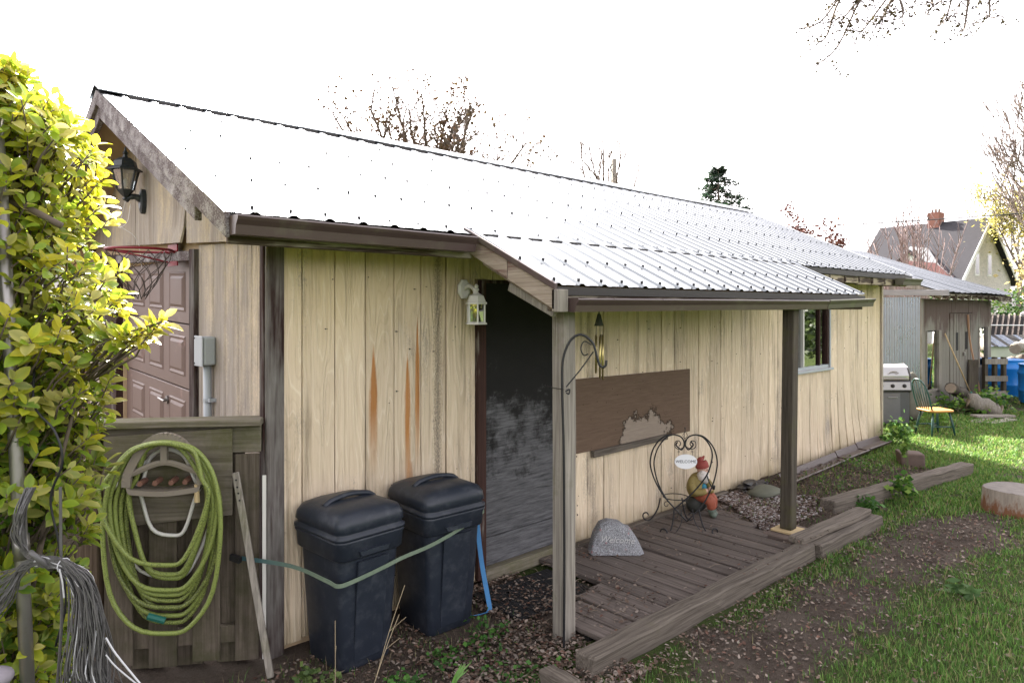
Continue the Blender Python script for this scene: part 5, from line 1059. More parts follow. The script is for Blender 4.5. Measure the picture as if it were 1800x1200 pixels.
def fan_tree(name, label, loc, seed, z0, limbs, length, smin, smax, r0, tw, rt, leaves=None, bark='bark'):
    """tree whose limbs fan up from the trunk head, each set with twigs and side twigs"""
    g_ = random.Random(seed); t = thing(name, label, 'tree', loc); W = B(); tips = []
    obj('trunk', B().tube([(0, 0, 0), (0.04, 0.02, z0*0.5), (0, 0, z0)], [r0*1.3, r0*1.05, r0], 9), M[bark], t, smooth=True)
    for i in range(limbs):
        az = 2*PI*i/limbs+g_.uniform(-.4, .4); s_ = g_.uniform(smin, smax); L = length*g_.uniform(0.75, 1.0)*(1.0-0.22*max(0, s_-0.5)); d = Vector((math.cos(az)*math.sin(s_), math.sin(az)*math.sin(s_), math.cos(s_))); pts = [Vector((0, 0, z0-g_.uniform(0, 0.7)))]
        for k in range(7):
            d = (d+Vector((g_.uniform(-.13, .13), g_.uniform(-.13, .13), 0.06))).normalized(); pts.append(pts[-1]+d*L/7)
        W.tube(pts, [r0*0.5*(1-0.11*k)+rt for k in range(8)], 5)
        for k in range(tw):
            q = g_.uniform(1.2, 6.99); j = int(q); b0 = pts[j].lerp(pts[j+1], q-j); aa = g_.uniform(0, 2*PI); dd = (pts[j+1]-pts[j]).normalized(); o = Quaternion(dd, aa) @ dd.orthogonal().normalized()
            e_d = (dd*0.75+o*0.7+Vector((0, 0, 0.2))).normalized(); l = L*g_.uniform(0.12, 0.30); e = b0+e_d*l; m_ = b0.lerp(e, 0.5)+Vector((g_.uniform(-.05, .05), g_.uniform(-.05, .05), 0.02))*l*2
            W.tube([b0, m_, e], [rt*1.4, rt*1.1, rt*0.8], 3); tips += [m_, e]
            for h in range(3):
                b1 = b0.lerp(e, g_.uniform(0.3, 0.95)); f_ = (e_d+Vector((g_.uniform(-1, 1), g_.uniform(-1, 1), g_.uniform(-.3, .8)))*0.8).normalized(); e1 = b1+f_*l*g_.uniform(0.3, 0.6); W.tube([b1, e1], [rt*0.8, rt*0.55], 3); tips += [b1.lerp(e1, 0.6), e1]
    obj('branches', W, M[bark], t, smooth=True)
    if leaves: n, size, cols, jit = leaves; V, F, C = leaf_cloud(tips, n, size, cols, jit, seed); tag(obj('crown', big_mesh('crown', V, F, C, M['dead']), None, t), kind='stuff')
    return t
fan_tree('budding_tree', 'spring tree with sparse brown leaves rising behind the garage ridge', (8.45, 10.3, -0.06), 3, 3.4, 34, 4.3, 0.1, 1.25, 0.11, 24, 0.0105, (8500, 0.06, [(0.085, 0.05, 0.03), (0.11, 0.06, 0.035), (0.07, 0.05, 0.025), (0.13, 0.09, 0.04)], 0.05))
fan_tree('bare_tree', 'thin leafless tree beside the pole behind the garage', (10.9, 6.75, -0.06), 8, 3.7, 8, 2.9, 0.1, 0.6, 0.05, 8, 0.0095)
pl_ = thing('utility_pole', 'short grey pole standing just behind the garage ridge', 'pole', (11.1, 6.55, -0.06)); obj('shaft', B().tube([(0, 0, 0), (0, 0, 5.33)], 0.062, 10), M['post'], pl_, smooth=True); obj('conduit', B().tube([(-0.1, 0.02, 0), (-0.1, 0.02, 5.2)], 0.02, 6), M['pvc'], pl_)
# spruce
cf = thing('spruce_tree', 'dark conical spruce far behind the roof', 'tree', (21.9, 10.2, -0.06)); obj('trunk', B().tube([(0, 0, 0), (0, 0, 7.05)], [0.16, 0.02], 7), M['bark'], cf)
pts = []; W = B()
for i in range(37):
    z = 2.0+i*0.142; L = 0.80*(7.35-z)+0.05
    for k in range(7):
        a = R.uniform(0, 2*PI); l = L*R.uniform(0.65, 1.1); e = Vector((math.cos(a)*l, math.sin(a)*l, z-0.12*l+R.uniform(-.05, .12))); W.tube([(0, 0, z), e*0.6+Vector((0, 0, 0.4*z-0.06)), e], [0.014, 0.01, 0.004], 3)
        for q in range(5): pts.append(Vector((0, 0, z)).lerp(e, 0.35+0.65*q/4))
obj('branches', W, M['bark'], cf); V, F, C = leaf_cloud(pts, 11000, 0.055, [(0.018, 0.04, 0.022), (0.03, 0.055, 0.028), (0.022, 0.035, 0.025)], 0.05, 5, ql=3); tag(obj('needles', big_mesh('needles', V, F, C, M['leaf']), None, cf), kind='stuff')
make_tree('russet_bush', 'tall russet-leaved bush beyond the far end of the roof', (22.3, 7.0, -0.06), 12, 2.6, 0.09, (2200, 0.08, [(0.13, 0.05, 0.04), (0.10, 0.04, 0.035), (0.17, 0.08, 0.055)], 0.10), dead=True, levels=3, kids=(3, 4), spread=0.6, lenk=0.6, first=0.4)
# leafless multi-stem shrub before the stone house
ms = thing('bare_shrub', 'leafless many-stemmed shrub fanning up before the stone house', 'shrub', (25.3, 4.4, -0.06)); W = B(); g_ = random.Random(4); bk_ = plain('twig_pink', (0.23, 0.17, 0.16), 0.9)
for i in range(30):
    a = g_.uniform(0, 2*PI); s = g_.uniform(0.05, 0.42); L = g_.uniform(4.6, 5.9)*(1-0.35*s); d = Vector((math.cos(a)*s, math.sin(a)*s, 1)).normalized(); pts = [Vector((math.cos(a)*0.2, math.sin(a)*0.2, 0))]
    for k in range(6): pts.append(pts[-1]+(d+Vector((g_.uniform(-.06, .06), g_.uniform(-.06, .06), 0))).normalized()*L/6)
    W.tube(pts, [0.036-0.004*k for k in range(7)], 4)
    for k in range(14):
        q = g_.randint(2, 5); b0 = pts[q].lerp(pts[q+1], g_.random()); aa = g_.uniform(0, 2*PI); e = b0+Vector((math.cos(aa)*0.3, math.sin(aa)*0.3, 0.55))*g_.uniform(0.5, 1.5); W.tube([b0, b0.lerp(e, 0.5)+Vector((0, 0, -0.03)), e], [0.014, 0.011, 0.008], 3)
obj('stems', W, bk_, ms, smooth=True)
make_tree('yellow_tree', 'yellow-green willow-like tree behind the stone house', (68.4, 9.6, -0.06), 21, 6.5, 0.28, (5000, 0.17, [(0.36, 0.32, 0.08), (0.40, 0.35, 0.11), (0.28, 0.26, 0.08)], 0.7), tipr=0.03, levels=4, kids=(3, 4), spread=0.6, lenk=0.6, first=0.35)
make_tree('bare_tree', 'tall grey leafless tree at the garden end beside the stone house', (36, 2.6, -0.06), 33, 5.4, 0.22, None, tipr=0.022, levels=4, kids=(3, 5), spread=0.65, lenk=0.62, up=0.2, first=0.25)
make_tree('olive_bush', 'loose yellow-brown bushy tree below the leafless one', (40, 2.2, -0.06), 41, 2.4, 0.16, (7000, 0.16, [(0.30, 0.24, 0.10), (0.34, 0.28, 0.13), (0.24, 0.20, 0.09)], 0.5), tipr=0.02, levels=4, kids=(3, 4), spread=0.7, lenk=0.62, first=0.2)
# hedge at the end of the garden
hd_ = thing('hedge', 'dense dark green hedge at the end of the garden', 'hedge', (30, 1.2, -0.06)); P = NR.uniform((-0.9, -4.0, 0.0), (0.9, 4.0, 2.45), (2600, 3)); V, F, C = leaf_cloud([Vector(q) for q in P], 9000, 0.09, [(0.03, 0.07, 0.018), (0.05, 0.10, 0.02), (0.02, 0.05, 0.015), (0.09, 0.13, 0.03)], 0.12, 6)
tag(obj('crown', big_mesh('crown', V, F, C, M['leaf']), None, hd_), kind='stuff'); obj('trunk', B().tube([(0, -2, 0), (0, -2, 1.5)], 0.05, 5).tube([(0, 2, 0), (0, 2, 1.5)], 0.05, 5), M['bark'], hd_)

# ------------------------------------------------------------------ stone house, red-roofed hut, far outbuilding, wire
g = G('pale_stone'); p = g.new('ShaderNodeTexCoord').outputs['Object']; b_ = g.new('ShaderNodeTexBrick', {'Vector': g.sc(p, (1, 1, 1)), 'Scale': 2.2, 'Color1': (0.52, 0.48, 0.45, 1), 'Color2': (0.38, 0.36, 0.345, 1), 'Mortar': (0.44, 0.42, 0.41, 1), 'Mortar Size': 0.015})
xx = g.xyz(p); cv = g.new('ShaderNodeCombineXYZ', {0: g.math('ADD', xx[0], xx[1]), 1: xx[2], 2: 0.0}); g.set(b_.inputs['Vector'], cv.outputs[0])
M['stone_wall'] = g.done(b_.outputs[0], 0.9); M['slate'] = plain('grey_shingle', (0.040, 0.039, 0.044), 0.9, var=0.25, scale=3, spec=0.05); M['white_trim'] = plain('white_trim', (0.66, 0.66, 0.66), 0.6, var=0.05)
ho = thing('stone_house', 'pale stone house with steep grey roof and chimney beyond the sheds', 'house', (69.6, 12.3, -0.06), math.radians(-100))
L, Wd, ez, rz_ = 8.6, 4.9, 4.3, 9.5      # ridge length, half width, eave, ridge; local -x runs along the ridge, -y faces the garden
obj('gable_wall', B().prism([(-Wd, 0), (Wd, 0), (Wd, ez), (0, rz_-0.15), (-Wd, ez)], -0.25, 0.0), M['stone_wall'], ho)
obj('front_wall', B().box(-L, -0.25, -Wd, -Wd+0.25, 0, ez), M['stone_wall'], ho); obj('rear_wall', B().box(-L, -0.25, Wd-0.25, Wd, 0, ez), M['stone_wall'], ho)
obj('gable_wall', B().prism([(-Wd, 0), (Wd, 0), (Wd, ez), (0, rz_-0.15), (-Wd, ez)], -L-0.25, -L), M['stone_wall'], ho)
hr = obj('roof', B().hexa([(-L-0.7, -Wd-0.5, ez-0.5), (0.5, -Wd-0.5, ez-0.5), (0.5, 0, rz_), (-L-0.7, 0, rz_), (-L-0.7, -Wd-0.5, ez-0.3), (0.5, -Wd-0.5, ez-0.3), (0.5, 0, rz_+0.2), (-L-0.7, 0, rz_+0.2)]), M['slate'], ho)
obj('roof_slope', B().hexa([(-L-0.7, 0, rz_), (0.5, 0, rz_), (0.5, Wd+0.5, ez-0.5), (-L-0.7, Wd+0.5, ez-0.5), (-L-0.7, 0, rz_+0.2), (0.5, 0, rz_+0.2), (0.5, Wd+0.5, ez-0.3), (-L-0.7, Wd+0.5, ez-0.3)]), M['slate'], hr)
for s in (-1, 1): obj('barge_board', B().bar((0.52, s*(Wd+0.5), ez-0.45), (0.52, 0, rz_+0.05), 0.06, 0.35), M['white_trim'], hr)
chm = obj('chimney', B().box(-4.6, -3.6, -0.5, 0.5, rz_-1.2, rz_+1.1), plain('brick_red', (0.20, 0.09, 0.07), 0.9, var=0.35, scale=4), hr)
for x in (-4.4, -4.1, -3.8): obj('chimney_pot', B().lathe([(0.12, rz_+1.1), (0.10, rz_+1.45)], 8, (x, 0, 0)), M['bark_far'], chm)
for y in (-1.6, 0.7):
    w_ = obj('window', B().box(0.0, 0.04, y-0.42, y+0.42, 4.6, 6.6), M['white_trim'], ho); obj('pane', B().box(0.041, 0.05, y-0.30, y+0.30, 4.75, 6.45), M['glass_dark'], w_)
wg = obj('front_wing', B().prism([(-5.6, 0.0), (-1.6, 0.0), (-1.6, 5.2), (-3.6, 7.2), (-5.6, 5.2)], -Wd-0.6, -Wd+2.5, 'y'), M['white_trim'], ho)
for s in (-1, 1): obj('wing_roof', B().bar((-3.6+s*2.4, -Wd-0.2, 4.7), (-3.6, -Wd-0.2, 6.75), 4.4, 0.15, (0, 1, 0)).add([], []) if False else B().hexa([(-3.6+s*2.4, -Wd-0.9, 4.55), (-3.6, -Wd-0.9, 6.65), (-3.6, -Wd+3, 6.65), (-3.6+s*2.4, -Wd+3, 4.55), (-3.6+s*2.4, -Wd-0.9, 4.8), (-3.6, -Wd-0.9, 6.9), (-3.6, -Wd+3, 6.9), (-3.6+s*2.4, -Wd+3, 4.8)]), M['slate'], wg)
w_ = obj('wing_window', B().box(-4.4, -2.8, -Wd-0.66, -Wd-0.62, 2.4, 5.0), M['slate'], wg); obj('pane', B().box(-4.25, -3.65, -Wd-0.70, -Wd-0.665, 2.5, 4.9).box(-3.55, -2.95, -Wd-0.70, -Wd-0.665, 2.5, 4.9), M['glass_dark'], w_)
hut = thing('red_roof_hut', 'small hut with a faded red roof in front of the stone house', 'hut', (33.6, 6.25, -0.06), RZ+math.radians(35))
obj('wall', B().prism([(-1.0, 0), (1.0, 0), (1.0, 2.75), (0, 3.75), (-1.0, 2.75)], -2.6, 0.0), M['bark_far'], hut)
rr_ = plain('red_shingle', (0.27, 0.12, 0.10), 0.85, var=0.2, scale=6)
for s in (-1, 1):
    obj('roof_slope', B().hexa([(-2.8, s*1.25, 2.55), (0.2, s*1.25, 2.55), (0.2, 0, 3.82), (-2.8, 0, 3.82), (-2.8, s*1.25, 2.63), (0.2, s*1.25, 2.63), (0.2, 0, 3.9), (-2.8, 0, 3.9)]), rr_, hut); obj('barge_board', B().bar((0.21, s*1.25, 2.58), (0.21, 0, 3.84), 0.03, 0.14), M['white_trim'], hut)
ob = thing('outbuilding', 'low pale outbuilding with a lattice-covered roof past the woodpile', 'outbuilding', (23.9, 1.45, -0.06), RZ)
obj('wall', B().box(-0.8, 4.0, 0.0, 2.5, 0, 0.72), plain('pale_green_wall', (0.42, 0.45, 0.38), 0.7, var=0.1), ob)
for i in range(34): obj('roof_strip', B().hexa([(-0.85+i*0.14, -0.10+R.uniform(-.03, .03), 0.68), (-0.72+i*0.14, -0.10, 0.68), (-0.72+i*0.14+0.05, 0.75, 1.0), (-0.85+i*0.14+0.05, 0.75, 1.0), (-0.85+i*0.14, -0.10, 0.69), (-0.72+i*0.14, -0.10, 0.69), (-0.72+i*0.14+0.05, 0.75, 1.01), (-0.85+i*0.14+0.05, 0.75, 1.01)]), M['dark'] if R.random() < 0.35 else M['corr'], ob)
obj('roof', B().hexa([(-0.8, 0.76, 0.86), (4.0, 0.76, 0.86), (4.0, 1.7, 1.58), (-0.8, 1.7, 1.58), (-0.8, 0.76, 0.9), (4.0, 0.76, 0.9), (4.0, 1.7, 1.62), (-0.8, 1.7, 1.62)]), M['dark'], ob)
for i in range(26): 
    x = -1.0+i*0.18; x2 = min(x+0.75, 4.0)
    if x >= -0.8: obj('lattice_strip', B().bar((x, 0.80, 0.96), (x2, 0.80+0.9*(x2-x)/0.75, 0.96+0.69*(x2-x)/0.75), 0.05, 0.02), M['deck'], ob)
obj('rail_pipe', B().tube([(-0.3, 0.6, 1.32), (4.0, 0.6, 1.30)], 0.018, 6).tube([(0.9, 0.6, 0.7), (0.9, 0.6, 1.62)], 0.03, 6), M['white_trim'], ob); obj('stone_cap', B().ell((0.9, 0.6, 1.66), (0.14, 0.14, 0.1), 8, 6), M['stone'], ob)
wr = thing('power_line', 'thin black overhead cable crossing before the stone house', 'cable', (25.1, 7.15, 4.5)); P0, P1 = Vector((18, 15.0, 4.6)), Vector((26.0, -4.0, 4.75)); aw = Vector(wr.location)
obj('cable', B().tube([P0.lerp(P1, i/12)-aw+Vector((0, 0, -0.35*(1-(2*i/12-1)**2)+0.22)) for i in range(13)], 0.017, 5), M['black'], wr)
# tree whose twigs hang into the top of the view
ov = thing('overhanging_tree', 'twiggy tree whose budding branch tips hang down over the garden', 'tree', (7.6, -5.2, -0.06)); a = Vector(ov.location)
obj('trunk', B().tube(smooth([(0, 0, 0), (-0.1, 0.1, 2.0), (-0.3, 0.5, 4.0), (-0.9, 1.3, 5.2)]), [0.2-0.007*i for i in range(16)], 10), M['bark'], ov, smooth=True)
W = B(); bud = []; g_ = random.Random(11)
for (px, py, ex, ey) in ((1570, -60, 1432, 118), (1545, -40, 1400, 52), (1600, -40, 1510, 60), (1520, -30, 1440, 75), (1600, -30, 1530, 45), (1610, -30, 1572, 36), (1680, -30, 1660, 36), (1715, -20, 1690, 56), (1760, -30, 1735, 32), (1640, -30, 1635, 15), (1560, -30, 1480, 30)):
    s_, e_ = cw(px, py, 5.2), cw(ex, ey, 5.0); root = Vector((6.6, -3.8, 5.1)); mid = s_.lerp(e_, 0.40)+Vector((g_.uniform(-.05, .05), g_.uniform(-.05, .05), 0.05)); m2 = s_.lerp(e_, 0.75)+Vector((g_.uniform(-.05, .05), g_.uniform(-.05, .05), -0.03)); pts = smooth([root, root.lerp(s_, 0.6)+Vector((0, 0, 0.35)), s_, mid, m2, e_], 4)
    W.tube([q-a for q in pts], [0.016-0.0115*i/len(pts) for i in range(len(pts))], 4)
    for k in range(24):
        t = g_.uniform(0.42, 1.0)*(len(pts)-1); i = min(int(t), len(pts)-2); b0 = pts[i].lerp(pts[i+1], t-i); e2 = b0+Vector((g_.uniform(-1, 1), g_.uniform(-1, 1), g_.uniform(-0.9, 0.4)))*0.16
        W.tube([q-a for q in (b0, b0.lerp(e2, 0.5)+Vector((0, 0, 0.022)), e2)], [0.0038, 0.0033, 0.0026], 3); bud += [b0.lerp(e2, f)-a for f in (0.5, 0.75, 1.0)]
obj('branches', W, M['bark'], ov); V, F, C = leaf_cloud(bud, 1100, 0.018, [(0.07, 0.05, 0.03), (0.05, 0.045, 0.025), (0.12, 0.10, 0.04)], 0.01, 2); tag(obj('buds', big_mesh('buds', V, F, C, M['dead']), None, ov), kind='stuff')
# lattice and neighbour wall left of the garage
lt = thing('lattice_panel', 'brown diagonal lattice panel beyond the overhead door', 'lattice', (0.3, 4.3, 0.0)); g = plain('lattice_brown', (0.13, 0.09, 0.07), 0.8)
for i in range(16):
    for s in (-1, 1):
        y0 = -0.4+i*0.12; z0, z1 = 0.05, 1.25
        ya, yb = y0, y0+s*1.2; 
        if s < 0: ya, yb = y0+1.2, y0
        lo, hi = 0.0, 1.7
        t0 = max(0, min(1, ((lo if yb > ya else hi)-ya)/(yb-ya))); t1 = max(0, min(1, ((hi if yb > ya else lo)-ya)/(yb-ya)))
        if t1-t0 > 0.05: obj('lath', B().bar((0.012*s, ya+(yb-ya)*t0, z0+(z1-z0)*t0), (0.012*s, ya+(yb-ya)*t1, z0+(z1-z0)*t1), 0.03, 0.008, (1, 0, 0)), g, lt)
obj('frame', B().box(-0.03, 0.03, -0.03, 0.02, -0.06, 1.32).box(-0.03, 0.03, 1.7, 1.75, -0.06, 1.32).box(-0.03, 0.03, 0.021, 1.699, 1.26, 1.31), g, lt)
nh = thing('neighbour_house', 'grey clapboard neighbour house glimpsed through the yellow bush', 'house', (4.0, 16.0, -0.06), 0.25)
obj('wall', B().box(-8, 0, 0, 5, 0, 3.2), M['white_trim'], nh); 
for i in range(22): obj('clapboard', B().box(-8.02, 0.0, -0.03, -0.002, 0.1+i*0.14, 0.225+i*0.14), M['white_trim'], nh)
obj('roof', B().prism([(-0.5, 3.1), (5.5, 3.1), (2.5, 4.6)], -8.4, 0.4), M['slate'], nh)
# ------------------------------------------------------------------ golden variegated bush
def leaf_local(curl, fold):
    st = [(0.0, 0.0), (0.16, 0.30), (0.42, 0.50), (0.68, 0.46), (0.88, 0.24), (1.0, 0.0)]; v = []; e = []
    for t, w_ in st:
        z = -curl*t*t; v += [(t, -w_*0.55, z+fold*w_), (t, 0, z), (t, w_*0.55, z+fold*w_)]; e += [1, 0, 1]
    f = []
    for i in range(5): f += [(i*3, i*3+1, i*3+4, i*3+3), (i*3+1, i*3+2, i*3+5, i*3+4)]
    return np.array(v), np.array(f), np.array(e)
GREEN = np.array([(0.09, 0.19, 0.025), (0.13, 0.25, 0.03), (0.06, 0.14, 0.025)]); YEL = np.array([(0.46, 0.48, 0.03), (0.56, 0.50, 0.035), (0.34, 0.45, 0.035), (0.60, 0.54, 0.16)])
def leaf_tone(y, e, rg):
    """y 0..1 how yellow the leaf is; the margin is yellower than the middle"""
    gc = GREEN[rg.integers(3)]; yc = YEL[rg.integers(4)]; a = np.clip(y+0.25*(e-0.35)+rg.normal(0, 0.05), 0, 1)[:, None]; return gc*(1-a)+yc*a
cf_, sf_ = math.cos(YAW), math.sin(YAW)
def bl(u, d, z): return np.array([-1.53+cf_*d+sf_*u, -3.58+sf_*d-cf_*u, z])       # across, ahead, up from the standing spot
rg = np.random.default_rng(12)
zk = [-0.05, 0.5, 0.9, 1.15, 1.4, 1.62, 1.74, 1.80, 1.88, 2.0, 2.2, 2.38, 2.50, 2.60, 2.68, 2.74]
uk = [-1.62, -1.58, -1.54, -1.52, -1.49, -1.42, -1.36, -1.40, -1.43, -1.44, -1.47, -1.49, -1.54, -1.66, -1.76, -1.88]
UC, DC = -2.02, 2.45
shoots = []
while len(shoots) < 2500:
    z = rg.uniform(0.0, 2.72); ur = np.interp(z, zk, uk); rad = max(ur-UC, 0.05); a = rg.uniform(0, 2*PI); f = rg.uniform(0.05, 1.0)**0.5
    u = UC+rad*f*math.cos(a); d = DC+min(rad, 0.55)*f*math.sin(a)*0.85
    if u < -2.15 or (z < 0.75 and rg.random() < 0.35): continue
    if f > 0.8 and fbm(np.float64(u*3), np.float64(z*3+d), 1.5, 4) < -0.42: continue
    shoots.append((u, d, z, math.cos(a), math.sin(a), f))
for t in np.linspace(0.1, 1, 15):        # the long shoot reaching towards the door
    shoots.append((-1.40+0.205*t, 2.35+0.02*math.sin(t*9), 1.70+0.075*t+0.02*math.sin(t*7), 1.0, -0.3, 1.0))
LV = []; stems = B(); axis0 = bl(UC+0.1, DC, 0)
for (u, d, z, ca, sa, f) in shoots:
    p = bl(u, d, z); out = (bl(u+ca, d+sa, z)-p); out = out/np.linalg.norm(out); ax = Vector((out*0.75+np.array((0, 0, 0.75))+rg.normal(0, 0.25, 3)).tolist()).normalized()
    base = Vector(p.tolist())-ax*0.10
    stems.tube([Vector(bl(u-(u-UC)*0.25, d-(d-DC)*0.25, z-0.16).tolist()), base, Vector(p.tolist())], [0.005, 0.0035, 0.002], 4)
    hi = np.clip((z-1.0)/1.3, 0, 1)
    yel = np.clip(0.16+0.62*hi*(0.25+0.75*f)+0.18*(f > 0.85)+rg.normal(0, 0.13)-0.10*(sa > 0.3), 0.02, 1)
    n = rg.integers(6, 10)
    for k in range(n):
        ring = k/n; az = k*2.4+rg.uniform(-.3, .3); o = Quaternion(ax, az) @ ax.orthogonal().normalized()
        el = 0.15+0.9*ring; dv = (o*math.cos(el)+ax*math.sin(el)).normalized(); s = rg.choice((0.036, 0.048, 0.058, 0.066, 0.074))*rg.uniform(0.85, 1.12)*(1.1-0.4*ring)
        pos = Vector(p.tolist())-ax*0.055*(1-ring)+dv*0.006
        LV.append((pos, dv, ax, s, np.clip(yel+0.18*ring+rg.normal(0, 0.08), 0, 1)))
bush = thing('golden_shrub', 'tall yellow and green variegated shrub beside the fence', 'shrub', tuple(bl(UC+0.25, DC, -0.055).tolist())); B0 = Vector(bush.location)
camp = Vector((-1.53, -3.58, 1.82)); LV.sort(key=lambda q: (q[0]-camp).length)
inview = lambda p: (p-camp).dot(Vector((cf_, sf_, 0)))*(-0.746) < (p-camp).dot(Vector((sf_, -cf_, 0)))
vis = [q for q in LV if inview(q[0])]; near_ids = set(id(q) for q in vis[:300])
def leaf_frame(pos, dv, ax, s):
    yv = ax.cross(dv); 
    if yv.length < 1e-4: yv = dv.orthogonal()
    yv.normalize(); zv = dv.cross(yv); return Matrix(((dv.x*s, yv.x*s, zv.x*s, pos.x), (dv.y*s, yv.y*s, zv.y*s, pos.y), (dv.z*s, yv.z*s, zv.z*s, pos.z), (0, 0, 0, 1)))
vari = []
for y in np.linspace(0.05, 0.95, 8):
    for c in range(2):
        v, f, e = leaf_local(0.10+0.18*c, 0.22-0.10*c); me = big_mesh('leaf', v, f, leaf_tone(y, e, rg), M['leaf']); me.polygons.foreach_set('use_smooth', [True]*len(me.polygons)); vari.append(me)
VV = []; FF = []; CC = []; off = 0
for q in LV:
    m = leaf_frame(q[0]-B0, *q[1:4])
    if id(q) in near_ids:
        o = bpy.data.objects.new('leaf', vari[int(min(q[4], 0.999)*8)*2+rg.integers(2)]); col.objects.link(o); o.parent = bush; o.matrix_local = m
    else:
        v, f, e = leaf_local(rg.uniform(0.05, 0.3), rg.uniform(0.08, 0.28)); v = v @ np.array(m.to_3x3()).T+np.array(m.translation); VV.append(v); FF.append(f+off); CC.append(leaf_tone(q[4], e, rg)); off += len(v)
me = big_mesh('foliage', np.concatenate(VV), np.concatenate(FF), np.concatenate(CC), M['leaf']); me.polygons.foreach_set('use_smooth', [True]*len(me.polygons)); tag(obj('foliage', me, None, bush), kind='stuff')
for (u0, u1, d0, d1, z1) in ((-1.9, -1.62, 2.5, 2.45, 2.2), (-2.0, -1.75, 2.4, 2.5, 2.6), (-1.85, -1.5, 2.45, 2.4, 1.6), (-2.05, -2.0, 2.5, 2.55, 2.5)):
    stems.tube(smooth([Vector(bl(u0, d0, 0.0).tolist()), Vector(bl((u0+u1)/2-0.03, (d0+d1)/2, z1*0.5).tolist()), Vector(bl(u1, d1, z1).tolist())], 4), [0.016, 0.015, 0.014, 0.013, 0.012, 0.01, 0.008, 0.006, 0.004], 6)
stems.tube(smooth([Vector(bl(*q).tolist()) for q in ((-1.83, 2.35, 2.21), (-1.7, 2.34, 2.18), (-1.55, 2.36, 2.10))], 4), [0.016]*5+[0.012]*4, 7)
stems.tube(smooth([Vector(bl(*q).tolist()) for q in ((-1.6, 2.4, 1.60), (-1.45, 2.36, 1.69), (-1.2, 2.35, 1.77))], 4), 0.004, 5)
stems.v = [tuple(Vector(p)-B0) for p in stems.v]; obj('stems', stems, M['bark'], bush, smooth=True)
# steel pipe, cable bundle and stone ornament in front of the shrub
pp = thing('steel_pipe', 'leaning steel pipe rising through the yellow shrub', 'pipe', tuple(bl(-1.66, 2.28, -0.055).tolist()), RZ)
obj('tube', B().tube([(0.08, 0, 0.0), (0.03, 0, 1.06), (-0.005, 0, 1.7), (-0.055, 0, 2.5)], 0.021, 12), M['metal_pipe'], pp, smooth=True); obj('coupling', B().tube([(0.031, 0, 1.04), (0.027, 0, 1.12)], 0.025, 12), M['metal_pipe'], pp, smooth=True)
wb = thing('cable_bundle', 'bundle of thin grey cables knotted and spilling down by the shrub', 'cables', tuple(bl(-1.5, 2.12, -0.05).tolist()), RZ)
cmt = plain('cable_grey', (0.085, 0.082, 0.080), 0.4, var=0.3, scale=20); cpale = plain('cable_pale', (0.45, 0.45, 0.46), 0.35)
def wpt(px, py, d=0.0): return ((px-900)*2.12/1206+1.5, d, 1.82+0.05-(py-540)*2.12/1206)
g_ = random.Random(5); strands = {0: B(), 1: B(), 2: B(), 3: B()}
for i in range(110):
    j = lambda s: g_.uniform(-s, s)
    e = g_.random(); ex = 108+95*e**0.7+j(6); hi_ = g_.uniform(0.0, 1.0)
    pts = [wpt(62+j(6), 985+j(10), j(0.015)), wpt(85+j(4), 987+j(9), j(0.012)), wpt(108+8*e, 997-8*e+j(9), j(0.012)), wpt(130+28*e+j(4), 1035-20*e, j(0.02)), wpt(132+48*e+j(6), 1100-10*e, j(0.03)), wpt(125+62*e+j(8), 1170+j(5), j(0.04)), wpt(ex+j(10), 1230+j(15), j(0.05))]
    strands[0 if g_.random() < 0.9 else 1].tube(smooth(pts, 4), 0.0019, 4)
for i in range(46):
    j = lambda s: g_.uniform(-s, s); a = g_.random()
    strands[2].tube(smooth([wpt(66+j(4), 985+j(9), j(0.012)), wpt(40+j(4), 992+j(8)+10*a, j(0.02)), wpt(15+j(8), 1000+55*a, j(0.03)), wpt(-15, 1010+95*a+j(10), j(0.04))], 4), 0.0019, 4)
for i in range(34):
    j = lambda s: g_.uniform(-s, s)
    strands[3].tube(smooth([wpt(70+j(5), 985+j(6), j(0.012)), wpt(45+j(5), 975+j(4), 0.01), wpt(32+j(9), 940+j(5), j(0.015)), wpt(38+j(7), 900, j(0.015)), wpt(44+j(8), 860, 0.02+j(0.01))], 4), 0.0022, 4)
obj('right_strands', strands[0], cmt, wb); obj('pale_strands', strands[1], cpale, wb); obj('side_strands', strands[2], cmt, wb); obj('upper_strands', strands[3], cmt, wb)
obj('knot_ring', B().tube([(wpt(72+13*math.cos(a), 985, 0)[0], 0.0+0.03*math.sin(a), wpt(72, 985+19*math.sin(a+0.6))[2]) for a in [2*PI*k/18 for k in range(18)]], 0.0085, 8, True), cmt, wb, smooth=True)
obj('zip_tie', B().tube([wpt(112+4*math.cos(a), 993+12*math.sin(a), 0.02*math.cos(a)) for a in [2*PI*k/12 for k in range(12)]], 0.002, 5, True).tube([wpt(112, 995, -0.02), wpt(118, 1018, -0.022), wpt(120, 1045, -0.02)], 0.0024, 5), cpale, wb)
obj('hanging_cord', B().tube(smooth([wpt(95, 860, 0.03), wpt(96, 1000, 0.03), wpt(97, 1100, 0.03), wpt(88, 1230, 0.03)]), 0.0045, 6).tube(smooth([wpt(108, 1000, 0.03), wpt(110, 1090, 0.03), wpt(102, 1230, 0.03)]), 0.003, 5), cmt, wb)
obj('loose_pale_cord', B().tube(smooth([wpt(186, 1120, 0), wpt(205, 1150, 0), wpt(250, 1205, 0), wpt(270, 1230, 0)]), 0.003, 5).tube(smooth([wpt(186, 1150, 0), wpt(205, 1172, 0), wpt(245, 1205, 0)]), 0.0025, 5), cpale, wb)
bc_ = thing('black_cord', 'black cord arching through the yellow shrub', 'cord', tuple(bl(-1.5, 2.3, 1.0).tolist()), RZ)
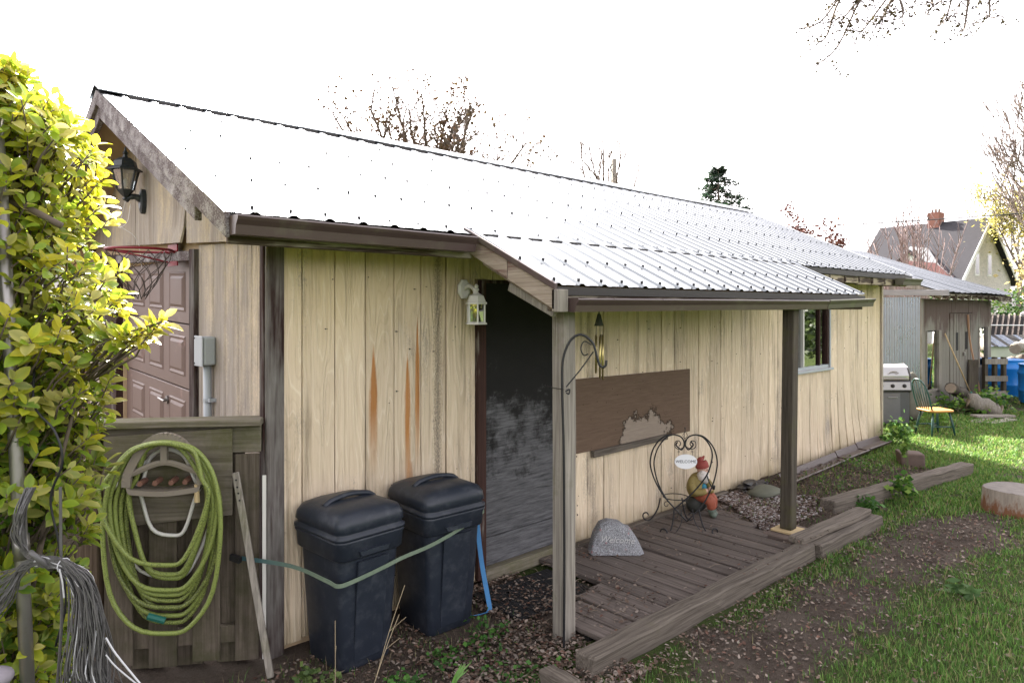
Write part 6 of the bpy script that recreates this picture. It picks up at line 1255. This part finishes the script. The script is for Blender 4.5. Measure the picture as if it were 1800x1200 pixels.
obj('cord', B().tube(smooth([(-0.10, 0, 0.62), (-0.06, -0.06, 0.5), (0.02, -0.08, 0.42), (0.045, -0.08, 0.32), (0.0, -0.07, 0.2), (0.02, -0.06, 0.05), (0.03, -0.04, -0.15), (-0.01, -0.03, -0.3)]), 0.004, 6), M['black'], bc_, smooth=True)
orn = thing('stone_ornament', 'lumpy grey stone ornament below the cable bundle', 'ornament', tuple(bl(-1.56, 1.98, -0.05).tolist()), RZ)
obj('carving', B().ell((0.06, 0, 0.80), (0.055, 0.05, 0.03), 12, 8, 0.05).ell((0.03, 0, 0.86), (0.035, 0.04, 0.03), 12, 8, 0.04).ell((0.02, 0, 0.755), (0.05, 0.05, 0.025), 12, 8, 0.05), plain('stone_violet', (0.22, 0.20, 0.22), 0.8, var=0.2, bump=0.3), orn, smooth=True)
obj('pedestal', B().lathe([(0.09, 0), (0.09, 0.05), (0.05, 0.08), (0.045, 0.6), (0.06, 0.70), (0.055, 0.75)], 14), M['stone'], orn, smooth=True)

# ------------------------------------------------------------------ weeds
def weed(name, label, loc, n, h, r, size, cols, seed, cat='weed', group=None, stem=True, ql=1.3):
    g_ = random.Random(seed); t = thing(name, label, cat, (loc[0], loc[1], float(gz(np.float64(loc[0]), np.float64(loc[1])))), 0, group); S = B(); pts = []
    for i in range(max(3, n//14)):
        a = g_.uniform(0, 2*PI); rr = r*g_.uniform(0.1, 1); hh = h*g_.uniform(0.4, 1.0)*(1-0.5*(rr/r)**2); e = Vector((math.cos(a)*rr, math.sin(a)*rr, hh))
        S.tube([(math.cos(a)*rr*0.3, math.sin(a)*rr*0.3, -0.02), e*0.6+Vector((0, 0, hh*0.1)), e], [0.003, 0.0025, 0.001], 3); pts += [e, e*0.75, e.lerp(Vector((0, 0, hh*0.5)), 0.3)]
    V, F, C = leaf_cloud(pts, n, size, cols, r*0.16, seed, 0.35, ql); V[:, 2] = np.maximum(V[:, 2], 0.004)
    obj('stems', S, plain('stem_green', (0.07, 0.10, 0.03), 0.7) if 'stem_green' not in bpy.data.materials else bpy.data.materials['stem_green'], t); obj('foliage', big_mesh('foliage', V, F, C, M['grass']), None, t); return t
GC = [(0.05, 0.13, 0.025), (0.07, 0.17, 0.03), (0.035, 0.10, 0.02)]; LC = [(0.13, 0.24, 0.04), (0.10, 0.20, 0.03), (0.18, 0.28, 0.05)]
weed('ground_ivy', 'ground ivy growing around the front foot of the corner bin', (0.30, -0.80, 0), 110, 0.10, 0.16, 0.026, GC, 1, group='ground ivy round the bins')
weed('ground_ivy', 'ground ivy between the two bins', (0.66, -0.70, 0), 90, 0.10, 0.13, 0.024, GC, 2, group='ground ivy round the bins')
weed('ground_ivy', 'ground ivy at the foot of the bin beside the door', (0.98, -0.66, 0), 110, 0.10, 0.15, 0.024, GC, 3, group='ground ivy round the bins')
weed('ground_ivy', 'pale weeds under the leaning stake and fence', (0.02, -0.42, 0), 80, 0.09, 0.16, 0.026, [(0.12, 0.17, 0.05), (0.08, 0.13, 0.04)], 4, group='ground ivy round the bins')
weed('ground_ivy', 'leafy patch on the litter between bins and hook', (0.78, -1.12, 0), 260, 0.06, 0.28, 0.022, GC, 5, group='ground ivy round the bins')
weed('green_weed', 'bright green weed against the middle of the bed timber', (5.75, -1.26, 0), 150, 0.26, 0.17, 0.045, GC+LC, 6, group='weeds along the bed and sheds')
weed('green_weed', 'low weed sprawling where the two edging timbers meet', (5.15, -1.22, 0), 130, 0.14, 0.20, 0.04, GC, 7, group='weeds along the bed and sheds')
weed('green_weed', 'leafy weed clump at the far corner of the garage', (8.75, -0.28, 0), 260, 0.36, 0.30, 0.05, LC+GC, 8, group='weeds along the bed and sheds')
weed('green_weed', 'large nettle clump beside the broom', (12.75, -0.42, 0), 420, 0.42, 0.50, 0.06, LC+GC, 9, group='weeds along the bed and sheds')
weed('green_weed', 'sunlit weeds under the green chair', (10.7, -0.2, 0), 160, 0.34, 0.3, 0.055, LC, 10, group='weeds along the bed and sheds')
weed('green_weed', 'weeds growing over the propped log', (12.3, 0.0, 0), 220, 0.42, 0.35, 0.05, GC+LC, 13, group='weeds along the bed and sheds')
weed('green_weed', 'thin weeds in the planting bed soil by the wall', (6.5, -0.62, 0), 110, 0.12, 0.30, 0.025, LC+GC, 14, group='weeds along the bed and sheds')
weed('green_weed', 'low weeds in the bed behind the timber', (5.6, -0.75, 0), 90, 0.07, 0.3, 0.02, LC+GC, 15, group='weeds along the bed and sheds')
weed('sapling', 'young sapling with pale stem in the planting bed', (7.0, -0.95, 0), 60, 0.62, 0.10, 0.045, LC, 16, 'sapling')
weed('dandelion', 'flat rosette of dandelion leaves in the bare soil', (3.72, -2.32, 0), 26, 0.05, 0.13, 0.05, [(0.10, 0.17, 0.06), (0.08, 0.15, 0.05)], 17, 'weed', ql=2.6)
bl_ = thing('grass_tuft', 'tuft of broad bright green blades before the bins', 'grass', (0.47, -0.98, -0.05)); W = B()
for i in range(9):
    a = R.uniform(-0.9, 0.9)+0.5; l = R.uniform(0.08, 0.17); W.tube([(R.uniform(-.02, .02), 0, 0), (math.cos(a)*l*0.35, -math.sin(a)*0.02, l*0.7), (math.cos(a)*l*0.75, -0.03, l)], [0.006, 0.006, 0.001], 3)
obj('blades', W, plain('blade_green', (0.10, 0.22, 0.04), 0.5), bl_)
tw = B(); g_ = random.Random(6)
for i, (x0, y0, x1, y1, h) in enumerate(((0.24, -0.66, 0.44, -0.60, 0.30), (0.26, -0.64, 0.50, -0.56, 0.42), (0.10, -0.56, 0.11, -0.54, 0.35))):
    t = thing('dry_stalk', ('bent dry stalk crossing the front of the corner bin', 'longer dry stalk leaning over the corner bin', 'upright dry stalk by the side of the corner bin')[i], 'stalk', (x0, y0, -0.055), 0, 'dry stalks before the corner bin'); obj('stem', B().tube(smooth([(0, 0, 0), ((x1-x0)*0.5, (y1-y0)*0.5, h*0.55), (x1-x0, y1-y0, h)]), 0.0019, 5).tube([((x1-x0)*0.5, (y1-y0)*0.5, h*0.55), ((x1-x0)*0.9, (y1-y0)*0.4, h*0.66)], 0.0014, 4), plain('straw', (0.30, 0.24, 0.15), 0.8), t)

# ------------------------------------------------------------------ grass, litter, gravel (uncountable)
def in_fr(x, y, m=0.65):
    dx, dy = x+1.53, y+3.58; d = dx*cf_+dy*sf_; u = dx*sf_-dy*cf_; return (d > 1.6) & (np.abs(u)/np.maximum(d, 0.1) < 0.746+m)
def free(x, y):
    house = (x > -0.02) & (x < 8.95) & (y > -0.06); dk = (x > 1.38) & (x < 3.7) & (y > -1.40); dk2 = (x > 0.95) & (x < 4.8) & (y > -1.42) & (y < -1.2); sh2 = (x > 11.7) & (x < 16.6) & (y > 0.3)
    return ~(house | dk | dk2 | sh2)
def blades(n, xr, yr, hmin, hmax, wd, dens, cols, seed):
    r_ = np.random.default_rng(seed); x = r_.uniform(*xr, n); y = r_.uniform(*yr, n); d_ = np.hypot(x+1.53, y+3.58)
    keep = in_fr(x, y) & free(x, y) & (r_.random(n) < dens(x, y)); x, y, d_ = x[keep], y[keep], d_[keep]; n = len(x); z = gz(x, y)-0.004
    h = r_.uniform(hmin, hmax, n)*(0.7+0.5*np.clip(fbm(x, y, 2.5, 8)+0.5, 0, 1)); a = r_.uniform(0, 2*PI, n); wv = wd*np.clip(d_/3.5, 0.8, 3.0); ln = h*r_.uniform(0.2, 0.9, n); b = a+r_.uniform(-.5, .5, n)+PI/2
    P = np.stack([x, y, z], 1); A = np.stack([np.cos(a), np.sin(a), 0*a], 1)*wv[:, None]/2; D = np.stack([np.cos(b)*ln, np.sin(b)*ln, h], 1)
    Mv = P+np.stack([np.cos(b)*ln*0.3, np.sin(b)*ln*0.3, h*0.6], 1)
    V = np.stack([P-A, P+A, Mv+A*0.8, Mv-A*0.8, P+D], 1).reshape(-1, 3); i = np.arange(n)*5
    F = np.concatenate([np.stack([i, i+1, i+2], 1), np.stack([i, i+2, i+3], 1), np.stack([i+3, i+2, i+4], 1)])
    C = np.array(cols)[r_.integers(0, len(cols), n)]*r_.uniform(0.7, 1.25, (n, 1)); return V, F, np.repeat(C, 5, 0)
gcol = [(0.085, 0.19, 0.035), (0.115, 0.24, 0.045), (0.065, 0.15, 0.03), (0.16, 0.27, 0.06), (0.24, 0.22, 0.10)]
gd_ = lambda x, y: np.clip(1.0-1.25*bare(x, y), 0.03, 1)*np.clip(0.7+0.6*fbm(x, y, 1.1, 6), 0.12, 1)
sets = [blades(210000, (0.3, 8.0), (-4.6, -1.1), 0.015, 0.055, 0.0035, gd_, gcol, 1), blades(170000, (5.0, 13.5), (-4.6, 0.3), 0.02, 0.06, 0.0045, gd_, gcol+[(0.17, 0.27, 0.05), (0.20, 0.29, 0.06)], 2), blades(60000, (11, 27), (-5.5, 2.5), 0.03, 0.09, 0.006, gd_, gcol, 3), blades(14000, (4.0, 7.4), (-1.2, -0.3), 0.02, 0.07, 0.003, lambda x, y: 0.10+0*x, gcol+[(0.2, 0.16, 0.09)], 4), blades(9000, (-0.6, 1.3), (-1.5, -0.1), 0.02, 0.07, 0.003, lambda x, y: 0.16+0*x, gcol+[(0.2, 0.16, 0.09), (0.25, 0.2, 0.12)], 9)]
V = []; F = []; C = []; o_ = 0
for v, f, c in sets: V.append(v); F.append(f+o_); C.append(c); o_ += len(v)
tag(obj('grass', big_mesh('grass', np.concatenate(V), np.concatenate(F), np.concatenate(C), M['grass']), None), 'short patchy green lawn grass', 'grass', kind='stuff')
def litter(n, fn, size, cols, seed, zf, lift=0.012):
    r_ = np.random.default_rng(seed); x, y = fn(r_, n); n = len(x); z = zf(x, y)+r_.uniform(0.002, lift, n); a = r_.uniform(0, 2*PI, n); s = size*r_.uniform(0.35, 1.25, n); wv = s*r_.uniform(0.35, 0.7, n); t1, t2 = r_.uniform(-.45, .45, n), r_.uniform(-.45, .45, n); cu = r_.uniform(-.1, .45, n)
    ca, sa = np.cos(a), np.sin(a); V = []
    for (p, q, k) in ((-.5, 0, 0), (-.15, .5, 1), (.25, .38, 1), (.5, 0, 0), (.2, -.4, 1), (-.2, -.5, 1), (0, 0, -.4)):
        lx, ly = p*s, q*wv; V.append(np.stack([x+ca*lx-sa*ly, y+sa*lx+ca*ly, z+t1*lx+t2*ly+cu*s*0.35*k+0.004], 1))
    V = np.stack(V, 1).reshape(-1, 3); i = np.arange(n)*7; F = np.concatenate([np.stack([i+6, i+k, i+(k+1) % 6], 1) for k in range(6)]); C = np.array(cols)[r_.integers(0, len(cols), n)]*r_.uniform(0.5, 1.25, (n, 1)); return V, F, np.repeat(C, 7, 0)
dcol = [(0.17, 0.12, 0.09), (0.22, 0.165, 0.13), (0.10, 0.07, 0.054), (0.24, 0.195, 0.16), (0.13, 0.075, 0.056), (0.06, 0.045, 0.037), (0.22, 0.185, 0.155)]
def reg(x0, x1, y0, y1, cond=None):
    def f(r_, n):
        x = r_.uniform(x0, x1, n); y = r_.uniform(y0, y1, n)
        if cond is not None: k = cond(x, y, r_); x, y = x[k], y[k]
        return x, y
    return f
deck_z = lambda x, y: np.where((x > 1.38) & (x < 3.9) & (y > -1.2), 0.004, gz(x, y))
ls = [litter(9000, reg(0.55, 1.75, -1.5, -0.08, lambda x, y, r_: ~((x < 1.18) & (y > -0.6)) & ~((x > 1.36) & (y < -0.68))), 0.029, dcol, 1, lambda x, y: gz(x, y)+0.006, 0.035),
      litter(2600, reg(-0.5, 0.8, -1.3, -0.15), 0.027, dcol, 2, gz, 0.02), litter(240, reg(1.5, 3.8, -1.18, -0.1), 0.022, dcol, 3, lambda x, y: 0*x+0.006, 0.006),
      litter(420, reg(2.2, 3.1, -0.55, -0.08, lambda x, y, r_: r_.random(len(x)) < np.exp(-np.abs(y+0.28-0.3*(x-2.4))*9)), 0.024, dcol, 4, lambda x, y: 0*x+0.006, 0.018), litter(3600, reg(3.95, 7.3, -1.2, -0.15), 0.03, dcol[:3]+[(0.06, 0.04, 0.03)], 5, gz, 0.03),
      litter(15000, reg(1.0, 7.0, -3.6, -1.4, lambda x, y, r_: in_fr(x, y) & (r_.random(len(x)) < 0.25+0.7*bare(x, y))), 0.026, dcol, 6, gz, 0.012), litter(260, reg(1.45, 2.1, -1.2, -0.55), 0.026, dcol, 7, lambda x, y: 0*x+0.006, 0.012),
      litter(900, reg(1.2, 5.0, -1.6, -1.36), 0.026, dcol, 8, gz, 0.014), litter(160, reg(2.6, 4.7, -1.37, -1.22), 0.02, dcol, 9, lambda x, y: 0*x+0.082, 0.004)]
V = []; F = []; C = []; o_ = 0
for v, f, c in ls: V.append(v); F.append(f+o_); C.append(c); o_ += len(v)
tag(obj('leaf_litter', big_mesh('leaf_litter', np.concatenate(V), np.concatenate(F), np.concatenate(C), M['dead']), None), 'dry brown leaf litter round the bins, deck and beds', 'leaves', kind='stuff')
# broken white gravel
r_ = np.random.default_rng(31); n = 6500; x = r_.uniform(3.75, 5.1, n); y = r_.uniform(-1.0, -0.1, n); k = ((y < -0.21-(4.30-x)*1.45) | (x > 4.3)) & (y > -0.95) & (r_.random(n) < np.clip(1.3-0.9*(x-3.9)+0.5*(y+0.4), 0.15, 1)); x, y = x[k], y[k]; n = len(x)
s = r_.uniform(0.007, 0.019, n)[:, None]; q = np.array([(-1, -1, -1), (1, -1, -1), (1, 1, -1), (-1, 1, -1), (-1, -1, 1), (1, -1, 1), (1, 1, 1), (-1, 1, 1)], float)*(0.8, 0.7, 0.55)
V = (np.stack([x, y, gz(x, y)+0.012], 1)[:, None, :]+q[None]*s[:, :, None]*r_.uniform(0.5, 1.2, (n, 8, 3))).reshape(-1, 3); i = np.arange(n)*8
F = np.concatenate([np.stack([i+a for a in f], 1) for f in ((0, 3, 2, 1), (4, 5, 6, 7), (0, 1, 5, 4), (1, 2, 6, 5), (2, 3, 7, 6), (3, 0, 4, 7))]); C = np.repeat(np.array([(0.26, 0.215, 0.195), (0.17, 0.13, 0.115), (0.10, 0.07, 0.058), (0.40, 0.375, 0.36)])[r_.integers(0, 4, n)], 8, 0)
tag(obj('gravel', big_mesh('gravel', V, F, C, M['dead']), None), 'loose broken white gravel beyond the deck', 'gravel', kind='stuff')
tg = B(); g_ = random.Random(9)
for i in range(260):
    x, y = g_.choice(((g_.uniform(-0.4, 1.6), g_.uniform(-1.5, -0.1)), (g_.uniform(1.5, 3.9), g_.uniform(-1.2, -0.1)), (g_.uniform(4.0, 7.3), g_.uniform(-1.2, -0.2)), (g_.uniform(1.2, 6.0), g_.uniform(-3.2, -1.4))))
    if y > -0.9 and x < 1.2: continue
    z = float(deck_z(np.float64(x), np.float64(y)))+0.008; a = g_.uniform(0, PI); l = g_.uniform(0.03, 0.11); tg.tube([(x, y, z), (x+math.cos(a)*l*0.5+0.01, y+math.sin(a)*l*0.5, z+0.008), (x+math.cos(a)*l, y+math.sin(a)*l, z)], 0.0016, 3)
tag(obj('twigs', tg, plain('twig', (0.19, 0.15, 0.11), 0.9, var=0.4), None), 'scattered small dry twigs and stems', 'twigs', kind='stuff')

# ------------------------------------------------------------------ the garden behind the path, seen only in the window glass
P = NR.uniform((-8, -0.9, 0.0), (14, 0.9, 3.6), (1800, 3)); V, F, C = leaf_cloud([Vector(q) for q in P], 7000, 0.22, [(0.035, 0.06, 0.02), (0.05, 0.075, 0.02), (0.025, 0.04, 0.015)], 0.2, 9)
hb = thing('garden_hedge', 'loose dark hedge along the opposite side of the garden', 'hedge', (23.0, -8.6, -0.06)); tag(obj('crown', big_mesh('crown', V, F, C, M['leaf']), None, hb), kind='stuff'); obj('trunk', B().tube([(0, 0, 0), (0.1, 0, 2)], 0.08, 6).tube([(6, 0, 0), (6.1, 0, 2)], 0.08, 6), M['bark'], hb)

wh_ = thing('white_house', 'white clapboard house across the garden, mirrored in the shed windows', 'house', (44.0, -9.5, -0.06), 0.1)
obj('wall', B().box(-5, 5, -3, 3, 0, 4.2), M['white_trim'], wh_)
for i in range(20): obj('clapboard', B().box(-5.02, 5.02, 3.002, 3.03, 0.3+i*0.19, 0.47+i*0.19), M['white_trim'], wh_)
obj('roof', B().prism([(-3.4, 4.1), (3.4, 4.1), (0, 6.2)], -5.4, 5.4), M['slate'], wh_)
